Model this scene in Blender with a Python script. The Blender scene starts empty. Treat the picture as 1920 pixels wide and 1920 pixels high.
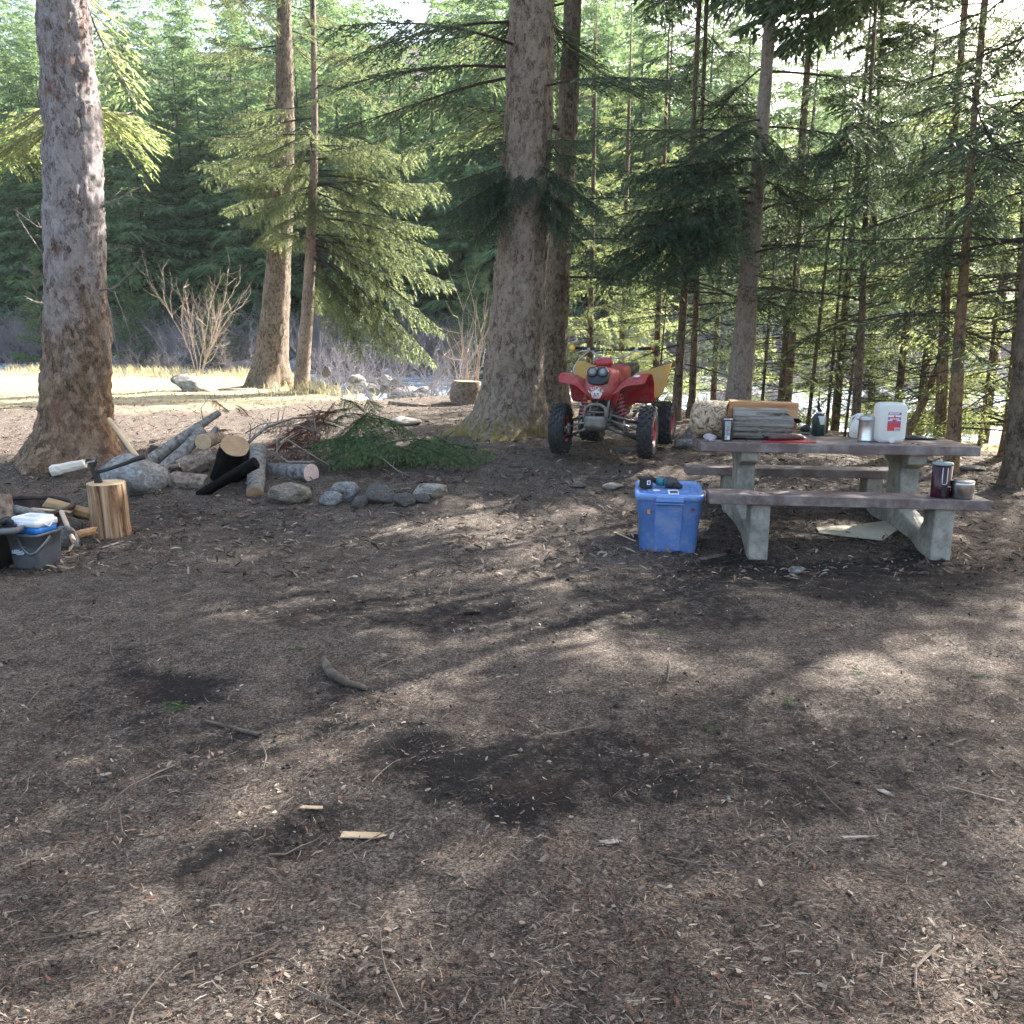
import bpy, math, random
import numpy as np
from mathutils import Vector, Matrix, Euler

# ------------------------------------------------------------------ camera, light, exposure
S = bpy.context.scene
COL = S.collection
CAM_H = 1.55
FPX = 1500.0            # focal length in photograph pixels (1920 wide)
HOR = 630.0             # row of the horizon in the photograph
PITCH = math.atan((960 - HOR) / FPX)
cd = bpy.data.cameras.new('camera')
cam = bpy.data.objects.new('camera', cd)
COL.objects.link(cam)
cd.sensor_width = 36.0
cd.lens = 36.0 * FPX / 1920.0
cd.clip_start = 0.05
cd.clip_end = 1000
cam.location = (0, 0, CAM_H)
cam.rotation_euler = (math.pi / 2 - PITCH, 0, 0)
S.camera = cam

SUN_AZ = math.radians(49)      # clockwise from straight ahead (+Y)
SUN_EL = math.radians(37)
w = bpy.data.worlds.new('World')
S.world = w
w.use_nodes = True
wn = w.node_tree
sky = wn.nodes.new('ShaderNodeTexSky')
sky.sky_type = 'NISHITA'
sky.sun_disc = False
sky.sun_elevation = SUN_EL
sky.sun_rotation = SUN_AZ
sky.air_density = 1.0
sky.dust_density = 3.5
sky.ozone_density = 0.6
bg = wn.nodes['Background']
bg.inputs['Strength'].default_value = 0.11
wb = wn.nodes.new('ShaderNodeMix')          # the camera's white balance for open shade
wb.data_type = 'RGBA'
wb.blend_type = 'MULTIPLY'
wb.inputs[0].default_value = 1.0
wb.inputs[7].default_value = (1.05, 1.0, .93, 1)
wn.links.new(sky.outputs[0], wb.inputs[6])
wn.links.new(wb.outputs[2], bg.inputs['Color'])
sd = bpy.data.lights.new('sun', 'SUN')
sd.energy = 5.0
sd.angle = math.radians(0.45)
sd.color = (1.0, 0.955, 0.89)
sun = bpy.data.objects.new('sun', sd)
COL.objects.link(sun)
sv = Vector((math.sin(SUN_AZ) * math.cos(SUN_EL), math.cos(SUN_AZ) * math.cos(SUN_EL), math.sin(SUN_EL)))
sun.rotation_euler = sv.to_track_quat('Z', 'Y').to_euler()
sun.location = sv * 60

S.view_settings.view_transform = 'Standard'
S.view_settings.look = 'None'
S.view_settings.exposure = 2.42
S.view_settings.gamma = 1.0
S.view_settings.use_curve_mapping = False
S.render.engine = 'CYCLES'
cy = S.cycles
cy.max_bounces = 7
cy.diffuse_bounces = 4
cy.glossy_bounces = 3
cy.transmission_bounces = 5
cy.transparent_max_bounces = 6
cy.caustics_reflective = False
cy.caustics_refractive = False
cy.use_denoising = True

# ------------------------------------------------------------------ small maths
rng = np.random.default_rng(11)
R = random.Random(5)


def smooth(a, b, x):
    t = np.clip((np.asarray(x, float) - a) / (b - a), 0, 1)
    return t * t * (3 - 2 * t)


def _hash(ix, iy, iz, seed):
    h = (ix * 374761393 + iy * 668265263 + iz * 2147483647 + seed * 974634777) & 0xFFFFFFFF
    h = ((h ^ (h >> 13)) * 1274126177) & 0xFFFFFFFF
    h = h ^ (h >> 16)
    return (h & 0xFFFF) / 32767.5 - 1.0


def vnoise(x, y, z=0.0, seed=0):
    x, y, z = np.broadcast_arrays(np.asarray(x, float), np.asarray(y, float), np.asarray(z, float))
    xi, yi, zi = np.floor(x).astype(np.int64), np.floor(y).astype(np.int64), np.floor(z).astype(np.int64)
    fx, fy, fz = x - xi, y - yi, z - zi
    fx, fy, fz = [f * f * f * (f * (f * 6 - 15) + 10) for f in (fx, fy, fz)]
    r = 0
    for dx in (0, 1):
        for dy in (0, 1):
            for dz in (0, 1):
                wgt = (fx if dx else 1 - fx) * (fy if dy else 1 - fy) * (fz if dz else 1 - fz)
                r = r + wgt * _hash(xi + dx, yi + dy, zi + dz, seed)
    return r


def fbm(x, y, z=0.0, octv=4, seed=0, gain=0.5):
    r, a, f = 0, 1.0, 1.0
    for k in range(octv):
        r = r + a * vnoise(np.asarray(x) * f, np.asarray(y) * f, np.asarray(z) * f, seed + k * 17)
        a *= gain
        f *= 2.03
    return r


# near bank and far bank of the creek
BX = [-60, -20, -13, -8, -5.6, -4.2, -2.9, -1, 2, 4, 6.4, 8, 10, 14, 40]
BY = [34, 29, 27.5, 25.5, 21.5, 17.5, 16.0, 17.2, 16.6, 15.0, 12.4, 10.8, 10.0, 9.2, 7]
FX = [-60, -25, -3, 10, 20, 30, 60]
FY = [52, 47, 40, 36, 33, 30, 26]


def near_bank(x):
    return np.interp(x, BX, BY)


def far_bank(x):
    return np.interp(x, FX, FY)


def water_z(x):
    return -0.32 - 0.012 * np.asarray(x, float)


def terrain(x, y):
    x = np.asarray(x, float)
    y = np.asarray(y, float)
    z = 0.26 * smooth(6.2, 8.9, y) * (0.85 + 0.15 * smooth(3.0, -1.0, x)) * (1 - 0.75 * smooth(2.6, 5.0, x)) + 0.10 * smooth(9, 15, y) * smooth(4, -2, x)
    z = z + 0.035 * vnoise(x * .7, y * .7, 0, 3) + 0.016 * vnoise(x * 2.3, y * 2.3, 0, 5) + 0.006 * vnoise(x * 7, y * 7, 0, 8)
    d = y - near_bank(x)
    k = smooth(-0.7, 2.0, d)
    bed = water_z(x) - 0.22 + 0.16 * vnoise(x * .5, y * .5, 0, 21)
    z = z * (1 - k) + bed * k
    d2 = y - far_bank(x)
    rise = smooth(-4, 3, d2) * (1.1 + 0.25 * vnoise(x * .3, y * .3, 0, 31))
    hill = np.clip(d2 - 3, 0, None)
    sl = 0.50 - 0.26 * smooth(8, 26, x)
    z = z + rise + np.where(hill < 90, hill, 90 + (hill - 90) * .2) * sl
    # behind the camera: gentle flat
    return z


_ca, _sa = math.cos(PITCH), math.sin(PITCH)


def ray(px, py):
    cx = (px - 960) / FPX
    cyy = (960 - py) / FPX
    return Vector((cx, _ca + cyy * _sa, -_sa + cyy * _ca))


def at(px, py, Y):
    """the point of the world at forward distance Y that is seen in that pixel of the photograph"""
    v = ray(px, py)
    return Vector((0, 0, CAM_H)) + v * (Y / v.y)


def zp(px, py, z):
    v = ray(px, py)
    return Vector((0, 0, CAM_H)) + v * ((z - CAM_H) / v.z)


def G(px, py):
    """where the line of sight meets the ground"""
    v = ray(px, py)
    Y = 1.2
    while Y < 80:
        p = at(px, py, Y)
        if p.z <= float(terrain(p.x, p.y)):
            break
        Y *= 1.004
    p.z = float(terrain(p.x, p.y))
    return p


def TZ(x, y):
    return float(terrain(x, y))


# ------------------------------------------------------------------ mesh helpers
def mesh_quads(name, v, mats, mi=None, smooth_=False):
    """v: (N,4,3) loose quads"""
    n = len(v)
    me = bpy.data.meshes.new(name)
    me.vertices.add(n * 4)
    me.vertices.foreach_set('co', np.ascontiguousarray(v, dtype=np.float32).ravel())
    me.loops.add(n * 4)
    me.loops.foreach_set('vertex_index', np.arange(n * 4, dtype=np.int32))
    me.polygons.add(n)
    me.polygons.foreach_set('loop_start', np.arange(0, n * 4, 4, dtype=np.int32))
    for m in mats:
        me.materials.append(m)
    if mi is not None:
        me.polygons.foreach_set('material_index', np.asarray(mi, dtype=np.int32))
    me.update(calc_edges=True)
    return me


def mesh_grid(name, P, mat, wrap=False, flip=False):
    """P: (rows, cols, 3)"""
    r, c, _ = P.shape
    me = bpy.data.meshes.new(name)
    i = np.arange(r * c).reshape(r, c)
    if wrap:
        a, b = i[:-1, :], i[1:, :]
        q = np.stack([a, np.roll(a, -1, 1), np.roll(b, -1, 1), b], -1).reshape(-1, 4)
    else:
        q = np.stack([i[:-1, :-1], i[:-1, 1:], i[1:, 1:], i[1:, :-1]], -1).reshape(-1, 4)
    if flip:
        q = q[:, ::-1]
    n = len(q)
    me.vertices.add(r * c)
    me.vertices.foreach_set('co', np.ascontiguousarray(P, dtype=np.float32).ravel())
    me.loops.add(n * 4)
    me.loops.foreach_set('vertex_index', np.ascontiguousarray(q, dtype=np.int32).ravel())
    me.polygons.add(n)
    me.polygons.foreach_set('loop_start', np.arange(0, n * 4, 4, dtype=np.int32))
    me.polygons.foreach_set('use_smooth', np.ones(n, dtype=bool))
    if mat:
        me.materials.append(mat)
    me.update(calc_edges=True)
    return me


class MB:
    """collects shapes and links them as ONE mesh object"""

    def __init__(s):
        s.v, s.f, s.sm = [], [], []

    def add(s, vs, fs, smooth_=False, M=None):
        o = len(s.v)
        for p in vs:
            p = Vector(p)
            s.v.append(tuple(M @ p if M else p))
        for f in fs:
            s.f.append(tuple(i + o for i in f))
            s.sm.append(smooth_)
        return s

    def box(s, cx, cyy, cz, sx, sy, sz, M=None, taper=None):
        x, y, z = sx / 2, sy / 2, sz / 2
        t = taper or (1, 1)
        vs = [(cx - x, cyy - y, cz - z), (cx + x, cyy - y, cz - z), (cx + x, cyy + y, cz - z), (cx - x, cyy + y, cz - z),
              (cx - x * t[0], cyy - y * t[1], cz + z), (cx + x * t[0], cyy - y * t[1], cz + z), (cx + x * t[0], cyy + y * t[1], cz + z), (cx - x * t[0], cyy + y * t[1], cz + z)]
        return s.add(vs, [(0, 3, 2, 1), (4, 5, 6, 7), (0, 1, 5, 4), (1, 2, 6, 5), (2, 3, 7, 6), (3, 0, 4, 7)], False, M)

    def tube(s, pts, rad, n=8, caps=True, M=None, smooth_=True):
        pts = [Vector(p) for p in pts]
        if not hasattr(rad, '__len__'):
            rad = [rad] * len(pts)
        t0 = (pts[1] - pts[0]).normalized()
        ref = Vector((0, 0, 1)) if abs(t0.z) < .9 else Vector((1, 0, 0))
        u = t0.cross(ref).normalized()
        vs, fs = [], []
        for k, p in enumerate(pts):
            t = (pts[min(k + 1, len(pts) - 1)] - pts[max(k - 1, 0)]).normalized()
            u = (u - t * u.dot(t)).normalized()
            b = t.cross(u)
            for j in range(n):
                a = 2 * math.pi * j / n
                vs.append(p + (u * math.cos(a) + b * math.sin(a)) * rad[k])
        for k in range(len(pts) - 1):
            for j in range(n):
                j2 = (j + 1) % n
                fs.append((k * n + j, k * n + j2, (k + 1) * n + j2, (k + 1) * n + j))
        s.add(vs, fs, smooth_, M)
        if caps:
            o = len(s.v) - len(vs)
            s.f.append(tuple(o + j for j in reversed(range(n))))
            s.sm.append(False)
            e = o + (len(pts) - 1) * n
            s.f.append(tuple(e + j for j in range(n)))
            s.sm.append(False)
        return s

    def lathe(s, prof, n=24, M=None, smooth_=True, axis='z', close=True):
        """prof: list of (r, h)"""
        vs, fs = [], []
        for r, h in prof:
            for j in range(n):
                a = 2 * math.pi * j / n
                if axis == 'z':
                    vs.append((r * math.cos(a), r * math.sin(a), h))
                else:
                    vs.append((h, r * math.cos(a), r * math.sin(a)))
        for k in range(len(prof) - 1):
            for j in range(n):
                j2 = (j + 1) % n
                fs.append((k * n + j, k * n + j2, (k + 1) * n + j2, (k + 1) * n + j))
        s.add(vs, fs, smooth_, M)
        o = len(s.v) - len(vs)
        if close:
            if prof[0][0] > 1e-5:
                s.f.append(tuple(o + j for j in reversed(range(n))))
                s.sm.append(False)
            if prof[-1][0] > 1e-5:
                e = o + (len(prof) - 1) * n
                s.f.append(tuple(e + j for j in range(n)))
                s.sm.append(False)
        return s

    def prism(s, poly, d0, d1, M=None, plane='xz'):
        """polygon (a,b) in a plane, extruded along the third axis from d0 to d1"""
        n = len(poly)
        if plane == 'xz':
            mk = lambda a, b, d: (a, d, b)
        elif plane == 'yz':
            mk = lambda a, b, d: (d, a, b)
        else:
            mk = lambda a, b, d: (a, b, d)
        vs = [mk(a, b, d0) for a, b in poly] + [mk(a, b, d1) for a, b in poly]
        fs = [tuple(range(n)), tuple(reversed(range(n, 2 * n)))]
        for j in range(n):
            k = (j + 1) % n
            fs.append((j, j + n, k + n, k))
        return s.add(vs, fs, False, M)

    def grid(s, P, M=None, smooth_=True):
        r, c = len(P), len(P[0])
        vs = [p for row in P for p in row]
        fs = [(i * c + j, i * c + j + 1, (i + 1) * c + j + 1, (i + 1) * c + j) for i in range(r - 1) for j in range(c - 1)]
        return s.add(vs, fs, smooth_, M)

    def build(s, name, mat, parent=None, loc=None, bevel=0, seg=2, solid=0, sub=0):
        me = bpy.data.meshes.new(name)
        me.from_pydata(s.v, [], s.f)
        me.polygons.foreach_set('use_smooth', s.sm)
        if mat:
            me.materials.append(mat)
        me.update()
        import bmesh
        bm = bmesh.new()
        bm.from_mesh(me)
        bmesh.ops.recalc_face_normals(bm, faces=bm.faces)
        bm.to_mesh(me)
        bm.free()
        o = link(name, me, parent, loc)
        if solid:
            m = o.modifiers.new('solid', 'SOLIDIFY')
            m.thickness = solid
            m.offset = 0
        if sub:
            m = o.modifiers.new('sub', 'SUBSURF')
            m.levels = m.render_levels = sub
        if bevel:
            m = o.modifiers.new('bevel', 'BEVEL')
            m.width = bevel
            m.segments = seg
            m.limit_method = 'ANGLE'
            m.angle_limit = math.radians(40)
            m.use_clamp_overlap = True
        return o


def link(name, data, parent=None, loc=None):
    o = bpy.data.objects.new(name, data)
    COL.objects.link(o)
    if parent is not None:
        o.parent = parent
    if loc is not None:
        o.location = loc
    return o


def tag(o, label, cat, group=None, kind=None):
    o['label'] = label
    o['category'] = cat
    if group:
        o['group'] = group
    if kind:
        o['kind'] = kind
    return o


def thing(name, label, cat, loc=(0, 0, 0), rotz=0.0, group=None):
    o = bpy.data.objects.new(name, None)
    COL.objects.link(o)
    o.location = loc
    o.rotation_euler = (0, 0, rotz)
    o.empty_display_size = 0.1
    return tag(o, label, cat, group)


def clone(o, parent=None):
    c = o.copy()
    COL.objects.link(c)
    if parent is not None:
        c.parent = parent
    for ch in list(o.children):
        clone(ch, c)
    return c


# ------------------------------------------------------------------ materials
def new_mat(name):
    m = bpy.data.materials.new(name)
    m.use_nodes = True
    nt = m.node_tree
    return m, nt, nt.nodes['Principled BSDF']


def N(nt, t, **kw):
    n = nt.nodes.new('ShaderNode' + t)
    for k, v in kw.items():
        if k.startswith('_'):
            n.inputs[k[1:].replace('__', ' ')].default_value = v
        else:
            setattr(n, k, v)
    return n


def ramp(nt, stops, src=None):
    r = nt.nodes.new('ShaderNodeValToRGB')
    el = r.color_ramp.elements
    while len(el) < len(stops):
        el.new(0.5)
    for e, (p, c) in zip(el, stops):
        e.position = p
        e.color = (c[0], c[1], c[2], 1)
    if src is not None:
        nt.links.new(src, r.inputs[0])
    return r.outputs[0]


def coords(nt, which='Object', stretch=(1, 1, 1), rnd=False):
    tc = nt.nodes.new('ShaderNodeTexCoord')
    mp = nt.nodes.new('ShaderNodeMapping')
    mp.inputs['Scale'].default_value = stretch
    nt.links.new(tc.outputs[which], mp.inputs['Vector'])
    if rnd:
        oi = nt.nodes.new('ShaderNodeObjectInfo')
        ml = nt.nodes.new('ShaderNodeMath')
        ml.operation = 'MULTIPLY'
        ml.inputs[1].default_value = 37.0
        nt.links.new(oi.outputs['Random'], ml.inputs[0])
        nt.links.new(ml.outputs[0], mp.inputs['Location'])
    return mp.outputs[0]


def noise(nt, vec, scale, detail=6, rough=.6, dist=0.0):
    n = N(nt, 'TexNoise', _Scale=scale, _Detail=detail, _Roughness=rough, _Distortion=dist)
    nt.links.new(vec, n.inputs['Vector'])
    return n.outputs['Fac']


def mixc(nt, fac, a, b, mode='MIX'):
    m = nt.nodes.new('ShaderNodeMix')
    m.data_type = 'RGBA'
    m.blend_type = mode
    if hasattr(fac, 'links') or hasattr(fac, 'is_linked'):
        nt.links.new(fac, m.inputs[0])
    else:
        m.inputs[0].default_value = fac
    for s, i in ((a, 6), (b, 7)):
        if hasattr(s, 'is_linked'):
            nt.links.new(s, m.inputs[i])
        else:
            m.inputs[i].default_value = (s[0], s[1], s[2], 1)
    return m.outputs[2]


def math_(nt, op, a, b=None, c=None):
    m = nt.nodes.new('ShaderNodeMath')
    m.operation = op
    for i, s in enumerate((a, b, c)):
        if s is None:
            continue
        if hasattr(s, 'is_linked'):
            nt.links.new(s, m.inputs[i])
        else:
            m.inputs[i].default_value = s
    return m.outputs[0]


def bump(nt, bs, h, strength=.5, dist=.01):
    b = N(nt, 'Bump', _Strength=strength, _Distance=dist)
    nt.links.new(h, b.inputs['Height'])
    nt.links.new(b.outputs[0], bs.inputs['Normal'])


def speck(name, stops, scale=8, stretch=(1, 1, 1), rough=.8, detail=8, bs_=.4, bd=.01, dirt=None, dscale=3, which='Object', metal=0, rnd=True, nrough=.65, dist=0.0, spec=.5, trans=0):
    """noise coloured surface with relief; dirt = (colour, amount)"""
    m, nt, b = new_mat(name)
    v = coords(nt, which, stretch, rnd)
    n = noise(nt, v, scale, detail, nrough, dist)
    c = ramp(nt, stops, n)
    if dirt:
        v2 = coords(nt, which, (1, 1, 1), rnd)
        n2 = noise(nt, v2, dscale, 6, .7)
        f = ramp(nt, [(.5 - dirt[1] * .25, (0, 0, 0)), (.72 - dirt[1] * .2, (1, 1, 1))], n2)
        c = mixc(nt, f, c, dirt[0])
    nt.links.new(c, b.inputs['Base Color'])
    b.inputs['Roughness'].default_value = rough
    b.inputs['Metallic'].default_value = metal
    b.inputs['Specular IOR Level'].default_value = spec
    if bs_:
        bump(nt, b, n, bs_, bd)
    return m


def plain(name, c, rough=.5, metal=0, var=.18, scale=12, bs_=.12, bd=.002, spec=.5):
    lo = tuple(x * (1 - var) for x in c)
    hi = tuple(min(1, x * (1 + var)) for x in c)
    return speck(name, [(.3, lo), (.7, hi)], scale, rough=rough, metal=metal, bs_=bs_, bd=bd, spec=spec)


def leaf_mat(name, stops, tstops, tf=.5, rough=.6):
    """needles: a diffuse-gloss side mixed with light let through"""
    m, nt, b = new_mat(name)
    geo = nt.nodes.new('ShaderNodeNewGeometry')
    v = coords(nt, 'Object', (1, 1, 1), True)
    n = noise(nt, v, 1.3, 4, .6)
    k = math_(nt, 'ADD', math_(nt, 'MULTIPLY', geo.outputs['Random Per Island'], .55), math_(nt, 'MULTIPLY', n, .5))
    c = ramp(nt, stops, k)
    t = ramp(nt, tstops, k)
    nt.links.new(c, b.inputs['Base Color'])
    b.inputs['Roughness'].default_value = rough
    b.inputs['Specular IOR Level'].default_value = .35
    tr = nt.nodes.new('ShaderNodeBsdfTranslucent')
    nt.links.new(t, tr.inputs['Color'])
    mx = nt.nodes.new('ShaderNodeMixShader')
    mx.inputs[0].default_value = tf
    nt.links.new(b.outputs[0], mx.inputs[1])
    nt.links.new(tr.outputs[0], mx.inputs[2])
    nt.links.new(mx.outputs[0], nt.nodes['Material Output'].inputs['Surface'])
    return m


def bark_mat(name, c_hi, c_mid, c_lo, scale=26, red=None, moss=None, zbrown=None, bs_=.9, bd=.02):
    """spruce bark: ragged flakes, dark cracks, patches, moss near the ground"""
    m, nt, b = new_mat(name)
    v = coords(nt, 'Object', (1, 1, .55))
    nz = N(nt, 'TexNoise', _Scale=scale * .8, _Detail=5.0, _Roughness=.7)
    nt.links.new(v, nz.inputs['Vector'])
    vm = nt.nodes.new('ShaderNodeVectorMath')
    vm.operation = 'MULTIPLY_ADD'
    vm.inputs[1].default_value = (1.6 / scale,) * 3
    nt.links.new(nz.outputs['Color'], vm.inputs[0])
    nt.links.new(v, vm.inputs[2])
    vc = N(nt, 'TexVoronoi', _Scale=scale)
    nt.links.new(vm.outputs[0], vc.inputs['Vector'])
    n1 = noise(nt, v, 4, 8, .72)
    n2 = noise(nt, v, scale * 2.6, 9, .82, .4)
    sep = nt.nodes.new('ShaderNodeSeparateColor')
    nt.links.new(vc.outputs['Color'], sep.inputs[0])
    k = math_(nt, 'ADD', math_(nt, 'ADD', math_(nt, 'MULTIPLY', sep.outputs[0], .14), math_(nt, 'MULTIPLY', n1, .34)), math_(nt, 'MULTIPLY', n2, .64))
    c = ramp(nt, [(.40, tuple(x * .45 for x in c_lo)), (.47, c_lo), (.535, c_mid), (.66, c_hi)], k)
    tc = nt.nodes.new('ShaderNodeTexCoord')
    sx = nt.nodes.new('ShaderNodeSeparateXYZ')
    nt.links.new(tc.outputs['Object'], sx.inputs[0])
    if zbrown:
        zz = math_(nt, 'ADD', math_(nt, 'MULTIPLY', sx.outputs['Z'], .45), math_(nt, 'MULTIPLY', math_(nt, 'SUBTRACT', n1, .5), 1.6))
        f = ramp(nt, [(zbrown[1], (1, 1, 1)), (zbrown[2], (0, 0, 0))], zz)
        cb = ramp(nt, [(.41, tuple(x * .12 for x in zbrown[0])), (.49, tuple(x * .5 for x in zbrown[0])), (.58, zbrown[0]), (.68, tuple(x * 1.5 for x in zbrown[0]))], k)
        c = mixc(nt, f, c, cb)
    if red:
        n3 = noise(nt, coords(nt, 'Object', (1, 1, .5)), 3.2, 6, .75, .6)
        f = ramp(nt, [(red[1], (0, 0, 0)), (red[1] + .07, (1, 1, 1))], n3)
        c = mixc(nt, math_(nt, 'MULTIPLY', f, .8), c, red[0])
    if moss:
        n4 = noise(nt, v, 7, 8, .75)
        zz = math_(nt, 'SUBTRACT', n4, math_(nt, 'MULTIPLY', sx.outputs['Z'], moss[1]))
        f = ramp(nt, [(moss[2], (0, 0, 0)), (moss[2] + .1, (1, 1, 1))], zz)
        c = mixc(nt, math_(nt, 'MULTIPLY', f, .8), c, moss[0])
    nt.links.new(c, b.inputs['Base Color'])
    b.inputs['Roughness'].default_value = .9
    b.inputs['Specular IOR Level'].default_value = .25
    h = math_(nt, 'ADD', math_(nt, 'MULTIPLY', k, 1.4), math_(nt, 'MULTIPLY', n2, .5))
    bump(nt, b, h, bs_, bd)
    return m

# ------------------------------------------------------------------ the ground
def ground_mat():
    m, nt, b = new_mat('forest_floor')
    v = coords(nt, 'Object')
    tc = nt.nodes.new('ShaderNodeTexCoord')
    sx = nt.nodes.new('ShaderNodeSeparateXYZ')
    nt.links.new(tc.outputs['Object'], sx.inputs[0])
    fine = noise(nt, v, 70, 10, .8)
    fib = noise(nt, coords(nt, 'Object', (1, 2.2, 1)), 120, 4, .7)
    k = math_(nt, 'ADD', math_(nt, 'MULTIPLY', fine, .6), math_(nt, 'MULTIPLY', fib, .45))
    k = math_(nt, 'ADD', k, math_(nt, 'MULTIPLY', math_(nt, 'SUBTRACT', noise(nt, v, 9, 6, .8), .5), .22))
    litter = ramp(nt, [(.41, (.009, .008, .0075)), (.49, (.058, .047, .040)), (.56, (.17, .140, .117)), (.66, (.38, .325, .275))], k)
    soil = ramp(nt, [(.35, (.010, .009, .0095)), (.7, (.038, .033, .031))], fine)
    at_ = nt.nodes.new('ShaderNodeAttribute')
    at_.attribute_name = 'soil'  # mask of moist soil and painted shade together
    big = noise(nt, v, 1.7, 7, .7)
    f = ramp(nt, [(.36, (0, 0, 0)), (.78, (1, 1, 1))], math_(nt, 'ADD', math_(nt, 'MULTIPLY', at_.outputs['Fac'], .90), math_(nt, 'ADD', math_(nt, 'MULTIPLY', math_(nt, 'SUBTRACT', big, .5), .8), math_(nt, 'MULTIPLY', math_(nt, 'SUBTRACT', noise(nt, v, 16, 9, .85), .5), 2.2))))
    c = mixc(nt, f, litter, soil)
    red = ramp(nt, [(.55, (0, 0, 0)), (.68, (.8, .8, .8))], noise(nt, v, 3.1, 6, .75))
    c = mixc(nt, math_(nt, 'MULTIPLY', red, .5), c, (.09, .05, .037))
    # dry grass of the bank
    ag = nt.nodes.new('ShaderNodeAttribute')
    ag.attribute_name = 'grass'
    gr = ramp(nt, [(.35, (.13, .115, .06)), (.5, (.34, .295, .18)), (.65, (.55, .48, .33))], k)
    c = mixc(nt, ramp(nt, [(.35, (0, 0, 0)), (.7, (1, 1, 1))], math_(nt, 'MULTIPLY', math_(nt, 'ADD', ag.outputs['Fac'], math_(nt, 'SUBTRACT', big, .5)), .9)), c, gr)
    # creek bed gravel and far slope
    ab = nt.nodes.new('ShaderNodeAttribute')
    ab.attribute_name = 'bed'
    vo = N(nt, 'TexVoronoi', _Scale=5.0)
    nt.links.new(v, vo.inputs['Vector'])
    st = ramp(nt, [(0, (.26, .26, .26)), (.5, (.17, .17, .17)), (.9, (.05, .05, .05))], vo.outputs['Distance'])
    c = mixc(nt, ab.outputs['Fac'], c, st)
    nt.links.new(c, b.inputs['Base Color'])
    b.inputs['Roughness'].default_value = .95
    b.inputs['Specular IOR Level'].default_value = .2
    bump(nt, b, k, .9, .03)
    return m


# patches of moist bare soil with painted shade mixed in: (px, py, half-width px, half-height px, amount)
SOIL_SHADE = [(400, 1262, 130, 40, 1), (300, 1250, 120, 22, .7), (600, 1360, 330, 60, .7), (820, 1430, 260, 80, .9), (520, 1620, 90, 90, .75), (960, 1480, 120, 60, 1),
         (330, 1400, 260, 60, .6), (1250, 1440, 300, 60, .8), (1080, 1300, 160, 60, .5), (1400, 1300, 220, 80, .55), (1600, 1390, 260, 40, .6),
         (1560, 1075, 380, 34, .9), (1420, 1000, 300, 40, .5), (560, 1130, 120, 26, .6), (1000, 1130, 200, 30, .4), (300, 985, 300, 30, .6), (120, 1120, 220, 40, .4), (700, 1030, 300, 40, .35),
         (1840, 1680, 120, 50, .5), (1120, 1380, 260, 55, .8), (1500, 1470, 260, 45, .7), (700, 1300, 120, 40, .6), (180, 1330, 140, 40, .6), (1850, 1070, 100, 60, .4), (230, 1500, 120, 60, .5)]
_soil_shade_w = []
for (px, py, wx, wy, am) in SOIL_SHADE:
    p = zp(px, py, 0.0)
    p2 = zp(px + wx, py, 0.0)
    p3 = zp(px, py - wy, 0.0)
    _soil_shade_w.append((p.x, p.y, abs(p2.x - p.x) + .02, abs(p3.y - p.y) + .02, am))


def soil_shade_f(x, y):
    x = np.asarray(x, float)
    y = np.asarray(y, float)
    wx = x + .30 * vnoise(x * 2, y * 2, 0, 40) + .12 * vnoise(x * 6, y * 6, 0, 42)
    wy = y + .30 * vnoise(x * 2, y * 2, 0, 41) + .12 * vnoise(x * 6, y * 6, 0, 43)
    r = np.zeros_like(x)
    for (cx, cyy, ax, ay, am) in _soil_shade_w:
        q = ((wx - cx) / ax) ** 2 + ((wy - cyy) / ay) ** 2
        r = np.maximum(r, am * smooth(2.0, .1, q))
    r = np.maximum(r, .8 * smooth(.25, .7, vnoise(x * .9, y * .9, 0, 50)) * smooth(9, 5, y))
    return np.clip(r, 0, 1)


def grass_f(x, y):
    d = y - near_bank(x)
    g = smooth(-3.0, -.6, d) * smooth(-2, -4.5, x) * smooth(1.5, .3, d)
    g = np.maximum(g, .75 * smooth(10.5, 15.5, y) * smooth(-2.4, -5, x) * (d < .5))
    g = np.maximum(g, .8 * smooth(4.6, 5.6, x) * smooth(-4, -1.5, d) * smooth(1, 0, d))
    return np.clip(g, 0, 1)


def build_ground():
    ys = [-60, -30, -14, -7, -3.5, -1.5, 0, .8]
    y = 1.3
    while y < 190:
        ys.append(y)
        y += max(.035, y * .0135)
    ys = np.array(ys)
    u = np.linspace(-1, 1, 321)
    u = np.sign(u) * np.abs(u) ** 1.25
    W = 5.0 + 1.25 * np.abs(ys)
    X = u[None, :] * W[:, None]
    Y = np.repeat(ys[:, None], X.shape[1], 1)
    P = np.stack([X, Y, terrain(X, Y)], -1)
    me = mesh_grid('ground', P, ground_mat())
    d = Y - near_bank(X)
    for nm, arr in (('soil', soil_shade_f(X, Y)), ('grass', grass_f(X, Y)), ('bed', smooth(.2, 1.2, d) * smooth(4, 1, Y - far_bank(X)))):
        a = me.attributes.new(nm, 'FLOAT', 'POINT')
        a.data.foreach_set('value', np.ascontiguousarray(arr, dtype=np.float32).ravel())
    o = link('ground', me)
    o['kind'] = 'structure'
    o['label'] = 'brown needle and wood chip covered forest floor rising to the creek bank'
    return o


build_ground()


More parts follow.
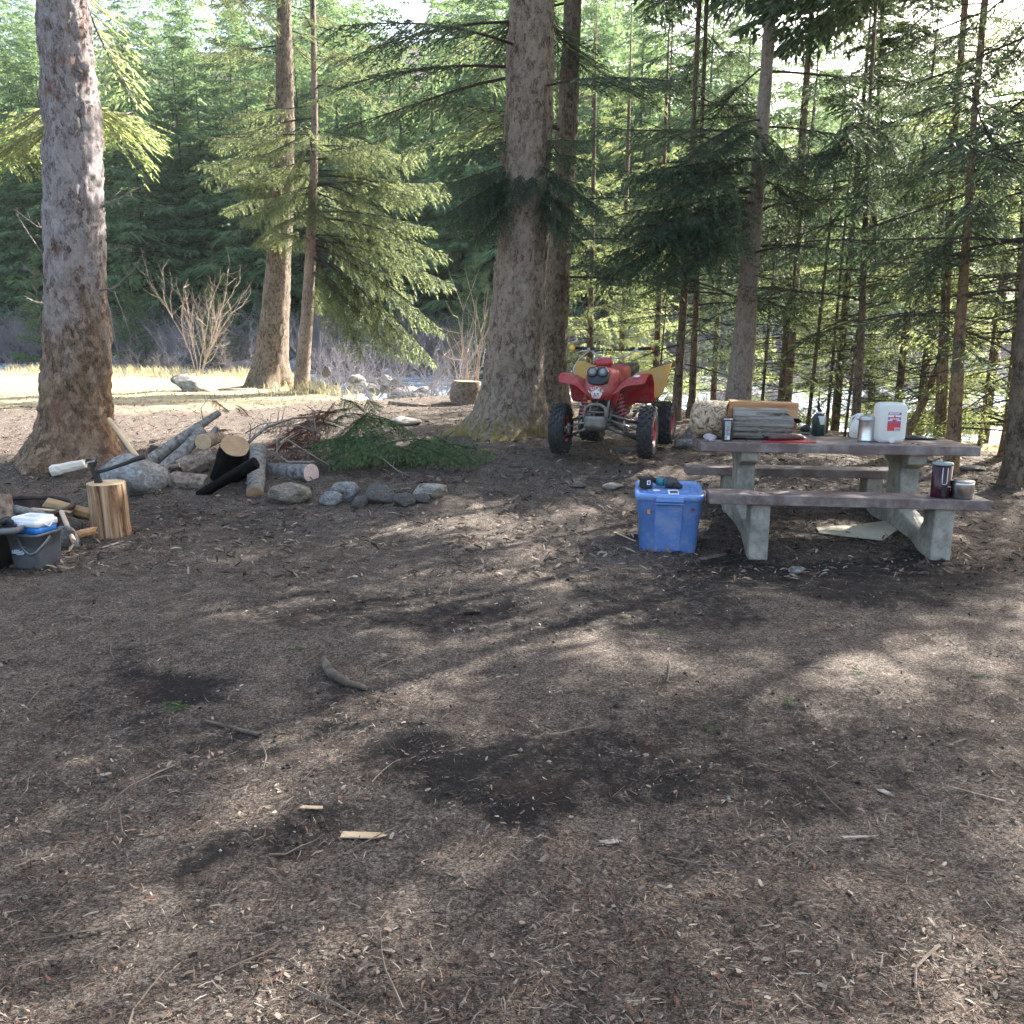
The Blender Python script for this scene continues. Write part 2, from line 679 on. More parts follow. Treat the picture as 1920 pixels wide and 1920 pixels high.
def water_mat():
    m, nt, b = new_mat('creek_water')
    v = coords(nt, 'Object', (1, 1.5, 1))
    n = noise(nt, v, 2.6, 8, .7, .6)
    n2 = noise(nt, v, .9, 5, .6, .4)
    k = math_(nt, 'ADD', math_(nt, 'MULTIPLY', n, .7), math_(nt, 'MULTIPLY', n2, .4))
    c = ramp(nt, [(.42, (.07, .13, .18)), (.54, (.34, .46, .56)), (.62, (.82, .86, .88))], k)
    nt.links.new(c, b.inputs['Base Color'])
    r = ramp(nt, [(.55, (.08, .08, .08)), (.7, (.6, .6, .6))], k)
    nt.links.new(r, b.inputs['Roughness'])
    b.inputs['IOR'].default_value = 1.33
    b.inputs['Specular IOR Level'].default_value = .6
    bump(nt, b, k, .9, .12)
    return m


def build_water():
    xs = np.linspace(-70, 70, 180)
    t = np.linspace(0, 1, 30)
    X = np.repeat(xs[None, :], len(t), 0)
    a = near_bank(xs) + .1
    e = far_bank(xs) + 1.0
    Y = a[None, :] * (1 - t[:, None]) + e[None, :] * t[:, None]
    Z = water_z(X) + .03 * vnoise(X * .9, Y * .9, 0, 60)
    me = mesh_grid('creek', np.stack([X, Y, Z], -1), water_mat())
    o = link('creek', me)
    o['kind'] = 'structure'
    o['label'] = 'shallow blue-white creek running behind the campsite'


build_water()


def chips():
    """needles, bark flakes and wood chips lying on the floor: nobody could count them"""
    m, nt, b = new_mat('litter')
    geo = nt.nodes.new('ShaderNodeNewGeometry')
    c = ramp(nt, [(0, (.008, .0065, .0055)), (.28, (.032, .024, .019)), (.52, (.105, .078, .059)), (.62, (.125, .056, .037)), (.74, (.20, .158, .12)), (.90, (.30, .255, .205)), (.98, (.38, .33, .27)), (1, (.46, .42, .35))], math_(nt, 'MULTIPLY_ADD', noise(nt, coords(nt, 'Object'), 4.5, 5, .7), .9, math_(nt, 'MULTIPLY_ADD', geo.outputs['Random Per Island'], .74, -.30)))
    nt.links.new(c, b.inputs['Base Color'])
    b.inputs['Roughness'].default_value = .85
    b.inputs['Specular IOR Level'].default_value = .3

    def scatter(n, y0, y1, pw, lmin, lmax, wr, zoff, name, curl, keep, yawbias=.0):
        uu = rng.random(n)
        q = 1 - pw
        y = (y0 ** q + uu * (y1 ** q - y0 ** q)) ** (1 / q)
        x = (rng.random(n) * 2 - 1) * (.70 * y + 1.0)
        s = soil_shade_f(x, y)
        g = grass_f(x, y)
        ok = (rng.random(n) < .35 + 1.3 * smooth(-.5, .6, fbm(x * 3, y * 3, 0, 3, 77))) & (rng.random(n) > keep * s) & (y < near_bank(x) - .1) & (rng.random(n) > .7 * g)
        x, y = x[ok], y[ok]
        n = len(x)
        L = lmin * (lmax / lmin) ** (rng.random(n) ** 1.6)
        Wd = L * (wr[0] + (wr[1] - wr[0]) * rng.random(n)) * .5
        yaw = rng.normal(0, 1, n) * .7 + (rng.random(n) < .5) * rng.random(n) * 3.14
        pit = rng.normal(0, .30, n)
        rol = rng.normal(0, .45, n)
        z = terrain(x, y) + zoff * rng.random(n) + .002
        ax = np.stack([np.cos(yaw) * np.cos(pit), np.sin(yaw) * np.cos(pit), np.sin(pit)], -1)
        sd_ = np.stack([-np.sin(yaw) * np.cos(rol), np.cos(yaw) * np.cos(rol), np.sin(rol)], -1)
        c0 = np.stack([x, y, z + np.abs(np.sin(pit)) * L * .4], -1)
        up = np.zeros((n, 3))
        up[:, 2] = L * curl * (rng.random(n))
        h = (L / 2)[:, None]
        wv = sd_ * Wd[:, None]
        bend = np.cross(ax, [0, 0, 1.0]) * (L * rng.normal(0, .05, n))[:, None]
        A = c0 - ax * h
        B = c0 + ax * h
        t1 = rng.uniform(.2, 1, n)[:, None]
        q1 = np.stack([A - wv * t1, c0 + up + bend - wv, c0 + up + bend + wv, A + wv * t1], 1)
        q2 = np.stack([c0 + up + bend - wv, B - wv * .5, B + wv * .7, c0 + up + bend + wv], 1)
        # share the middle edge so that a chip is one island
        V = np.concatenate([q1, q2[:, 1:3]], 1)          # 6 verts
        nf = n * 2
        base = np.arange(n) * 6
        f1 = np.stack([base, base + 1, base + 2, base + 3], -1)
        f2 = np.stack([base + 1, base + 4, base + 5, base + 2], -1)
        F = np.stack([f1, f2], 1).reshape(-1, 4)
        me = bpy.data.meshes.new(name)
        me.vertices.add(n * 6)
        me.vertices.foreach_set('co', V.astype(np.float32).ravel())
        me.loops.add(nf * 4)
        me.loops.foreach_set('vertex_index', F.astype(np.int32).ravel())
        me.polygons.add(nf)
        me.polygons.foreach_set('loop_start', np.arange(0, nf * 4, 4, dtype=np.int32))
        me.materials.append(m)
        me.update(calc_edges=True)
        o = link(name, me)
        o['kind'] = 'stuff'
        return o

    o = scatter(200000, 1.35, 9.0, .95, .006, .040, (.035, .11), .012, 'needle_litter', .05, .7)
    o['label'] = 'fine brown fallen needles strewn over the campsite floor'
    o = scatter(80000, 1.35, 11.0, .95, .004, .024, (.2, .6), .008, 'bark_flakes', .08, .65)
    o['label'] = 'small bark flakes and wood chips strewn over the floor'
    o = scatter(70000, 5.0, 20.0, .6, .02, .075, (.10, .40), .015, 'far_litter', .12, .3)
    o['label'] = 'tan wood chips and needles on the rise behind the table and pile'


chips()


def twigs_and_clods():
    m = speck('fallen_twig', [(.3, (.05, .038, .030)), (.55, (.15, .12, .095)), (.75, (.28, .24, .20))], 6, rough=.85)
    n = 520
    y = 1.4 + 11 * rng.random(n) ** 1.3
    x = (rng.random(n) * 2 - 1) * (.70 * y + 1.0)
    quads = []
    for i in range(n):
        L = rng.uniform(.05, .26)
        r = L * rng.uniform(.012, .024)
        a = rng.uniform(0, 6.28)
        b = rng.normal(0, .35)
        P = []
        px, py = x[i], y[i]
        if soil_shade_f(px, py) > .7 and rng.random() < .6:
            continue
        for k in range(5):
            P.append((px, py, TZ(px, py) + r + .004 + .012 * rng.random()))
            px += math.cos(a) * L / 4
            py += math.sin(a) * L / 4
            a += b * .5 + rng.normal(0, .12)
        P = np.array(P)
        d = np.diff(P, axis=0, append=P[-1:] + (P[-1:] - P[-2:-1]))
        s_ = norm(np.cross(d, [0, 0, 1.0]))
        rr = (r * (1 - .15 * np.arange(5)))[:, None]
        ring_ = [P + s_ * rr, P + np.array([0, 0, 1.0]) * rr, P - s_ * rr, P - np.array([0, 0, 1.0]) * rr]
        for k in range(4):
            for j in range(4):
                quads.append(np.stack([ring_[j][k], ring_[(j + 1) % 4][k], ring_[(j + 1) % 4][k + 1], ring_[j][k + 1]]))
    o = link('fallen_twigs', mesh_quads('fallen_twigs', np.stack(quads), [m]))
    o['kind'] = 'stuff'
    o['label'] = 'thin brown fallen twigs strewn over the campsite floor'
    # crumbs of damp soil and small grit
    mc, nt, b_ = new_mat('soil_crumb')
    geo = nt.nodes.new('ShaderNodeNewGeometry')
    nt.links.new(ramp(nt, [(0, (.008, .007, .007)), (.6, (.03, .026, .024)), (.86, (.07, .058, .048)), (.93, (.20, .185, .17)), (1, (.34, .32, .29))], geo.outputs['Random Per Island']), b_.inputs['Base Color'])
    b_.inputs['Roughness'].default_value = .95
    n = 16000
    y = 1.4 + 7.5 * rng.random(n) ** 1.2
    x = (rng.random(n) * 2 - 1) * (.70 * y + 1.0)
    ok = rng.random(n) < .025 + .9 * smooth(.3, .9, soil_shade_f(x, y))
    x, y = x[ok], y[ok]
    n = len(x)
    s_ = .0024 * (5.0 ** (rng.random(n) ** 2.2)) * (.7 + .1 * y)
    z = terrain(x, y) + s_ * .3
    base_ = np.array([[1, 0, 0], [0, 1, 0], [-1, 0, 0], [0, -1, 0], [0, 0, .9], [0, 0, -.9]])
    V = np.stack([x, y, z], -1)[:, None, :] + base_[None] * s_[:, None, None] * rng.uniform(.55, 1.3, (n, 6, 1))
    F = np.array([[0, 1, 4], [1, 2, 4], [2, 3, 4], [3, 0, 4], [1, 0, 5], [2, 1, 5], [3, 2, 5], [0, 3, 5]])
    Fa = (F[None] + (np.arange(n) * 6)[:, None, None]).reshape(-1, 3)
    me = bpy.data.meshes.new('soil_crumbs')
    me.vertices.add(n * 6)
    me.vertices.foreach_set('co', V.astype(np.float32).ravel())
    me.loops.add(len(Fa) * 3)
    me.loops.foreach_set('vertex_index', Fa.astype(np.int32).ravel())
    me.polygons.add(len(Fa))
    me.polygons.foreach_set('loop_start', np.arange(0, len(Fa) * 3, 3, dtype=np.int32))
    me.polygons.foreach_set('use_smooth', np.ones(len(Fa), dtype=bool))
    me.materials.append(mc)
    me.update(calc_edges=True)
    o = link('soil_crumbs', me)
    o['kind'] = 'stuff'
    o['label'] = 'dark crumbs of soil and small grit on the trodden floor'




def dry_grass():
    m = leaf_mat('dry_grass', [(.2, (.32, .28, .18)), (.6, (.54, .49, .36)), (.9, (.30, .29, .16))], [(.2, (.4, .34, .14)), (.8, (.55, .5, .25))], .4)
    n = 16000
    x = rng.uniform(-17, 9, n)
    y = near_bank(x) + 1.0 - np.abs(rng.normal(0, 1, n)) * 2.0
    x2 = rng.uniform(-12, -3, n // 2)
    y2 = rng.uniform(10, 26, n // 2)
    x = np.concatenate([x, x2])
    y = np.concatenate([y, y2])
    tall = np.concatenate([np.ones(n), np.zeros(n // 2)])
    g = grass_f(x, y)
    ok = (rng.random(len(x)) < np.where(tall > 0, g * 1.1, (g - .55) * 2)) & (y < near_bank(x) + .7) & (vnoise(x * .9, y * .9, 0, 90) > -.35)
    x, y, tall = x[ok], y[ok], tall[ok]
    n = len(x)
    h = np.where(tall > 0, rng.uniform(.05, .22, n) * (1 + .8 * smooth(-2.2, -.2, y - near_bank(x))), rng.uniform(.03, .09, n))
    a = rng.uniform(0, 6.28, n)
    ln = h * rng.uniform(.1, .9, n)
    z = terrain(x, y) - .01
    b0 = np.stack([x, y, z], -1)
    wv = np.stack([np.cos(a + 1.57), np.sin(a + 1.57), 0 * a], -1) * rng.uniform(.005, .012, n)[:, None]
    t = b0 + np.stack([np.cos(a) * ln, np.sin(a) * ln, h], -1)
    mdl = b0 + np.stack([np.cos(a) * ln * .3, np.sin(a) * ln * .3, h * .6], -1)
    V = np.stack([b0 - wv * .6, mdl - wv, t, mdl + wv], 1)
    o = link('dry_grass', mesh_quads('dry_grass', V, [m]))
    o['kind'] = 'stuff'
    o['label'] = 'pale sunlit dry grass along the creek bank'


dry_grass()

# ------------------------------------------------------------------ foliage
M_WOODDARK = speck('twig_wood', [(.3, (.035, .025, .02)), (.7, (.10, .078, .062))], 14, rough=.9)
M_WOODPALE = speck('dead_twig', [(.3, (.14, .115, .10)), (.7, (.33, .29, .26))], 14, rough=.9)
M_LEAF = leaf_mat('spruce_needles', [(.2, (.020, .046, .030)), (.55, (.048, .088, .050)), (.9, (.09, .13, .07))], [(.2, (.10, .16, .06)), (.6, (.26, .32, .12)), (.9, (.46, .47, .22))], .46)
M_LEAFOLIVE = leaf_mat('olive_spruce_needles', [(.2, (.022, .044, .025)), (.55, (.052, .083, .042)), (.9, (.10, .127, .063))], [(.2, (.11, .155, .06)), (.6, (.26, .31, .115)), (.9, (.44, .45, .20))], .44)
M_LEAFDARK = leaf_mat('shade_tinted_needles', [(.2, (.018, .040, .030)), (.55, (.036, .072, .050)), (.9, (.065, .105, .068))], [(.2, (.07, .12, .05)), (.6, (.15, .21, .09)), (.9, (.30, .34, .16))], .36)  # darker copy of the needles, shade put into the colour
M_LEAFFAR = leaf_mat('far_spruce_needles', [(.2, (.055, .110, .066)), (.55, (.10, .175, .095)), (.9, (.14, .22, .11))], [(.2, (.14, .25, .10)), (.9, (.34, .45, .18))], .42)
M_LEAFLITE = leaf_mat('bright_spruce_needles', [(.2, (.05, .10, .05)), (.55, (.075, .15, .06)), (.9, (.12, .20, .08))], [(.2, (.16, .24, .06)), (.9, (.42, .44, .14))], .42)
M_LEAFYEL = leaf_mat('sun_tinted_needles', [(.2, (.035, .075, .035)), (.55, (.075, .12, .050)), (.9, (.12, .15, .075))], [(.2, (.22, .32, .10)), (.6, (.44, .50, .18)), (.9, (.72, .70, .36))], .58)  # yellower copy of the needles, sunlight put into the colour
M_LEAFCUT = leaf_mat('cut_spruce_needles', [(.2, (.035, .075, .03)), (.55, (.085, .145, .055)), (.9, (.15, .21, .08))], [(.2, (.06, .13, .04)), (.9, (.16, .24, .07))], .25)
M_LEAFRED = leaf_mat('dead_red_needles', [(.2, (.06, .02, .014)), (.55, (.12, .042, .028)), (.9, (.20, .085, .055))], [(.2, (.2, .06, .03)), (.9, (.4, .15, .06))], .25)


def norm(a):
    return a / np.maximum(np.linalg.norm(a, axis=-1, keepdims=True), 1e-9)


twigs_and_clods()


def bough(g, L, droop=.25, tip=.10, nl=26, sp=.045, tl=.075, tw=.02, bare=.22, wid=.40, hang=.28, prob=1.0, up=.0, wood=.013):
    """one branch along +X: returns (leaf quads, wood quads)"""
    ts = np.linspace(bare, .985, nl)

    def ax(t):
        t = np.asarray(t, float)
        return np.stack([L * t * (1 - .06 * t), .05 * L * np.sin(t * 3 + g.uniform(0, 6)) * t, L * (up * t - droop * t ** 1.7 + tip * t ** 4)], -1)
    ph = g.uniform(0, 6)

    def axis(t):
        t = np.asarray(t, float)
        return np.stack([L * t * (1 - .06 * t), .05 * L * np.sin(t * 3 + ph) * t, L * (up * t - droop * t ** 1.7 + tip * t ** 4)], -1)
    leaf, wood_q = [], []
    # main axis wood
    tt = np.linspace(0, .96, 9)
    A = axis(tt)
    r = wood * (L / 1.6) * (1 - tt * .85)
    for k in range(8):
        for (dx, dz) in ((1, 0), (0, 1)):
            o0 = np.array([0, dx, dz]) * r[k]
            o1 = np.array([0, dx, dz]) * r[k + 1]
            wood_q.append(np.stack([A[k] - o0, A[k + 1] - o1, A[k + 1] + o1, A[k] + o0]))
    for i, t in enumerate(ts):
        for s in (-1, 1):
            if g.random() > prob:
                continue
            st = axis(t + g.uniform(-.01, .01))
            ll = L * wid * min(1, (t - bare + .10) * 4.0) * (1 - t) ** .75 * g.uniform(.55, 1.15) + .06
            phi = g.uniform(.75, 1.15)
            dz = -hang * g.uniform(.2, 1.6)
            d = np.array([math.cos(phi), s * math.sin(phi), dz - droop * t])
            d /= np.linalg.norm(d)
            n = max(2, int(ll / sp))
            us = (np.arange(n) + .6) / n
            sag = -.18 * ll * us ** 2
            pts = st + d * (ll * us)[:, None]
            pts[:, 2] += sag
            e = st + d * ll
            e[2] -= .18 * ll
            wv = np.array([0, 0, 1.0]) * .004 * (L / 1.6 + .3)
            wood_q.append(np.stack([st - wv, e, e, st + wv]))
            side = np.cross(d, [0, 0, 1.0])
            side /= np.linalg.norm(side)
            for q in (-1, 1):
                m_ = len(pts)
                dd = norm(d * g.uniform(.55, 1.0, (m_, 1)) + q * side * g.uniform(.25, .9, (m_, 1)) + np.array([0, 0, 1.0]) * g.uniform(-.65, .25, (m_, 1)))
                LL = tl * g.uniform(.6, 1.25, (m_, 1)) * (1.1 - .35 * us[:, None])
                wd = norm(np.cross(dd, norm(g.normal(0, 1, (m_, 3)) + np.array([0, 0, .8])))) * (tw * g.uniform(.6, 1.2, (m_, 1)) * .5)
                p0 = pts
                mid = p0 + dd * LL * .45
                leaf.append(np.stack([p0, mid - wd, p0 + dd * LL, mid + wd], 1))
            # end twig
            dd = d + np.array([0, 0, -.2])
            leaf.append(np.stack([e - d * tl * .2, e + d * tl * .4 - side * tw * .5, e + dd * tl, e + d * tl * .4 + side * tw * .5])[None])
    return np.concatenate(leaf), np.stack(wood_q)


def dead_bough(g, L, droop=.15, nl=12, wood=.010):
    ph = g.uniform(0, 6)
    wq = []

    def axis(t):
        t = np.asarray(t, float)
        return np.stack([L * t, .08 * L * np.sin(t * 3 + ph) * t, L * (-droop * t ** 1.6)], -1)
    tt = np.linspace(0, 1, 8)
    A = axis(tt)
    for k in range(7):
        for (dx, dz) in ((1, 0), (0, 1)):
            r0 = wood * (1.05 - tt[k])
            r1 = wood * (1.05 - tt[k + 1])
            wq.append(np.stack([A[k] - np.array([0, dx, dz]) * r0, A[k + 1] - np.array([0, dx, dz]) * r1, A[k + 1] + np.array([0, dx, dz]) * r1, A[k] + np.array([0, dx, dz]) * r0]))
    for i in range(nl):
        t = g.uniform(.15, .95)
        st = axis(t)
        s = g.choice([-1, 1])
        d = np.array([g.uniform(.3, 1), s * g.uniform(.4, 1), g.uniform(-.7, .15)])
        e = st + d * L * .28 * (1.1 - t) * g.uniform(.5, 1.2)
        mid = (st + e) / 2 + g.normal(0, .03, 3) * L * .4
        for (a_, b_, r_) in ((st, mid, .0035), (mid, e, .002)):
            wv = np.array([0, .3, 1.0]) * r_
            wq.append(np.stack([a_ - wv, b_ - wv * .6, b_ + wv * .6, a_ + wv]))
    return np.zeros((0, 4, 3)), np.stack(wq)


def place(b, az, pitch, sc, org):
    """rotate a branch about Y (pitch up +) then Z, scale, move"""
    cp, sp_ = math.cos(pitch), math.sin(pitch)
    cz, sz = math.cos(az), math.sin(az)
    Rm = np.array([[cz * cp, -sz, -cz * sp_], [sz * cp, cz, -sz * sp_], [sp_, 0, cp]]) * sc
    return [(q.reshape(-1, 3) @ Rm.T + np.asarray(org)).reshape(-1, 4, 3) if len(q) else q for q in b]


G1 = np.random.default_rng(77)
LIB_FINE = [bough(G1, 2.0, droop=G1.uniform(.12, .34), tip=G1.uniform(.02, .16), nl=36, sp=.034, tl=.066, tw=.016, hang=G1.uniform(.4, 1.0)) for _ in range(5)]
LIB_MID = [bough(G1, 1.8, droop=G1.uniform(.10, .36), tip=G1.uniform(.0, .14), nl=24, sp=.046, tl=.072, tw=.016, bare=.3, hang=G1.uniform(.2, .5), prob=.9) for _ in range(5)]
LIB_THICK = [bough(G1, 1.8, droop=G1.uniform(.10, .3), tip=.05, nl=16, sp=.10, tl=.17, tw=.060, bare=.15, wid=.48, hang=.35) for _ in range(4)]
LIB_SPARSE = [bough(G1, 1.8, droop=G1.uniform(.10, .3), tip=G1.uniform(.0, .1), nl=16, sp=.07, tl=.085, tw=.020, bare=.45, hang=G1.uniform(.2, .6), prob=.75) for _ in range(4)]
LIB_DEAD = [dead_bough(G1, 1.4, G1.uniform(.05, .3)) for _ in range(4)]
LIB_FAR = [bough(G1, 2.2, droop=G1.uniform(.15, .32), tip=.08, nl=8, sp=.17, tl=.34, tw=.10, bare=.12, wid=.45, hang=.3) for _ in range(4)]
LIB_LOW = [bough(G1, 2.2, droop=G1.uniform(.15, .32), tip=.08, nl=4, sp=.34, tl=.60, tw=.20, bare=.12, wid=.5, hang=.3) for _ in range(4)]
LIB_LOW = [(l_, w_[:2]) for l_, w_ in LIB_LOW]
LIB_SAP = [bough(G1, .9, droop=G1.uniform(-.05, .15), tip=.05, nl=12, sp=.06, tl=.09, tw=.022, bare=.1, wid=.45, hang=.1) for _ in range(4)]


def crown_mesh(name, lst, mats):
    L = np.concatenate([b[0] for b in lst])
    W_ = np.concatenate([b[1] for b in lst])
    v = np.concatenate([L, W_])
    mi = np.concatenate([np.zeros(len(L)), np.ones(len(W_))])
    return mesh_quads(name, v, mats, mi)


def stand_crown(name, g, h0, h1, r, nb, lib, mats, dead=0, dead0=1.0, rtop=.25, lmid=1.8, lowlib=None, lowfrac=.0, pw=.9, pit=(.05, .25), zp_=1.0, up=None):
    lst = []
    if up:  # dense upper crown added out of view to block the sun
        for i in range(up[0]):
            f = (i + g.random()) / up[0]
            rr = up[2] * (1 - .75 * f) * g.uniform(.75, 1.1)
            lst.append(place(LIB_THICK[g.integers(len(LIB_THICK))], g.uniform(0, 6.283), g.uniform(-.05, .25), rr / 1.8, (0, 0, up[1] + (12.8 - up[1]) * f)))
    for i in range(nb):
        f = ((i + g.random()) / nb) ** zp_
        z = h0 + (h1 - h0) * f
        rr = r * ((1 - f) ** pw * (1 - rtop) + rtop * (1 - f)) * g.uniform(.6, 1.15) + .12
        lb = lowlib if (lowlib and f < lowfrac) else lib
        b = lb[g.integers(len(lb))]
        lst.append(place(b, g.uniform(0, 6.283), g.uniform(*pit), rr / lmid, (0, 0, z)))
    for i in range(dead):
        z = g.uniform(dead0, h0 + (h1 - h0) * .3)
        b = LIB_DEAD[g.integers(len(LIB_DEAD))]
        lst.append(place(b, g.uniform(0, 6.283), g.uniform(-.15, .15), r * g.uniform(.35, .8) / 1.4, (0, 0, z)))
    return crown_mesh(name, lst, mats)


# ------------------------------------------------------------------ trunks
def trunk_mesh(name, pts, rad, mat, flare=0, fh=.5, segs=40, dz=.06, disp=.012, lobes=5, seed=0, fine=30.0):
    pts = np.array([tuple(p) for p in pts], float)
    z = pts[:, 2]
    zz = np.arange(z[0], z[-1], dz)
    cx = np.interp(zz, z, pts[:, 0])
    cyy = np.interp(zz, z, pts[:, 1])
    rr = np.interp(zz, z, rad)
    a = np.linspace(0, 2 * np.pi, segs, endpoint=False)
    A, Z = np.meshgrid(a, zz)
    RR = rr[:, None] * np.ones_like(A)
    hz = np.clip((Z - z[0] - .1) / fh, 0, 1)
    fl = flare * (1 - hz) ** 2.2 * (1 + .55 * np.sin(A * lobes + seed) + .35 * np.sin(A * 3 + seed * 2.1))
    RR = RR * (1 + fl)
    ca, sa = np.cos(A), np.sin(A)
    RR = RR * (1 + .05 * vnoise(ca * 1.6, sa * 1.6, Z * .9, seed) + .018 * vnoise(ca * 6, sa * 6, Z * .8, seed + 8))
    n = vnoise(ca * RR * fine, sa * RR * fine, Z * fine * .55, seed + 3)
    n2 = vnoise(ca * RR * fine * .35, sa * RR * fine * .35, Z * fine * .2, seed + 5)
    rt = (1 - np.clip((Z - z[0] - .05) / (fh * .6), 0, 1)) ** 2
    RR = RR + rr[:, None] * flare * .55 * rt * np.maximum(0, np.sin(A * lobes + seed * 1.7 + .4 * np.sin(A * 2))) ** 2
    RR = RR + disp * (np.abs(n) * 1.3 + .8 * n2)
    P = np.stack([cx[:, None] + ca * RR, cyy[:, None] + sa * RR, Z], -1)
    P[:, :, :] = P[:, :, :]
    return mesh_grid(name, P, mat, wrap=True, flip=False)


def depth_of(p):
    return p.y * _ca - (p.z - CAM_H) * _sa


def px_trunk(rows, Y, top=None):
    """rows: (py, centre px, width px) from the base up; returns points and radii in the world"""
    pts, rad = [], []
    for (py, cx, wd) in rows:
        p = at(cx, py, Y)
        pts.append(p)
        rad.append(wd / 2 / FPX * depth_of(p))
    if top:
        a, b = pts[-2], pts[-1]
        d = (b - a) / (b.z - a.z)
        d.x *= .5
        d.y *= .5
        e = b + d * (top - b.z)
        pts.append(e)
        rad.append(.03)
    return pts, rad


def rel(pts, o):
    return [p - o for p in pts]


def interp_axis(pts, z):
    zs = [p.z for p in pts]
    return Vector((float(np.interp(z, zs, [p.x for p in pts])), float(np.interp(z, zs, [p.y for p in pts])), z))

# ------------------------------------------------------------------ the large trees of the camp
B1 = bark_mat('grey_spruce_bark', (.42, .385, .38), (.29, .255, .25), (.12, .098, .092), 24, red=((.20, .085, .06), .57), zbrown=((.27, .185, .125), .40, 1.0))
B2 = bark_mat('brown_spruce_bark', (.25, .20, .15), (.15, .115, .085), (.055, .043, .033), 30, moss=((.17, .16, .06), .12, .52))
B3 = bark_mat('tan_spruce_bark', (.30, .235, .19), (.22, .165, .13), (.10, .075, .06), 40, bs_=.5)
B4 = bark_mat('plated_spruce_bark', (.37, .305, .245), (.255, .20, .155), (.10, .075, .056), 26, red=((.19, .085, .06), .60), moss=((.21, .165, .03), .42, .395), bs_=1.0)
B5 = bark_mat('young_spruce_bark', (.23, .17, .125), (.14, .10, .075), (.05, .037, .03), 42, bs_=.5)
B6 = bark_mat('warm_spruce_bark', (.30, .20, .12), (.20, .13, .075), (.08, .05, .035), 38, bs_=.5)
B7 = bark_mat('smooth_spruce_bark', (.30, .25, .21), (.235, .19, .155), (.14, .105, .085), 44, bs_=.35)


def tree(name, label, rows, Y, top, bark, cat='tree', group=None, flare=.25, fh=.5, segs=28, dz=.09, disp=.006, seed=1, lobes=5, boughs=None, extra=None, mats=None, fine=30.):
    pts, rad = px_trunk(rows, Y, top)
    base = pts[0].copy()
    gz = TZ(base.x, base.y)
    base.z = gz
    p0 = pts[0].copy()
    p0.z = min(pts[0].z, gz) - .12
    pts = [p0] + [p for p in pts if p.z > p0.z + .05]
    rad = [rad[0] * 1.02] + rad[len(rad) - len(pts) + 1:]
    t = thing(name, label, cat, base, 0, group)
    link('trunk', trunk_mesh('trunk', rel(pts, base), rad, bark, flare, fh, segs, dz, disp, lobes, seed, fine), t)
    lp = rel(pts, base)
    lst = []
    if boughs:
        lst += boughs(lp, base)
    if lst:
        link('crown', crown_mesh('crown', lst, mats or [M_LEAF, M_WOODDARK]), t)
    if extra:
        extra(t, lp, base)
    return t


def rnd_boughs(g, lp, z0, z1, n, r0, r1, lib, az=(0, 6.283), pit=(-.05, .25), lmid=1.8):
    out = []
    for i in range(n):
        f = (i + g.random()) / n
        z = z0 + (z1 - z0) * f
        p = interp_axis(lp, z)
        L = (r0 + (r1 - r0) * f) * g.uniform(.7, 1.15)
        out.append(place(lib[g.integers(len(lib))], g.uniform(*az), g.uniform(*pit), L / lmid, p))
    return out


def aim(lp, base, g, lib, z, px, py, Y, lmid=2.0, droopfix=.2):
    """a branch from the trunk at height z towards the place seen at that pixel at distance Y"""
    p = interp_axis(lp, z)
    e = at(px, py, Y) - base
    d = e - p
    L = d.length
    az = math.atan2(d.y, d.x)
    pit = math.asin(max(-1, min(1, d.z / L))) + droopfix
    return place(lib[g.integers(len(lib))], az, pit, L / lmid * 1.04, p)


def zof(py, Y):
    return at(960, py, Y).z


gT = np.random.default_rng(5)
# --- left trunk
Y1 = G(135, 862).y


def b_left(lp, base):
    o = rnd_boughs(gT, lp, zof(236, Y1) - base.z + 1.5, 11.0, 32, 2.4, 1.2, LIB_MID)
    for (px, py, Y, z) in ((30, 275, Y1 + 1.6, 225), (-40, 300, Y1 + 1.2, 225), (240, 250, Y1 + 2.4, 205), (285, 235, Y1 + 2.0, 195), (10, 240, Y1 + 2, 200)):
        o.append(aim(lp, base, gT, LIB_FINE, zof(z, Y1) - base.z, px, py, Y))
    return o


def x_left(t, lp, base):
    # dead pale twigs still on the trunk
    tw = [(545, 185, [(540, 215), (505, 252), (470, 270)]), (540, 190, [(548, 215), (600, 235), (650, 250)]), (470, 190, [(468, 215), (460, 240)]), (385, 190, [(372, 225), (352, 260), (345, 278)]), (560, 190, [(580, 205), (640, 216), (690, 228)]),
          (480, 92, [(470, 75), (440, 55), (400, 30)]), (430, 92, [(425, 70), (395, 30)]), (570, 92, [(568, 70), (555, 45)]), (520, 92, [(512, 60), (490, 38)])]
    for i, (py, px, way) in enumerate(tw):
        pts = [at(px, py, Y1 - .05 + .1 * (i % 3)) - base] + [at(b, a, Y1 - .1 + .12 * (i % 4)) - base for a, b in way]
        mb = MB()
        n = len(pts)
        mb.tube(pts, [.010 * (1 - .75 * k / (n - 1)) for k in range(n)], 5)
        for k in range(1, n):
            d = (pts[k] - pts[k - 1])
            for s in range(2):
                q = pts[k - 1].lerp(pts[k], R.uniform(.2, .9))
                e = q + d * R.uniform(.2, .5) + Vector((R.uniform(-.08, .08), R.uniform(-.1, .1), R.uniform(-.12, .1)))
                mb.tube([q, q.lerp(e, .5) + Vector((0, 0, .012)), e], [.004, .003, .0015], 4)
        mb.build('dead_branch', M_WOODPALE, t)


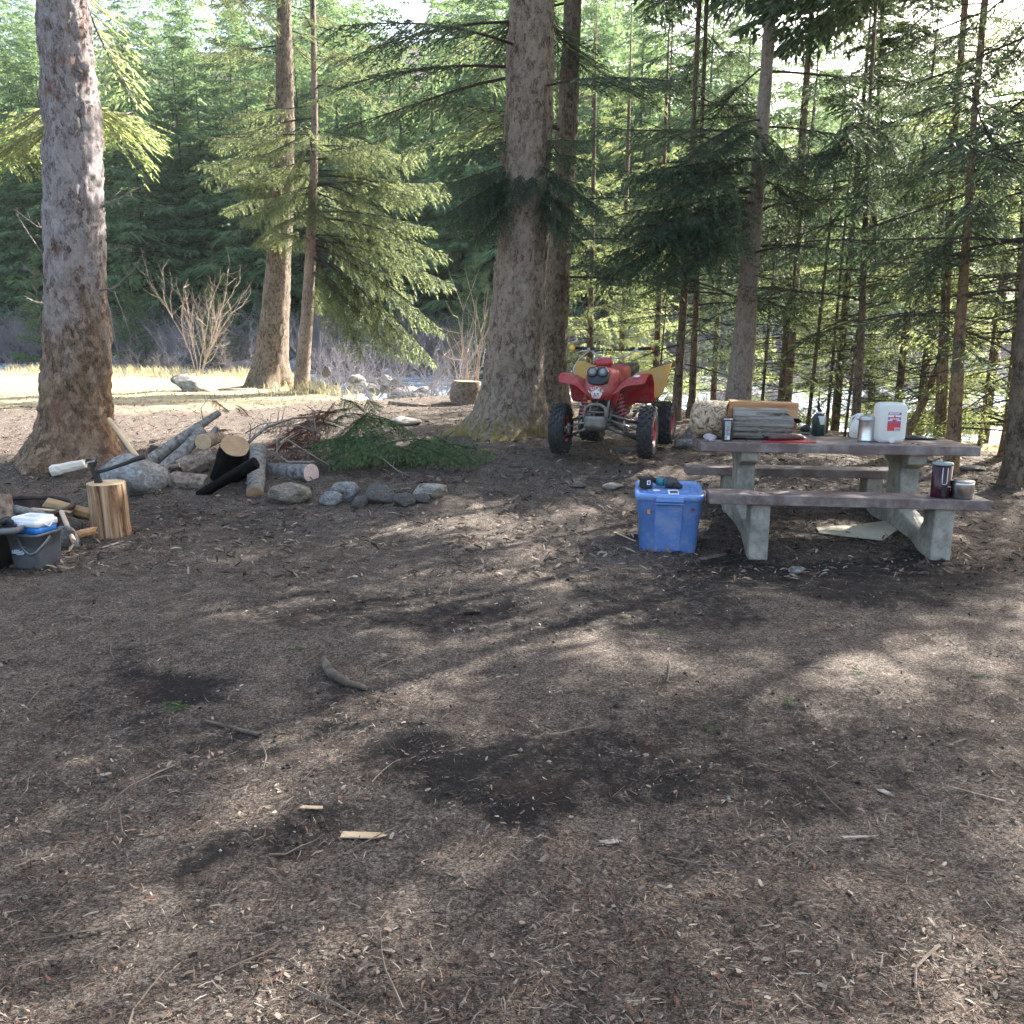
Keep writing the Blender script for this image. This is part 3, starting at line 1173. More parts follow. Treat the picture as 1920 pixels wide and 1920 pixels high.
tree('spruce_tree', 'thick grey-barked spruce trunk standing at the left above the boulder', [(862, 136, 132), (800, 140, 124), (750, 143, 118), (660, 147, 113), (600, 145, 108), (560, 142, 105), (480, 139, 101), (400, 138, 99), (300, 137, 97), (240, 135, 94)],
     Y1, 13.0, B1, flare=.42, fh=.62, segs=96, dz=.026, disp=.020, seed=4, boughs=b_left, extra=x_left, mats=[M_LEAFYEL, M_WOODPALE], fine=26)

# --- centre trunk, double at the base
Y4 = G(945, 815).y


def b_centre(lp, base):
    o = rnd_boughs(gT, lp, zof(200, Y4) - base.z, 12.0, 40, 2.9, 1.0, LIB_MID)
    Yf = Y4 - .5
    for (z, px, py, Y) in ((345, 845, 385, Yf), (335, 870, 440, Yf - .1), (330, 900, 360, Yf), (340, 1095, 400, Yf), (330, 1140, 350, Yf + .2), (320, 860, 340, Yf), (335, 830, 430, Yf + .2), (360, 1060, 430, Yf - .1), (320, 1010, 372, Yf - .3), (315, 960, 365, Yf - .35), (330, 815, 400, Yf - .2), (300, 830, 365, Yf + .2), (320, 855, 410, Yf + .3), (340, 1120, 440, Yf - .2), (300, 1100, 370, Yf - .3), (320, 1160, 400, Yf), (350, 880, 470, Yf + .1), (290, 1150, 300, Yf), (260, 830, 300, Yf), (270, 1120, 262, Yf), (380, 1130, 470, Yf)):
        o.append(aim(lp, base, gT, LIB_FINE, zof(z, Y4) - base.z, px, py, Y))
    return o


tree('spruce_tree', 'broad ridged spruce trunk with mossy foot beside the red quad bike', [(815, 950, 146), (770, 958, 124), (720, 962, 112), (660, 966, 104), (600, 969, 98), (500, 977, 94), (400, 984, 90), (300, 988, 88), (240, 991, 86)],
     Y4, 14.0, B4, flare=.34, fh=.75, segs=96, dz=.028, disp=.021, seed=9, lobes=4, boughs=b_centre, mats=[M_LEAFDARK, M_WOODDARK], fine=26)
Y5 = 12.6
tree('spruce_tree', 'darker spruce trunk close behind the broad trunk with the mossy foot', [(748, 1036, 64), (700, 1038, 50), (600, 1043, 44), (450, 1049, 42), (300, 1060, 38), (240, 1064, 36)],
     Y5, 14.0, B2, flare=.35, fh=.5, segs=60, dz=.04, disp=.010, seed=14,
     boughs=lambda lp, base: rnd_boughs(gT, lp, 3.2, 12, 26, 2.6, 1.0, LIB_MID) + rnd_boughs(gT, lp, 2.0, 3.4, 6, 1.8, 1.8, LIB_SPARSE, (-1, 1.2)), mats=[M_LEAF, M_WOODDARK])

# --- the pair left of centre on the creek bank
Y2 = 19.5
Y3 = 18.2


def b_pair2(lp, base):
    o = rnd_boughs(gT, lp, zof(430, Y2) - base.z, 13.0, 46, 2.6, 1.0, LIB_MID)
    for (z, px, py, Y) in ((330, 425, 320, Y2 - .6), (350, 440, 370, Y2 - .8), (300, 430, 290, Y2 - .4), (280, 450, 262, Y2), (400, 480, 470, Y2 - .9), (420, 500, 440, Y2 - 1), (310, 470, 330, Y2 - 1.2), (260, 490, 260, Y2 - 1.2)):
        o.append(aim(lp, base, gT, LIB_FINE, zof(z, Y2) - base.z, px, py, Y))
    for (py, way) in ((395, (410, 440)), (410, (420, 448)), (400, (450, 466))):
        o.append(aim(lp, base, gT, LIB_DEAD, zof(py - 25, Y2) - base.z, way[0], way[1], Y2 - .5, 1.4, .12))
    return o


tree('spruce_tree', 'brown spruce trunk with spreading root foot on the creek bank', [(700, 506, 70), (660, 510, 60), (600, 515, 52), (500, 522, 43), (400, 529, 38), (300, 533, 35), (240, 535, 33)],
     Y2, 15.0, B2, flare=.42, fh=.7, segs=72, dz=.04, disp=.014, seed=21, boughs=b_pair2, mats=[M_LEAFOLIVE, M_WOODDARK])


def b_pair3(lp, base):
    o = rnd_boughs(gT, lp, zof(300, Y3) - base.z, 12.0, 40, 2.4, .8, LIB_MID)
    tg = [(460, 840, 590), (465, 800, 640), (470, 760, 620), (480, 830, 650), (450, 850, 500), (440, 800, 470), (455, 780, 560), (500, 720, 600), (510, 680, 590), (530, 640, 590), (505, 760, 655), (440, 740, 520), (420, 700, 500),
          (350, 830, 330), (345, 790, 350), (340, 760, 400), (330, 840, 350), (360, 770, 440), (300, 800, 300), (320, 740, 330), (380, 720, 420), (390, 670, 430), (400, 640, 410), (340, 700, 380), (370, 600, 410), (290, 740, 270), (300, 690, 290),
          (250, 470, 300), (260, 520, 350), (240, 450, 270), (270, 500, 400), (300, 560, 330), (280, 620, 290), (240, 560, 262), (350, 470, 400), (330, 560, 400), (380, 590, 430), (245, 640, 255), (250, 600, 300), (420, 560, 470), (400, 500, 420), (360, 450, 420), (320, 540, 380), (300, 440, 340), (430, 480, 450), (440, 520, 470), (450, 500, 430), (350, 500, 380), (330, 520, 330), (520, 600, 580), (490, 640, 545), (400, 810, 400), (410, 840, 440), (475, 700, 650), (485, 660, 560)]
    for (z, px, py) in tg:
        o.append(aim(lp, base, gT, LIB_FINE, zof(z, Y3) - base.z, px, py, Y3 + gT.uniform(-1.4, .9), 2.0, .16))
    return o


tree('spruce_tree', 'slender spruce with wide drooping boughs leaning over the creek', [(708, 566, 30), (660, 570, 25), (600, 575, 22), (480, 582, 19), (330, 588, 15), (240, 590, 12)],
     Y3, 12.0, B3, flare=.25, fh=.4, segs=32, dz=.07, disp=.006, seed=31, boughs=b_pair3, mats=[M_LEAFOLIVE, M_WOODDARK])

# --- right-hand stand
Y6 = 11.5


def b_six(lp, base):
    o = rnd_boughs(gT, lp, 3.4, 11.0, 22, 2.3, .8, LIB_MID)
    o += rnd_boughs(gT, lp, 1.7, 3.4, 12, 1.7, 2.0, LIB_SPARSE)
    o += rnd_boughs(gT, lp, .9, 3.2, 14, .8, 1.2, LIB_DEAD, lmid=1.4)
    for (z, px, py, Y) in ((420, 1100, 470, Y6 - 1.0), (400, 1120, 500, Y6 - .9), (380, 1150, 450, Y6 - 1.2), (360, 1180, 420, Y6 - 1.1), (345, 1230, 470, Y6 - 1.4), (330, 1170, 360, Y6 - 1.4), (440, 1230, 520, Y6 - 1.2), (300, 1200, 330, Y6 - 1.3), (420, 1280, 500, Y6 - 1.4), (300, 1260, 350, Y6 - 1.5), (380, 1300, 440, Y6 - 1.5),
                        (250, 1500, 300, Y6 - 1.0), (260, 1520, 330, Y6 - .8), (270, 1470, 330, Y6 - 1.2), (340, 1570, 380, Y6 - .6), (240, 1350, 280, Y6 - 1.4), (330, 1540, 420, Y6 - .5), (225, 1290, 270, Y6 - 1.2), (410, 1180, 520, Y6 - .4)):
        o.append(aim(lp, base, gT, LIB_FINE, zof(z, Y6) - base.z, px, py, Y))
    return o


tree('spruce_tree', 'smooth tan spruce trunk leaning right behind the sawn log on the table', [(787, 1378, 52), (740, 1384, 47), (700, 1389, 44), (600, 1398, 39), (500, 1405, 34), (400, 1415, 29), (300, 1424, 25), (240, 1429, 23)],
     Y6, 12.0, B7, flare=.18, fh=.4, segs=40, dz=.05, disp=.005, seed=41, boughs=b_six, mats=[M_LEAFDARK, M_WOODDARK])

gS = np.random.default_rng(8)
LIB_STAND = [bough(gS, 1.8, droop=gS.uniform(.05, .45), tip=gS.uniform(.0, .2), nl=21, sp=.055, tl=.072, tw=.018, bare=.24, hang=gS.uniform(.3, 1.0), wid=.42, prob=.85) for _ in range(7)]
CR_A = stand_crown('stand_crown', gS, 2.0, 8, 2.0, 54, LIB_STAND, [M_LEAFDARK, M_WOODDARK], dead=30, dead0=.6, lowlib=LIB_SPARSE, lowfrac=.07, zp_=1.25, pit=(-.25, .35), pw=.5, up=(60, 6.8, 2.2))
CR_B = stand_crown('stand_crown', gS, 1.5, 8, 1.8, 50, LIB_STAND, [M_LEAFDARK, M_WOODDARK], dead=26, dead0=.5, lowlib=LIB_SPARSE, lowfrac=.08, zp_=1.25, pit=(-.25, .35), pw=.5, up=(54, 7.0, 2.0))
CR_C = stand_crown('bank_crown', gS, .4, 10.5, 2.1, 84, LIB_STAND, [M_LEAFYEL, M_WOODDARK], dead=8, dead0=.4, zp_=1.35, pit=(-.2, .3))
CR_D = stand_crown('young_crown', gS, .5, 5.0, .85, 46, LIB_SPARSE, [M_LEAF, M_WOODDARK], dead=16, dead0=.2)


def stand(label, rows, Y, crown, bark, seed, sc=1.0, top=12.0, rot=0., name='spruce_tree', group='spruces of the stand behind the table', segs=18, aims=()):
    pts, rad = px_trunk(rows, Y, top)

    def ex(t, lp, base):
        c = link('crown', crown, t)
        tp = interp_axis(lp, 4.0)
        bt = interp_axis(lp, .3)
        d = (tp - bt)
        c.location = (bt.x, bt.y, 0)
        c.rotation_euler = Euler((-math.atan2(d.y, d.z), math.atan2(d.x, d.z), 0), 'XYZ')
        c.rotation_euler = (Matrix.Rotation(math.atan2(d.x, d.z), 3, 'Y') @ Matrix.Rotation(rot, 3, 'Z')).to_euler()
        c.scale = (sc, sc, sc)
    return tree(name, label, rows, Y, top, bark, group=group, flare=.2, fh=.35, segs=segs, dz=.12, disp=.004, seed=seed, extra=ex, mats=[M_LEAFDARK, M_WOODDARK],
                boughs=(lambda lp, base: [aim(lp, base, gT, LIB_FINE, zof(z, Y) - base.z, px, py, Y + dy) for z, px, py, dy in aims]) if aims else None)


stand('dark spruce trunk rising just right of the quad bike rear wheel', [(775, 1268, 19), (740, 1270, 17), (640, 1277, 15), (540, 1284, 13), (400, 1292, 11), (240, 1300, 9)], 13.0, CR_A, B5, 51, 1.0, 11, .3)
stand('thin dark spruce trunk second to the right of the quad bike', [(772, 1294, 15), (740, 1298, 13), (640, 1302, 12), (540, 1307, 10), (240, 1316, 7)], 13.4, CR_B, B5, 52, .95, 10, 1.4)
stand('brown spruce trunk just right of the tan leaning trunk', [(768, 1474, 18), (740, 1477, 17), (640, 1485, 17), (540, 1491, 15), (400, 1500, 12), (240, 1508, 9)], 14.6, CR_B, B3, 53, 1.05, 12, 2.2, aims=[(330, 1400, 390, -1.2), (360, 1440, 430, -1.4), (340, 1570, 400, -1.2), (300, 1360, 320, -1.6), (420, 1560, 480, -1.0), (400, 1420, 500, -1)])
stand('tall dark thin spruce trunk above the metal coffee pot', [(800, 1602, 17), (780, 1605, 16), (690, 1611, 14), (600, 1616, 12), (400, 1623, 9), (270, 1627, 6), (240, 1628, 5)], 11.2, CR_A, B5, 54, .82, 9, 2.9, aims=[(260, 1500, 320, -.8), (250, 1545, 300, -1.1), (350, 1550, 420, -.6), (240, 1700, 320, -.9), (280, 1740, 360, -.6), (240, 1680, 275, -1.2), (360, 1750, 430, -.4), (330, 1490, 400, .3), (300, 1640, 380, -1.4), (225, 1760, 260, -.3), (225, 1580, 265, -1.2)])
stand('blackish spruce trunk directly above the white water jug', [(790, 1637, 16), (770, 1635, 15), (650, 1634, 13), (560, 1637, 11), (300, 1642, 7), (240, 1643, 6)], 13.8, CR_B, B2, 55, .9, 10, 4.0)
stand('left trunk of the twin spruces behind the right end of the table', [(835, 1760, 23), (800, 1763, 21), (700, 1767, 19), (600, 1771, 17), (400, 1781, 13), (260, 1790, 10), (240, 1791, 10)], 10.3, CR_A, B6, 56, .95, 11, 5.1, aims=[(300, 1690, 360, -.6), (360, 1680, 430, -.3), (430, 1660, 480, -.1), (270, 1850, 330, -.8), (400, 1850, 470, -.6), (330, 1640, 330, -.9), (480, 1690, 600, .4)])
stand('right trunk of the twin spruces behind the right end of the table', [(872, 1784, 26), (810, 1789, 24), (700, 1795, 21), (600, 1801, 18), (400, 1815, 14), (300, 1821, 12), (240, 1825, 11)], 9.0, CR_B, B6, 57, 1.0, 11, .8, aims=[(270, 1905, 310, -.4), (330, 1925, 380, -.2), (440, 1720, 500, -.5), (470, 1690, 545, -.2), (430, 1895, 510, -.5), (360, 1870, 420, -.9), (400, 1930, 450, .1), (250, 1740, 300, -.6), (500, 1880, 560, -.2), (520, 1900, 600, .2)])
stand('dark spruce trunk cut by the right edge of the photograph', [(905, 1902, 46), (850, 1908, 42), (760, 1915, 38), (600, 1926, 34), (400, 1938, 28), (240, 1946, 24)], 8.2, CR_A, B2, 58, 1.0, 12, 1.9, segs=36)
stand('orange spruce trunk left of the dark right-edge trunk', [(850, 1889, 27), (800, 1895, 25), (700, 1904, 22), (600, 1911, 19), (400, 1922, 15), (240, 1930, 11)], 9.9, CR_C, B6, 59, .9, 11, 2.6)

# the trunk that leans against the twin spruces
t = thing('leaning_trunk', 'bare crooked trunk leaning right against the twin spruces', 'tree', at(1700, 815, 10.6))
pp = [at(1695, 835, 10.5), at(1703, 808, 10.6), at(1722, 775, 10.6), (at(1737, 740, 10.6)), at(1748, 712, 10.55), at(1757, 688, 10.5)]
o0 = t.location.copy()
MB().tube([p - o0 for p in pp], [.062, .058, .05, .046, .043, .035], 14).build('trunk', B6, t)
mbx = MB()
mbx.tube([at(1745, 735, 10.5) - o0, at(1775, 712, 10.4) - o0, at(1800, 700, 10.3) - o0], [.012, .008, .004], 6)
mbx.tube([at(1757, 690, 10.5) - o0, at(1762, 660, 10.45) - o0, at(1775, 640, 10.4) - o0], [.03, .015, .006], 6)
mbx.build('branch', M_WOODDARK, t)

# thin young spruces in the stand
for i, (px, py, Y, sc, lb) in enumerate(((1427, 768, 13.5, .95, 'thin young spruce pole just right of the tan leaning trunk'), (1459, 765, 13.0, 1.05, 'thin young spruce pole left of the brown trunk behind the log'),
                                      (1515, 785, 12.3, 1.1, 'young spruce pole behind the green gas bottle, left one'), (1551, 782, 12.6, 1.0, 'young spruce pole behind the green gas bottle, right one'),
                                      (1234, 700, 15.0, .7, 'small young spruce behind the quad bike handlebar'), (1585, 800, 12.0, .75, 'short young spruce left of the coffee pot'), (1840, 800, 10.6, .9, 'whip-thin young spruce beside the creek right of the twin spruces'))):
    b0 = at(px, py, Y)
    b0.z = TZ(b0.x, b0.y)
    t = thing('young_spruce', lb, 'tree', b0, 0, 'young spruces of the stand')
    lx = R.uniform(-.02, .05)
    MB().tube([(0, 0, -.1), (lx * 1.5, 0, 1.5 * sc), (lx * 3.2, 0.02, 3.2 * sc), (lx * 5, 0, 5.1 * sc)], [.03 * sc, .025 * sc, .016 * sc, .004], 8).build('trunk', B5, t)
    c = link('crown', CR_D, t)
    c.rotation_euler = (0, lx, i * 1.3)
    c.scale = (sc, sc, sc)


def simple_trunk(t, h, r, mat, lean=0.0, n=10):
    MB().tube([(0, 0, -.2), (lean * .3 * h, 0, h * .3), (lean * h * .7, 0, h * .7), (lean * h, 0, h)], [r * 1.15, r * .85, r * .5, r * .08], n).build('trunk', mat, t)


# sunlit spruces on the near bank seen between the trunks
bank_sp = [(1105, 15.2, .85, CR_C, 'sunlit yellow-green spruce behind the quad bike seat'), (1165, 16.6, .95, CR_C, 'sunlit yellow-green spruce right of the broad trunk'), (1230, 15.8, .9, CR_C, 'sunlit spruce above the quad bike right grip'), (1340, 15.6, .8, CR_B, 'open green spruce on the bank behind the tan trunk'),
           (1425, 16.0, .85, CR_C, 'sunlit spruce showing between tan trunk and brown trunk'), (1535, 14.8, .85, CR_C, 'sunlit spruce on the bank above the green gas bottle'), (1575, 13.4, .8, CR_B, 'green spruce on the bank left of the coffee pot'), (1690, 12.8, .8, CR_C, 'sunlit spruce behind the leaning trunk'), (1860, 11.6, .85, CR_C, 'sunlit spruce at the water right of the twin spruces'),
           (1665, 13.6, .7, CR_B, 'green spruce behind the white water jug'), (1735, 12.6, .9, CR_C, 'sunlit spruce behind the twin spruces')]
for i, (px, Y, sc, cr, lb) in enumerate(bank_sp):
    sc *= .74
    b0 = at(px, 700, Y)
    b0.y = min(b0.y, float(near_bank(b0.x)) - .3 + .9)
    b0.z = TZ(b0.x, b0.y)
    t = thing('bank_spruce', lb, 'tree', b0, 0, 'spruces along the near bank')
    simple_trunk(t, 11 * sc, .10 * sc, B5)
    c = link('crown', cr, t)
    c.rotation_euler = (0, 0, i * 2.1)
    c.scale = (sc, sc, sc)

# unseen spruces added on the right to shade the clearing
side_sp = [(9.0, 7.4, 1.1, CR_A), (8.4, 4.4, 1.0, CR_B), (11.4, 5.6, 1.2, CR_A), (12.2, 8.8, 1.2, CR_B), (10.6, 11.6, 1.1, CR_A)]
for i, (x, y, sc, cr) in enumerate(side_sp):
    t = thing('spruce_tree', 'unseen spruce added beyond the right edge to shade the clearing', 'tree', (x, y, TZ(x, y)), 0, 'shading spruces added beyond the right edge')
    simple_trunk(t, 12.5 * sc, .13 * sc, B5)
    c = link('crown', cr, t)
    c.rotation_euler = (0, 0, i * 1.7)
    c.scale = (sc, sc, sc)

# ------------------------------------------------------------------ far bank
ONES = ['', 'first', 'second', 'third', 'fourth', 'fifth', 'sixth', 'seventh', 'eighth', 'ninth', 'tenth', 'eleventh', 'twelfth', 'thirteenth', 'fourteenth', 'fifteenth', 'sixteenth', 'seventeenth', 'eighteenth', 'nineteenth']
TENS = {2: 'twent', 3: 'thirt', 4: 'fort', 5: 'fift', 6: 'sixt', 7: 'sevent', 8: 'eight'}


def nth(i):
    if i < 20:
        return ONES[i]
    return TENS[i // 10] + ('ieth' if i % 10 == 0 else 'y-' + ONES[i % 10])


gF = np.random.default_rng(3)
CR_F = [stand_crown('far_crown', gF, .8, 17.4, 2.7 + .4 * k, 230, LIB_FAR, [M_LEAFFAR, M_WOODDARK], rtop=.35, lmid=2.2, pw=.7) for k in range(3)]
ME_FT = MB().tube([(0, 0, -.5), (0, 0, 6), (0, 0, 12), (0, 0, 16)], [.2, .12, .05, .01], 8)
far_rows = []
xs_far = np.linspace(-35, 13, 29)
ft_mesh = None
for i, x in enumerate(xs_far):
    x = float(x + gF.uniform(-.6, .6))
    y = float(far_bank(x)) + 2.2 + gF.uniform(0, 3.0)
    side = 'left of the thick left trunk' if x / y < -.57 else ('between the left trunk and the bank pair' if x / y < -.3 else ('behind the drooping spruce' if x / y < -.06 else 'behind the broad centre trunk and quad bike' if x / y < .2 else 'behind the stand at right'))
    t = thing('far_spruce', 'blue-green spruce at the far water edge, %s from the left' % nth(i + 1), 'tree', (x, y, TZ(x, y)), 0, 'spruces on the far bank ' + side)
    if ft_mesh is None:
        ft_mesh = ME_FT.build('trunk', M_WOODDARK, t).data
    else:
        link('trunk', ft_mesh, t)
    c = link('crown', CR_F[i % 3], t)
    sc = gF.uniform(.9, 1.3)
    c.scale = (sc, sc, sc * gF.uniform(.9, 1.1))
    c.rotation_euler = (0, 0, gF.uniform(0, 6))

# the wooded slope behind
lst = []
for i in range(230):
    x = float(gF.uniform(-60, 50))
    y = float(far_bank(x)) + 5.5 + gF.random() ** 1.2 * 62
    if x > 14 and y < 60 and gF.random() < .5:
        continue
    z = TZ(x, y)
    h = gF.uniform(15, 22) * (.75 if x > 14 else 1)
    nb = 42 if y < 75 else 30
    for k in range(nb):
        f = (k + gF.random()) / nb
        rr = 3.5 * (1 - f) ** .75 * gF.uniform(.7, 1.15) + .3
        lst.append(place(LIB_LOW[gF.integers(4)], gF.uniform(0, 6.283), .1, rr / 2.2, (x, y, z + .8 + (h - 1) * f)))
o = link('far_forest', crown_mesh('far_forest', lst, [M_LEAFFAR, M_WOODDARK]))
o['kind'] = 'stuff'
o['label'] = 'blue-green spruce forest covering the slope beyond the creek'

# small light green saplings
CR_S = []
for k in range(2):
    l2 = []
    for i in range(60):
        f = (i + gF.random()) / 60
        l2.append(place(LIB_SAP[gF.integers(4)], gF.uniform(0, 6.28), .25 + .3 * f, ((1 - f) * .95 + .1) / .9, (0, 0, .15 + 3.0 * f)))
    CR_S.append(crown_mesh('sapling_crown', l2, [M_LEAFLITE, M_WOODDARK]))
for i, (px, pyb, Y, sc, lb) in enumerate(((405, 560, 40.5, 1.4, 'small light green spruce between the left trunk and the bank pair'), (890, 560, 36, 1.9, 'bright green young spruce left of the broad centre trunk'), (915, 610, 34, 1.5, 'low bright green young spruce touching the broad trunk'), (70, 560, 43, 1.5, 'light green young spruce left of the thick left trunk'), (250, 575, 43.5, 1.5, 'light green young spruce right of the thick left trunk'))):
    b0 = at(px, pyb, Y)
    gz = TZ(b0.x, b0.y)
    t = thing('young_spruce', lb, 'tree', (b0.x, b0.y, gz), 0, 'young spruces across the creek')
    s2 = max(sc, (at(px, pyb - 110, Y).z - gz) / 3.2)
    MB().tube([(0, 0, -.1), (0, 0, 3.1 * s2)], [.03 * s2, .006], 6).build('trunk', B5, t)
    c = link('crown', CR_S[i % 2], t)
    c.scale = (sc, sc, s2)


# ------------------------------------------------------------------ bare bushes
def bush_quads(g, h, nst, spread, lev=3, r0=.012):
    out = []

    def seg(a, b, ra, rb):
        d = b - a
        s1 = np.cross(d, g.normal(0, 1, 3))
        s1 /= max(np.linalg.norm(s1), 1e-6)
        s2 = np.cross(d, s1)
        s2 /= max(np.linalg.norm(s2), 1e-6)
        for s in (s1, s2):
            out.append(np.stack([a - s * ra, b - s * rb, b + s * rb, a + s * ra]))

    def grow(p, d, L, r, lv):
        n = 4
        for k in range(n):
            q = p + d * L / n
            seg(p, q, r * (1 - .18 * k), r * (1 - .18 * (k + 1)))
            p = q
            d = d + g.normal(0, .13, 3) + np.array([0, 0, .10])
            d /= np.linalg.norm(d)
            if lv > 0 and k >= 0:
                for _ in range(2 if g.random() < .6 else 1):
                    dd = d + g.normal(0, .55, 3)
                    dd /= np.linalg.norm(dd)
                    grow(p, dd, L * g.uniform(.35, .6), r * .5, lv - 1)
    for i in range(nst):
        a = g.uniform(0, 6.28)
        d = np.array([math.cos(a) * spread * g.uniform(.2, 1), math.sin(a) * spread * g.uniform(.2, 1), 1.0])
        d /= np.linalg.norm(d)
        grow(np.array([math.cos(a) * .1, math.sin(a) * .1, 0]), d, h * g.uniform(.6, 1.0), r0, lev)
    return np.stack(out)


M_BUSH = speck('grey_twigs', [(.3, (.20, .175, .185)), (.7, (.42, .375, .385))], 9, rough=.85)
M_BUSHLIT = speck('sun_pale_twigs', [(.3, (.44, .35, .28)), (.7, (.66, .57, .48))], 9, rough=.8)  # paler copy of the twigs with sunlight painted into it
gB = np.random.default_rng(15)
BU = [mesh_quads('bare_bush', bush_quads(gB, 1.7, 14, 1.5, 2, .016), [M_BUSH]) for _ in range(3)]
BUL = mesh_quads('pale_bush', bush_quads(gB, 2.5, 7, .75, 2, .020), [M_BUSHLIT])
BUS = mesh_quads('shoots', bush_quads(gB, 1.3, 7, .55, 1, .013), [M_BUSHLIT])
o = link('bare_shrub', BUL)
p = G(372, 704)
o.location = p
o.scale = (.85, .85, 1.02)
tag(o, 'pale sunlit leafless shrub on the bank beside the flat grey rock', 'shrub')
k = 0
for i in range(76):
    x = -34 + 52 * (i + gB.random()) / 76
    row = i % 3
    y = float(far_bank(x)) + (-1.6, .2, 1.6)[row] + gB.uniform(-.5, .5)
    o = link('bare_bush', BU[i % 3])
    o.location = (x, y, TZ(x, y) - .1)
    s = gB.uniform(1.0, 1.6)
    o.scale = (s * 1.2, s * 1.2, s)
    o.rotation_euler = (0, 0, gB.uniform(0, 6))
    side = 'left of the bank pair' if x / y < -.28 else ('behind the drooping spruce' if x / y < -.02 else 'behind the quad bike and the stand')
    tag(o, 'grey leafless bush in the thicket across the creek, %s from the left' % nth(i + 1), 'bush', 'grey thicket across the creek ' + side)
for i, (px, py, Y, s, lb) in enumerate(((700, 700, 23, 1.0, 'grey leafless bush arching over the stones below the drooping boughs'), (790, 715, 20, .9, 'grey leafless bush right of the creek stones'), (640, 690, 25, 1.1, 'grey leafless bush just right of the slender spruce'), (830, 700, 24, 1.1, 'grey leafless bush left of the stump shoots'), (450, 690, 26, .8, 'grey leafless bush left of the root foot'),
                                        (290, 690, 28, .8, 'grey leafless bush right of the thick left trunk'), (1060, 700, 19, .8, 'grey leafless bush behind the quad bike left grip'), (1340, 740, 18.5, .9, 'grey leafless bush left of the tan trunk'), (1700, 790, 13.5, .5, 'small leafless bush beside the leaning trunk'), (1400, 760, 17, .6, 'small leafless bush right of the tan trunk'))):
    b0 = at(px, py, Y)
    o = link('bare_bush', BU[i % 3])
    o.location = (b0.x, b0.y, max(TZ(b0.x, b0.y), float(water_z(b0.x)) + .05))
    o.scale = (s, s, s)
    o.rotation_euler = (0, 0, i * 1.1)
    tag(o, lb, 'bush', 'leafless bushes in the creek bed')

# ------------------------------------------------------------------ stones
import bmesh


def rock_mesh(name, seed, cuts=7, lump=.18, sub=3, mat=None):
    g = np.random.default_rng(seed)
    bm = bmesh.new()
    bmesh.ops.create_icosphere(bm, subdivisions=sub + 1, radius=.5)
    P = np.array([v.co for v in bm.verts])
    n = P / np.linalg.norm(P, axis=1, keepdims=True)
    r = .5 * (1 + lump * vnoise(n[:, 0] * 1.5, n[:, 1] * 1.5, n[:, 2] * 1.5, seed) + .25 * lump * vnoise(n[:, 0] * 4, n[:, 1] * 4, n[:, 2] * 4, seed + 1) + .04 * vnoise(n[:, 0] * 9, n[:, 1] * 9, n[:, 2] * 9, seed + 2))
    P = n * r[:, None]
    for k in range(cuts):
        d = g.normal(0, 1, 3)
        d /= np.linalg.norm(d)
        h = g.uniform(.33, .46)
        s = P @ d
        P = P - np.where(s > h, (s - h) * .85, 0)[:, None] * d
    mn, mx = P.min(0), P.max(0)
    P = (P - (mn + mx) / 2) / (mx - mn)
    for v, p in zip(bm.verts, P):
        v.co = p
    me = bpy.data.meshes.new(name)
    bm.to_mesh(me)
    bm.free()
    me.polygons.foreach_set('use_smooth', [True] * len(me.polygons))
    if mat:
        me.materials.append(mat)
    return me


def stone_mat(name, a, b, dirt=(.10, .085, .07)):
    return speck(name, [(.33, tuple(x * .45 for x in a)), (.47, a), (.62, b), (.8, tuple(min(1, x * 1.25) for x in b))], 13, rough=.85, bs_=.8, bd=.03, dirt=(dirt, .4), dscale=2.2, spec=.3)


ST_GREY = stone_mat('grey_granite', (.31, .312, .315), (.44, .44, .445))
ST_TAN = stone_mat('tan_stone', (.25, .215, .17), (.36, .32, .26))
ST_BLUE = stone_mat('blue_grey_stone', (.27, .285, .295), (.38, .395, .405))
ST_DARK = stone_mat('dark_stone', (.11, .105, .105), (.19, .18, .18))
ST_PALE = stone_mat('pale_stone', (.36, .34, .30), (.47, .45, .41))
RK = {}


def rock(label, box, mat, seed, Yo=None, dm=.75, sink=.18, rz=0, cuts=10, group=None, tilt=0, name='stone', lump=.18, hm=1.0):
    x0, y0, x1, y1 = box
    b = G((x0 + x1) / 2, y1) if Yo is None else at((x0 + x1) / 2, y1, Yo)
    if Yo is not None:
        b.z = TZ(b.x, b.y) if b.y < near_bank(b.x) else b.z
        y1 = 960 - FPX * math.tan(math.atan2(b.z - CAM_H, b.y) + PITCH)
    dp = depth_of(b)
    wd = (x1 - x0) / FPX * dp
    ext = max(8, y1 - y0) / FPX * dp
    d = wd * dm
    h = max(.04, ext - .12 * d) * hm
    key = (seed, cuts, lump)
    if key not in RK:
        RK[key] = rock_mesh(name, seed, cuts, lump)
    me = RK[key].copy()
    me.materials.clear()
    me.materials.append(mat)
    o = link(name, me)
    hh = h / (1 - sink)
    o.scale = (wd, d, hh)
    o.location = (b.x * (b.y + d * .42) / b.y, b.y + d * .42, b.z + hh * (.5 - sink))
    o.rotation_euler = (0, tilt, rz)
    return tag(o, label, 'stone', group)


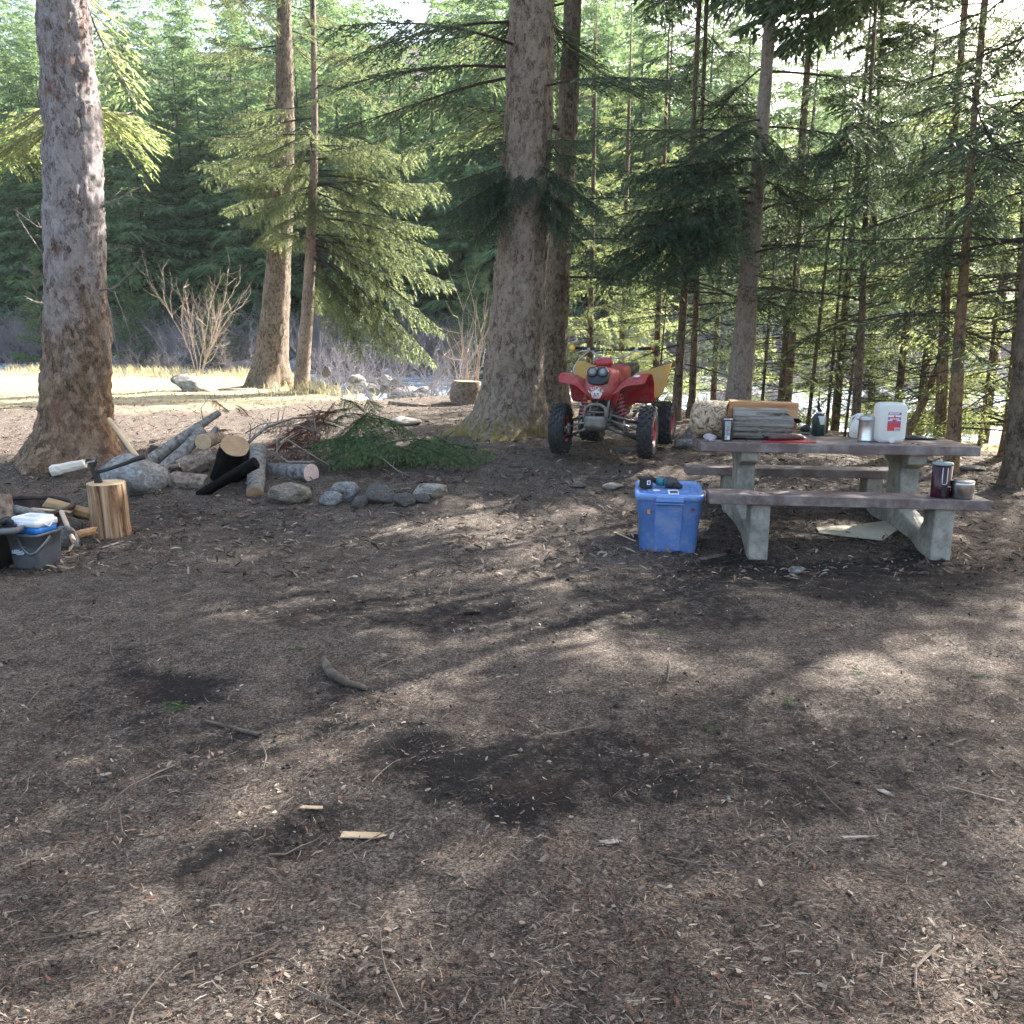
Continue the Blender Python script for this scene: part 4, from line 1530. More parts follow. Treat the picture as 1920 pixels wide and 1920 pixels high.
GP = 'stones of the row beside the woodpile'
rock('large grey boulder behind the chopping block and the axe', (186, 841, 318, 934), ST_GREY, 141, dm=.9, cuts=18, sink=.10, tilt=.12)
rock('tan and grey oval stone under the pink-ended log', (503, 901, 586, 947), ST_TAN, 102, cuts=4)
rock('brown stone half hidden behind the burnt stick', (428, 890, 468, 934), ST_TAN, 103, Yo=7.75)
rock('rounded blue-grey stone, the taller left of the stone row', (620, 902, 677, 941), ST_BLUE, 104, group=GP)
rock('rough pale blue stone at the left end of the stone row', (598, 918, 646, 949), ST_BLUE, 105, group=GP)
rock('largest brown-grey stone in the middle of the stone row', (683, 904, 742, 947), ST_DARK, 106, group=GP)
rock('small pointed grey stone at the foot of the middle stone', (660, 928, 690, 954), ST_DARK, 107, group=GP, cuts=9)
rock('dark split stone with a pale broken face in the stone row', (736, 921, 780, 951), ST_DARK, 108, group=GP, cuts=10)
rock('low dark stone between the split stone and the pale stone', (772, 924, 808, 945), ST_DARK, 109, group=GP)
rock('flat-topped pale stone at the right end of the stone row', (774, 904, 840, 938), ST_PALE, 110, group=GP)
rock('flat pale grey rock lying in the grass below the pale shrub', (320, 699, 408, 734), ST_PALE, 111, cuts=6, dm=.8, tilt=.25)
rock('low domed tan stone on the rise left of the broad trunk', (728, 778, 792, 800), ST_PALE, 112, dm=.7)
rock('grey stone at the quad bike rear wheel', (1262, 819, 1312, 842), ST_GREY, 113)
rock('pale stone left of the table behind the quad bike wheel', (1280, 797, 1318, 816), ST_PALE, 114, Yo=9.6)
rock('flat stone buried in the floor under the quad bike', (1152, 836, 1192, 850), ST_DARK, 115, dm=1.2)
rock('low stone in the floor left of the blue tote lid', (1128, 905, 1170, 921), ST_PALE, 116, dm=1.3)
rock('second low stone left of the blue tote', (1062, 904, 1100, 917), ST_DARK, 117, dm=1.3)
rock('small dark stone at the foot of the broad trunk', (862, 828, 896, 842), ST_DARK, 118, dm=1)
rock('grey lump of stone behind the two long logs', (280, 832, 308, 862), ST_DARK, 119, Yo=8.6)
rock('dark smooth stone at the rim of the fire ring', (92, 964, 154, 995), ST_DARK, 120, Yo=5.95, cuts=3)
rock('rough grey stone between cooler and leaning stick', (103, 981, 148, 1013), ST_BLUE, 121, Yo=5.65)
rock('small grey stone inside the fire ring', (8, 925, 26, 940), ST_GREY, 122, Yo=6.4)
rock('small grey stone at the foot of the left trunk', (84, 852, 100, 866), ST_GREY, 123)
rock('small mossy mound of stone behind the bench end', (1670, 852, 1745, 872), ST_TAN, 124, dm=.6)
rock('flat pale stone in the floor right of the pot', (1795, 866, 1850, 884), ST_PALE, 125, dm=.8, hm=.6)
rock('flat grey stone pressed into the floor in front of the tote', (1478, 1068, 1510, 1078), ST_GREY, 126, dm=1.0)

# creek boulders
gR = np.random.default_rng(31)
CRK = [rock_mesh('creek_boulder', 300 + k, 5, .2, 2, m) for k, m in enumerate((ST_GREY, ST_PALE, ST_BLUE, ST_DARK, ST_TAN, ST_GREY, ST_PALE))]


def creek_rocks(n, x0, x1, f0, f1, smin, smax, word, pw=2.2):
    for i in range(n):
        x = gR.uniform(x0, x1)
        f = gR.uniform(f0, f1)
        a, b = float(near_bank(x)), float(far_bank(x))
        y = a + .8 + (b - a - .8) * f
        x = x * (1 + .0 * f)
        s = smin + (smax - smin) * gR.random() ** pw
        o = link('boulder', CRK[gR.integers(len(CRK))])
        o.scale = (s * gR.uniform(.9, 1.4), s * gR.uniform(.8, 1.2), s * gR.uniform(.55, .9))
        o.rotation_euler = (gR.uniform(-.2, .2), gR.uniform(-.2, .2), gR.uniform(0, 6))
        z = max(TZ(x, y), float(water_z(x)) - .12)
        o.location = (x, y, z + s * .2)
        tag(o, 'rounded boulder in the creek ' + word, 'boulder', 'creek boulders ' + word)


creek_rocks(42, -26, -9.5, .72, 1.12, .5, 1.5, 'at far left')
creek_rocks(26, -9.5, -4.5, .3, 1.05, .4, 1.2, 'behind the pale shrub')
creek_rocks(46, -5.2, -1.6, .02, .55, .25, .75, 'below the drooping boughs')
creek_rocks(40, 2, 9, .1, .95, .35, 1.1, 'behind the stand')
creek_rocks(70, 6.5, 22, .18, 1.05, .4, 1.5, 'at right beyond the twin spruces')
for (bx, lb, m, sd_) in (((652, 700, 686, 724), 'big pale boulder standing above the creek stones', ST_PALE, 210), ((655, 709, 690, 728), 'pale boulder leaning on the big creek boulder', ST_PALE, 211), ((706, 701, 736, 722), 'grey boulder among the creek stones, right of the big pale one', ST_GREY, 212), ((690, 725, 714, 742), 'whitish wet stone at the near edge of the creek stones', ST_PALE, 213), ((712, 719, 742, 736), 'grey stone in the middle of the creek stones', ST_DARK, 214), ((730, 709, 752, 726), 'dark stone at the right of the creek stones', ST_DARK, 215), ((604, 685, 622, 705), 'dark stone at the foot of the slender spruce', ST_DARK, 216),
                         ((1645, 738, 1672, 760), 'brown boulder above the white jug in the creek', ST_TAN, 217), ((1725, 774, 1768, 806), 'pale boulder in the creek left of the twin spruces', ST_PALE, 218), ((1800, 775, 1850, 797), 'pale boulder in the creek right of the twin spruces', ST_PALE, 219), ((1745, 770, 1766, 786), 'small pale boulder in the creek behind the leaning trunk', ST_GREY, 220)):
    rock(lb, bx, m, sd_, Yo=(21 if bx[0] < 1000 else 15.5), name='boulder')

# ------------------------------------------------------------------ wood
W_PALE = speck('pale_split_wood', [(.3, (.34, .23, .135)), (.5, (.52, .38, .24)), (.7, (.66, .52, .36))], 6, (1, 1, .12), rough=.7, bs_=.3, bd=.004)
W_WHITE = speck('sun_white_wood', [(.3, (.66, .58, .47)), (.7, (.80, .74, .65))], 6, (.2, 1, 1), rough=.45, bs_=.15, bd=.003)  # white stands in for sun on the split face
W_ORANGE = speck('orange_cut_wood', [(.36, (.17, .08, .035)), (.48, (.36, .185, .08)), (.58, (.46, .26, .125)), (.72, (.56, .37, .21))], 9, (.15, 1, 1.5), rough=.65, bs_=.25, bd=.004, detail=5)
W_GREYW = speck('weathered_grey_wood', [(.36, (.012, .012, .011)), (.42, (.15, .135, .118)), (.52, (.27, .25, .225)), (.64, (.34, .325, .30)), (.72, (.30, .21, .13))], 13, (.09, 1, 2.2), rough=.8, bs_=1.0, bd=.02, dist=.9)
W_BARKG = speck('grey_log_bark', [(.34, (.05, .047, .044)), (.46, (.15, .145, .14)), (.6, (.25, .243, .235)), (.75, (.34, .335, .33))], 22, rough=.85, bs_=.5, bd=.008)
W_BARKT = speck('tan_log_bark', [(.34, (.06, .045, .034)), (.46, (.17, .13, .10)), (.6, (.27, .215, .17)), (.75, (.38, .31, .25))], 22, rough=.85, bs_=.6, bd=.010)
W_BARKD = speck('dark_bark', [(.3, (.035, .027, .022)), (.5, (.09, .07, .055)), (.7, (.17, .14, .11))], 16, rough=.85, bs_=.6, bd=.010)
W_CHAR = speck('charred_wood', [(.35, (.003, .003, .003)), (.6, (.008, .0075, .0075)), (.78, (.05, .05, .05))], 18, (1, 1, .4), rough=.9, bs_=1.0, bd=.02, spec=.15)
W_DEBARK = speck('peeled_block_wood', [(.36, (.07, .032, .018)), (.44, (.24, .125, .065)), (.52, (.38, .245, .14)), (.64, (.50, .37, .235))], 8, (2.6, 2.6, .16), rough=.75, bs_=.6, bd=.012, dist=.9, rnd=False)
W_BORED = speck('beetle_scored_wood', [(.38, (.07, .048, .03)), (.46, (.24, .175, .115)), (.55, (.42, .33, .23)), (.7, (.55, .46, .34))], 15, rough=.8, bs_=.9, bd=.012, dist=2.2)


def end_mat(name, c1, c2):
    m, nt, b = new_mat(name)
    tc = nt.nodes.new('ShaderNodeTexCoord')
    w_ = N(nt, 'TexWave', wave_type='RINGS', rings_direction='Z', _Scale=26.0, _Distortion=1.6, _Detail=3.0)
    nt.links.new(tc.outputs['Object'], w_.inputs['Vector'])
    n = noise(nt, tc.outputs['Object'], 14, 6, .7)
    k = math_(nt, 'ADD', math_(nt, 'MULTIPLY', w_.outputs['Fac'], .35), math_(nt, 'MULTIPLY', n, .7))
    nt.links.new(ramp(nt, [(.3, c1), (.75, c2)], k), b.inputs['Base Color'])
    b.inputs['Roughness'].default_value = .75
    bump(nt, b, k, .2, .003)
    return m


E_TAN = end_mat('tan_cut_end', (.36, .24, .13), (.60, .46, .30))
E_BROWN = end_mat('brown_cut_end', (.24, .14, .075), (.46, .31, .18))
E_PINK = end_mat('pink_cut_end', (.58, .36, .32), (.74, .60, .54))
E_ORANGE = end_mat('orange_cut_end', (.40, .22, .10), (.60, .40, .22))


def log(label, p0, p1, r0, r1, bark, end=None, group=None, name='log', bend=.0, seg=18, rough=.06, cat='log', ends=(1, 1), seed=1, squash=1.0):
    """a log from p0 to p1 as its own object, cut ends as its parts"""
    p0, p1 = Vector(p0), Vector(p1)
    d = p1 - p0
    L = d.length
    q = d.to_track_quat('Z', 'Y')
    n = 12
    a = np.linspace(0, 2 * np.pi, seg, endpoint=False)
    tt = np.linspace(0, 1, n)
    A, T = np.meshgrid(a, tt)
    RR = (r0 + (r1 - r0) * T) * (1 + rough * vnoise(np.cos(A) * 1.6, np.sin(A) * 1.6, T * L * 6, seed) + rough * .6 * vnoise(np.cos(A) * 4, np.sin(A) * 4, T * L * 16, seed + 4))
    bx = bend * L * np.sin(T * np.pi)
    P = np.stack([np.cos(A) * RR + bx, np.sin(A) * RR * squash, T * L], -1)
    o = link(name, mesh_grid(name, P, bark, wrap=True), None, p0)
    o.rotation_mode = 'QUATERNION'
    o.rotation_quaternion = q
    tag(o, label, cat, group)
    if end:
        for k, on in ((0, ends[0]), (n - 1, ends[1])):
            if not on:
                continue
            z = -.004 if k == 0 else L + .004
            ring = [Vector((P[k, j, 0], P[k, j, 1], P[k, j, 2])) for j in range(seg)]
            c = sum(ring, Vector()) / seg
            mb = MB()
            rr = [c + (v - c) * 1.0 for v in ring]
            fr = [c + (v - c) * .93 + Vector((0, 0, z - c.z)) for v in ring]
            mb.add(rr + fr, [(j, (j + 1) % seg, seg + (j + 1) % seg, seg + j) for j in range(seg)] + [tuple(range(seg, 2 * seg))])
            mb.build('cut_end', end, o)
    return o


def split(label, p0, p1, w_, h, mat, roll=0, group=None, name='split_log', bark=None, cat='firewood', seed=0, taper=.9):
    """a split billet: irregular three or four sided stick with rough faces"""
    p0, p1 = Vector(p0), Vector(p1)
    d = p1 - p0
    L = d.length
    g = np.random.default_rng(seed + 50)
    sec = [(-.5, -.45), (.05, -.55), (.5, -.35), (.55, .1), (.28, .5), (-.2, .42), (-.52, .12)]
    n = 9
    rows = []
    for k in range(n):
        t = k / (n - 1)
        s = 1 - (1 - taper) * t
        rows.append([((a_ + g.normal(0, .03)) * w_ * s, (b_ + g.normal(0, .03)) * h * s, t * L + (g.normal(0, .012) if k in (0, n - 1) else 0)) for a_, b_ in sec])
    mb = MB()
    m = len(sec)
    vs = [p for r_ in rows for p in r_]
    fs = [(k * m + j, k * m + (j + 1) % m, (k + 1) * m + (j + 1) % m, (k + 1) * m + j) for k in range(n - 1) for j in range(m)]
    fs += [tuple(range(m)), tuple(range((n - 1) * m, n * m))]
    mb.add(vs, fs)
    o = mb.build(name, mat, None, p0, bevel=.004, seg=1)
    o.rotation_mode = 'QUATERNION'
    o.rotation_quaternion = d.to_track_quat('Z', 'Y') @ Euler((0, 0, roll)).to_quaternion()
    tag(o, label, cat, group)
    return o


GW = 'wood of the firewood heap'


def pw(px, Y):
    return px / FPX * Y


log('long grey log propped up, the upper of the two long logs', at(281, 866, 8.15), at(410, 774, 8.9), pw(13, 8.2), pw(6, 8.9), W_BARKG, E_TAN, GW, bend=.02, seed=2)
log('long grey log propped up, the lower and thicker of the two', at(308, 880, 7.9), at(379, 808, 8.4), pw(13, 7.9), pw(10, 8.4), W_BARKG, E_TAN, GW, bend=-.03, seed=3)
log('thin pinkish stick lying below the two long logs', at(290, 884, 7.75), at(336, 872, 7.8), pw(6, 7.8), pw(4, 7.8), W_BARKT, E_TAN, GW, seed=4)
split('rough grey-brown split log, the upper one left of the black log', at(336, 880, 7.95), at(400, 854, 8.15), .2, .17, W_BARKT, .4, GW, seed=4)
split('rough split log with square end lying left of the black log', at(322, 900, 7.65), at(388, 905, 7.55), .15, .15, W_BARKT, .2, GW, seed=5)
split('small pale split stick on the floor beside the square-ended log', at(316, 928, 7.5), at(340, 908, 7.6), .045, .03, W_BARKG, 0, GW, seed=6)
log('thick charred black log standing tilted with a sawn brown top', at(424, 918, 8.0), at(441, 836, 7.62), pw(34, 8), pw(27, 7.7), W_CHAR, E_BROWN, GW, rough=.10, seed=7)
log('burnt black stick leaning across the charred log', at(373, 928, 7.38), at(480, 868, 7.30), pw(9, 7.4), pw(12, 7.3), W_CHAR, W_CHAR, GW, rough=.14, seed=8, seg=9)
log('grey mottled log pointing at the viewer beside the charred log', at(484, 847, 8.2), at(478, 926, 7.32), pw(17, 8.2), pw(16, 7.3), W_BARKG, E_BROWN, GW, seed=9)
log('grey log with a fresh pink sawn end lying behind the tan stone', at(490, 884, 8.2), at(584, 888, 7.75), pw(17, 8.2), pw(18, 7.8), W_BARKG, E_PINK, GW, seed=10)
log('short log with round tan sawn end behind the split logs', at(381, 829, 8.2), at(408, 818, 8.8), pw(15, 8.2), pw(13, 8.8), W_BARKT, E_TAN, GW, seed=11)
log('small grey stick end standing up behind the charred log', at(394, 816, 8.5), at(406, 803, 8.6), pw(5, 8.5), pw(5, 8.6), W_BARKG, E_TAN, GW, seed=12)
split('pale split rail leaning on the foot of the left trunk', at(258, 858, 8.25), at(205, 786, 8.45), .075, .05, W_PALE, .6, None, seed=7)
split('grey-brown second rail leaning beside the pale rail', at(244, 852, 8.35), at(212, 790, 8.5), .06, .045, W_BARKT, .2, None, seed=8)

# brush: bare arching branches and red dead boughs
W_BRANCH = speck('bare_branch', [(.3, (.12, .10, .085)), (.7, (.30, .265, .235))], 14, rough=.85)
br = [('long bare branch arching over the brush heap', [(465, 830, 7.9), (500, 800, 8.2), (550, 784, 8.5), (600, 783, 8.7), (650, 800, 8.9)], .016),
      ('bare forked branch standing in front of the red boughs', [(590, 866, 7.8), (540, 866, 7.9), (519, 852, 7.95), (519, 826, 8.0), (535, 812, 8.1)], .011),
      ('crooked bare twig crossing the red boughs', [(494, 858, 7.85), (516, 850, 7.9), (530, 830, 8.0), (560, 812, 8.1)], .008),
      ('upright pale broken branch above the green boughs', [(590, 815, 8.4), (591, 800, 8.4), (587, 778, 8.4), (588, 768, 8.4)], .014),
      ('straight bare twig slanting down to the pink-ended log', [(540, 825, 8.0), (580, 850, 7.9), (618, 872, 7.8)], .007),
      ('thin twig arching up above the long logs', [(380, 785, 8.7), (377, 765, 8.7), (390, 748, 8.7), (412, 746, 8.7)], .005),
      ('long pale cut stem lying over the green boughs', [(690, 848, 8.0), (715, 858, 7.9), (745, 882, 7.8), (770, 893, 7.75)], .009),
      ('grey twig arching over the red boughs to the left', [(600, 812, 8.4), (560, 798, 8.4), (520, 800, 8.3), (480, 818, 8.2)], .010),
      ('low bare branch lying between the charred log and the green boughs', [(500, 838, 8.3), (550, 842, 8.2), (610, 838, 8.2), (660, 848, 8.1)], .012),
      ('bare branch rising out of the red boughs towards the trunk', [(540, 838, 8.4), (570, 812, 8.6), (610, 792, 8.9), (650, 780, 9.1)], .010),
      ('tangle of grey twigs behind the charred log', [(460, 812, 8.6), (490, 795, 8.7), (530, 790, 8.8), (560, 800, 8.8)], .008),
      ('dark twig standing up behind the charred log', [(468, 826, 8.3), (470, 800, 8.3), (466, 788, 8.3)], .007),
      ('bare branch sticking out of the green boughs to the right', [(650, 800, 8.6), (690, 806, 8.5), (725, 830, 8.3), (745, 838, 8.2)], .008)]
for lb, way, r in br:
    pts = [at(*q) for q in way]
    o0 = pts[0].copy()
    pts = [p - o0 for p in pts]
    mb = MB()
    n = len(pts)
    mb.tube(pts, [r * (1 - .6 * k / (n - 1)) for k in range(n)], 6)
    for k in range(n - 1):
        for s in range(2):
            q = pts[k].lerp(pts[k + 1], R.uniform(.1, .9))
            e = q + (pts[k + 1] - pts[k]) * R.uniform(.2, .6) + Vector((R.uniform(-.12, .12), R.uniform(-.1, .1), R.uniform(-.02, .14)))
            mb.tube([q, q.lerp(e, .5) + Vector((0, 0, .012)), e], [r * .4, r * .3, r * .15], 4)
    tag(mb.build('bare_branch', W_BRANCH, None, o0), lb, 'branch', 'bare branches of the brush heap')

gC = np.random.default_rng(19)
CUTB = [bough(gC, 1.0, droop=gC.uniform(.15, .4), tip=.05, nl=26, sp=.030, tl=.060, tw=.016, bare=.12, wid=.42, hang=.35, wood=.016) for _ in range(4)]
CUTM = [mesh_quads('cut_bough', np.concatenate(b), [M_LEAFCUT, M_WOODDARK], np.concatenate([np.zeros(len(b[0])), np.ones(len(b[1]))])) for b in CUTB]
REDM = [mesh_quads('red_bough', np.concatenate(b), [M_LEAFRED, M_WOODDARK], np.concatenate([np.zeros(len(b[0])), np.ones(len(b[1]))])) for b in CUTB]


def lay(me, a, b, label, cat, group, name, roll=0.0, fat=1.0):
    a, b = Vector(a), Vector(b)
    d = b - a
    o = link(name, me, None, a)
    o.rotation_euler = (Matrix.Rotation(math.atan2(d.y, d.x), 3, 'Z') @ Matrix.Rotation(-math.asin(d.z / d.length) - .12, 3, 'Y') @ Matrix.Rotation(roll, 3, 'X')).to_euler()
    s = d.length
    o.scale = (s, s * fat, s * fat)
    return tag(o, label, cat, group)


cuts = [((640, 820, 8.9), (590, 800, 8.6)), ((660, 800, 9.0), (620, 790, 8.7)), ((850, 862, 8.5), (790, 878, 8.2)), ((740, 820, 9.0), (690, 800, 8.8)), ((700, 800, 8.9), (650, 845, 8.2)), ((640, 800, 8.8), (680, 778, 8.5)), ((690, 795, 8.7), (610, 850, 8.1)), ((720, 850, 8.4), (625, 878, 7.85)), ((760, 880, 8.0), (650, 868, 7.9)), ((700, 840, 8.5), (590, 835, 8.1)), ((650, 810, 8.7), (720, 795, 8.6)),
        ((700, 830, 8.8), (790, 825, 8.6)), ((720, 850, 8.3), (800, 868, 8.0)), ((760, 860, 8.5), (850, 850, 8.3)), ((800, 865, 8.4), (900, 868, 8.1)), ((830, 850, 8.6), (920, 862, 8.3)), ((780, 870, 8.2), (860, 878, 7.95)), ((700, 870, 8.1), (640, 885, 7.75)), ((680, 820, 8.5), (740, 860, 8.0)), ((740, 840, 8.6), (690, 870, 8.0)), ((690, 800, 8.6), (700, 785, 8.3)), ((660, 830, 8.4), (600, 862, 7.9)), ((800, 850, 8.7), (760, 880, 8.0)), ((640, 835, 8.5), (640, 800, 8.2))]
for i, (a, b) in enumerate(cuts):
    lay(CUTM[i % 4], at(*a) + Vector((0, 0, .10 + .10 * (i % 3))), at(*b) + Vector((0, 0, .10 + .06 * (i % 2))), 'freshly cut green spruce bough in the brush heap right of the woodpile', 'bough', 'cut green boughs of the brush heap', 'cut_bough', gC.uniform(-.5, .5), 1.1)
reds = [((560, 845, 8.3), (500, 850, 8.1)), ((590, 812, 8.5), (530, 830, 8.3)), ((600, 800, 8.6), (520, 850, 8.1)), ((620, 800, 8.7), (560, 840, 8.2)), ((640, 790, 8.8), (560, 790, 8.5)), ((600, 830, 8.4), (560, 872, 8.0)), ((560, 800, 8.6), (500, 820, 8.3)), ((610, 835, 8.3), (590, 872, 8.0)), ((570, 820, 8.4), (510, 860, 8.1)), ((630, 780, 8.8), (600, 800, 8.5))]
for i, (a, b) in enumerate(reds):
    lay(REDM[i % 4], at(*a) + Vector((0, 0, .10 + .06 * (i % 2))), at(*b) + Vector((0, 0, .10)), 'dry red-needled spruce bough between the woodpile and the green boughs', 'bough', 'red dead boughs of the brush heap', 'dead_bough', gC.uniform(-.5, .5), .9)
for i, (a, b, lb) in enumerate((((395, 748, 8.7), (428, 768, 8.6), 'small tuft of red needles on the thin arching twig'), ((440, 758, 8.7), (468, 772, 8.6), 'small red-needled sprig right of the arching twig'), ((405, 808, 8.6), (425, 800, 8.5), 'red-needled sprig behind the charred log top'))):
    lay(REDM[i % 4], at(*a), at(*b), lb, 'sprig', None, 'red_sprig', 0, 1)
# small sprigs lying on the open floor
for i, (px, py, L, az, lb) in enumerate(((352, 1338, .22, 2.5, 'green spruce sprig with a brown stem in the left foreground'), (575, 1222, .15, 2.6, 'pale green sprig beside the curled bark stick'), (897, 1222, .09, .5, 'small bright green sprig in the sunlit patch'), (1590, 1264, .12, .1, 'flat green sprig in the right foreground'), (1480, 1330, .10, 1.3, 'grey-green lichen sprig at the right'), (1355, 1372, .09, 2.8, 'dark green curved sprig at centre right'), (1217, 1188, .10, .4, 'small green sprig in the middle of the floor'), (335, 1112, .09, .8, 'small green sprig in front of the boulder'), (1160, 1158, .07, .2, 'pale lichen scrap in the middle of the floor'), (985, 878, .45, 3.0, 'green sprig on the slope left of the quad bike'), (1820, 1272, .08, .3, 'pale lichen scrap near the right edge'))):
    p = G(px, py)
    o = link('spruce_sprig', CUTM[i % 4], None, p + Vector((0, 0, .012)))
    o.rotation_euler = (0, -.1, az)
    o.scale = (L, L, L * .7)
    tag(o, lb, 'sprig', 'green sprigs on the floor')
p = G(440, 1372)
a_, b_ = G(385, 1358), G(488, 1384)
log('pale peeled twig stem trailing from the green sprig', a_ + Vector((0, 0, .012)), b_ + Vector((0, 0, .01)), .006, .009, W_BARKD, None, None, name='twig', cat='twig', seg=8)
pts = [G(607, 1248) + Vector((0, 0, .03)), G(618, 1272) + Vector((0, 0, .03)), G(645, 1288) + Vector((0, 0, .02)), G(688, 1296) + Vector((0, 0, .012))]
o = MB().tube([q - pts[0] for q in pts], [.016, .024, .018, .010], 8).build('bark_stick', W_BARKD, None, pts[0])
tag(o, 'curled piece of brown bark lying in the left foreground', 'bark')
for (x0, y0, x1, y1, wd, lb, m) in ((642, 1572, 715, 1572, .03, 'pale square chip of wood in the near foreground', W_PALE), (566, 1518, 604, 1520, .016, 'small pale wood chip left of the foreground centre', W_PALE), (1650, 1488, 1670, 1496, .02, 'short grey wood block at the right foreground', W_GREYW), (1585, 1577, 1640, 1575, .010, 'long thin grey splinter in the right foreground', W_GREYW), (1128, 1586, 1160, 1584, .02, 'pale wood splinter at the bottom centre', W_GREYW), (1150, 1000, 1192, 1018, .02, 'thin pale stick on the floor left of the blue tote', W_PALE), (190, 1030, 230, 1018, .03, 'bark strip on the floor in front of the chopping block', W_BARKT), (1310, 1052, 1362, 1042, .05, 'flat brown bark piece in front of the table leg', W_BARKD), (1787, 1482, 1880, 1506, .010, 'crooked brown twig at the right edge of the floor', W_BARKT), (868, 1155, 898, 1152, .03, 'dark bark lump in the middle of the floor', W_CHAR)):
    split(lb, G(x0, y0) + Vector((0, 0, .01)), G(x1, y1) + Vector((0, 0, .01)), wd, wd * .3, m, 0, None, name='wood_chip', cat='wood chip', seed=int(x0))

# stump with shoots on the bank
b0 = G(874, 756)
t = thing('tree_stump', 'old sawn stump with pale shoots growing behind it on the bank', 'stump', b0)
log('x', (0, 0, -.05), (0.02, 0, .40), .30, .25, W_BARKT, E_BROWN, None, name='stump_body', rough=.16, seed=33)
sb = bpy.data.objects['stump_body']
sb.parent = t
for k in ('label', 'category'):
    del sb[k]
o = link('stump_shoots', BUS, None, (b0.x + .05, b0.y + .45, TZ(b0.x + .05, b0.y + .45)))
o.scale = (1.1, 1.1, 1.35)
tag(o, 'pale leafless shoots standing up behind the sawn stump', 'shrub')

# surface roots and dead wood on the rise
for (way, r, lb) in (([(410, 716, 18), (440, 712, 18.2), (480, 706, 18.6)], .04, 'surface root running left from the root foot of the bank spruce'), ([(570, 715, 17.6), (585, 724, 17.2), (592, 735, 16.8)], .06, 'pale root hooked over the bank right of the slender spruce'), ([(730, 752, 14.6), (770, 750, 14.4), (800, 748, 14.4)], .05, 'rotten log half sunk in the rise behind the brush heap')):
    pts = [at(*q) for q in way]
    for q in pts:
        q.z = TZ(q.x, q.y) + r * .3
    o = MB().tube([q - pts[0] for q in pts], [r, r * .9, r * .5], 8).build('root', W_BARKT, None, pts[0])
    tag(o, lb, 'root')

# ------------------------------------------------------------------ chopping block, axe, fire ring
pb = G(195, 1012)
rb = 34.5 / FPX * depth_of(pb)
pb = Vector((pb.x, pb.y + rb * .9, 0))
pb.z = TZ(pb.x, pb.y)
topz = at(195, 907, pb.y - rb * .3).z
blk = log('peeled upright log used as a chopping block with an axe in it', pb - Vector((0, 0, .03)), Vector((pb.x, pb.y, topz)), rb * 1.0, rb * .98, W_DEBARK, E_TAN, None, name='chopping_block', rough=.035, seg=36, seed=3, cat='chopping block')

IRON = plain('black_iron', (.018, .018, .022), .45, .0, .3, 20)
STEEL = speck('polished_steel', [(.3, (.55, .57, .6)), (.7, (.8, .82, .84))], 30, rough=.25, metal=1, bs_=.05)
ya = pb.y - .02
oa = at(184, 904, ya)
ax = thing('axe', 'black hatchet stuck in the top of the chopping block', 'axe', oa)


def apx(px, py):
    p = at(px, py, ya) - oa
    return (p.x, p.z)


mb = MB()
mb.prism([apx(*q) for q in ((160, 866), (164, 859), (172, 860), (180, 863), (181, 868), (178, 876), (181, 883), (184, 884), (186, 893), (191, 903), (192, 909), (178, 910), (178, 899), (174, 889), (172, 882), (171, 874), (167, 869))], -.017, .017)
mb.build('axe_head', IRON, ax, bevel=.004)
mb = MB()
mb.prism([apx(*q) for q in ((161, 867.5), (170, 863.5), (180, 862), (180, 865), (170, 866.5), (163, 870))], -.0175, .0175)
mb.build('poll_face', STEEL, ax)
hp = [at(174, 887, ya) - oa, at(200, 881, ya - .01) - oa, at(240, 867, ya - .02) - oa, at(250, 862.5, ya - .02) - oa, at(274, 855, ya - .03) - oa]
mb = MB()
mb.tube(hp, [.015, .014, .016, .019, .021], 10)
mb.build('handle', plain('black_rubber', (.022, .022, .026), .6), ax)

split('wedge of freshly split wood on the floor, its face painted sunlit white', G(104, 892) + Vector((0, -.04, .05)), at(159, 869, G(120, 893).y - .05), .11, .09, W_WHITE, 1.35, None, seed=9, taper=.72)

RUST = speck('rusty_steel', [(.3, (.02, .016, .015)), (.5, (.055, .04, .035)), (.75, (.13, .075, .05))], 9, rough=.75, bs_=.3, metal=.3)
rx, ry = -3.93, 6.05
t = thing('fire_ring', 'rusty steel fire ring cut by the left edge', 'fire ring', (rx, ry, TZ(rx, ry)))
mb = MB()
mb.lathe([(.475, -.05), (.475, .26), (.465, .262), (.465, -.05)], 48)
mb.build('ring_wall', RUST, t)
mb = MB()
mb.lathe([(.485, .238), (.49, .25), (.485, .27), (.462, .272), (.46, .25), (.465, .238), (.485, .238)], 48, close=False)
mb.build('ring_rim', RUST, t)
ash = speck('ash', [(.3, (.02, .02, .02)), (.7, (.14, .135, .13))], 20, rough=1)
MB().lathe([(.464, .06), (.3, .08), (.0001, .11)], 32).build('ash_bed', ash, t)
split('split log with a pale edge standing up in the fire ring', (rx + .05, ry - .12, .10), at(4, 928, 6.0), .13, .09, W_BARKT, .5, None, seed=12)
log('half-burnt grey log lying in the fire ring', (rx + .34, ry + .02, .17), (rx + .02, ry + .10, .22), .035, .035, W_BARKG, E_BROWN, None, seed=13)
split('brown squared split log leaning from the fire ring to the chopping block', at(90, 944, 6.35), at(172, 966, 6.2), .10, .085, speck('amber_wood', [(.3, (.20, .12, .05)), (.7, (.36, .235, .11))], 5, (1, 1, .1), rough=.6), .4, None, seed=14)
split('thin pale lath lying over the rim of the fire ring', at(62, 954, 6.2), at(132, 960, 5.95), .03, .018, W_PALE, 0, None, seed=15)
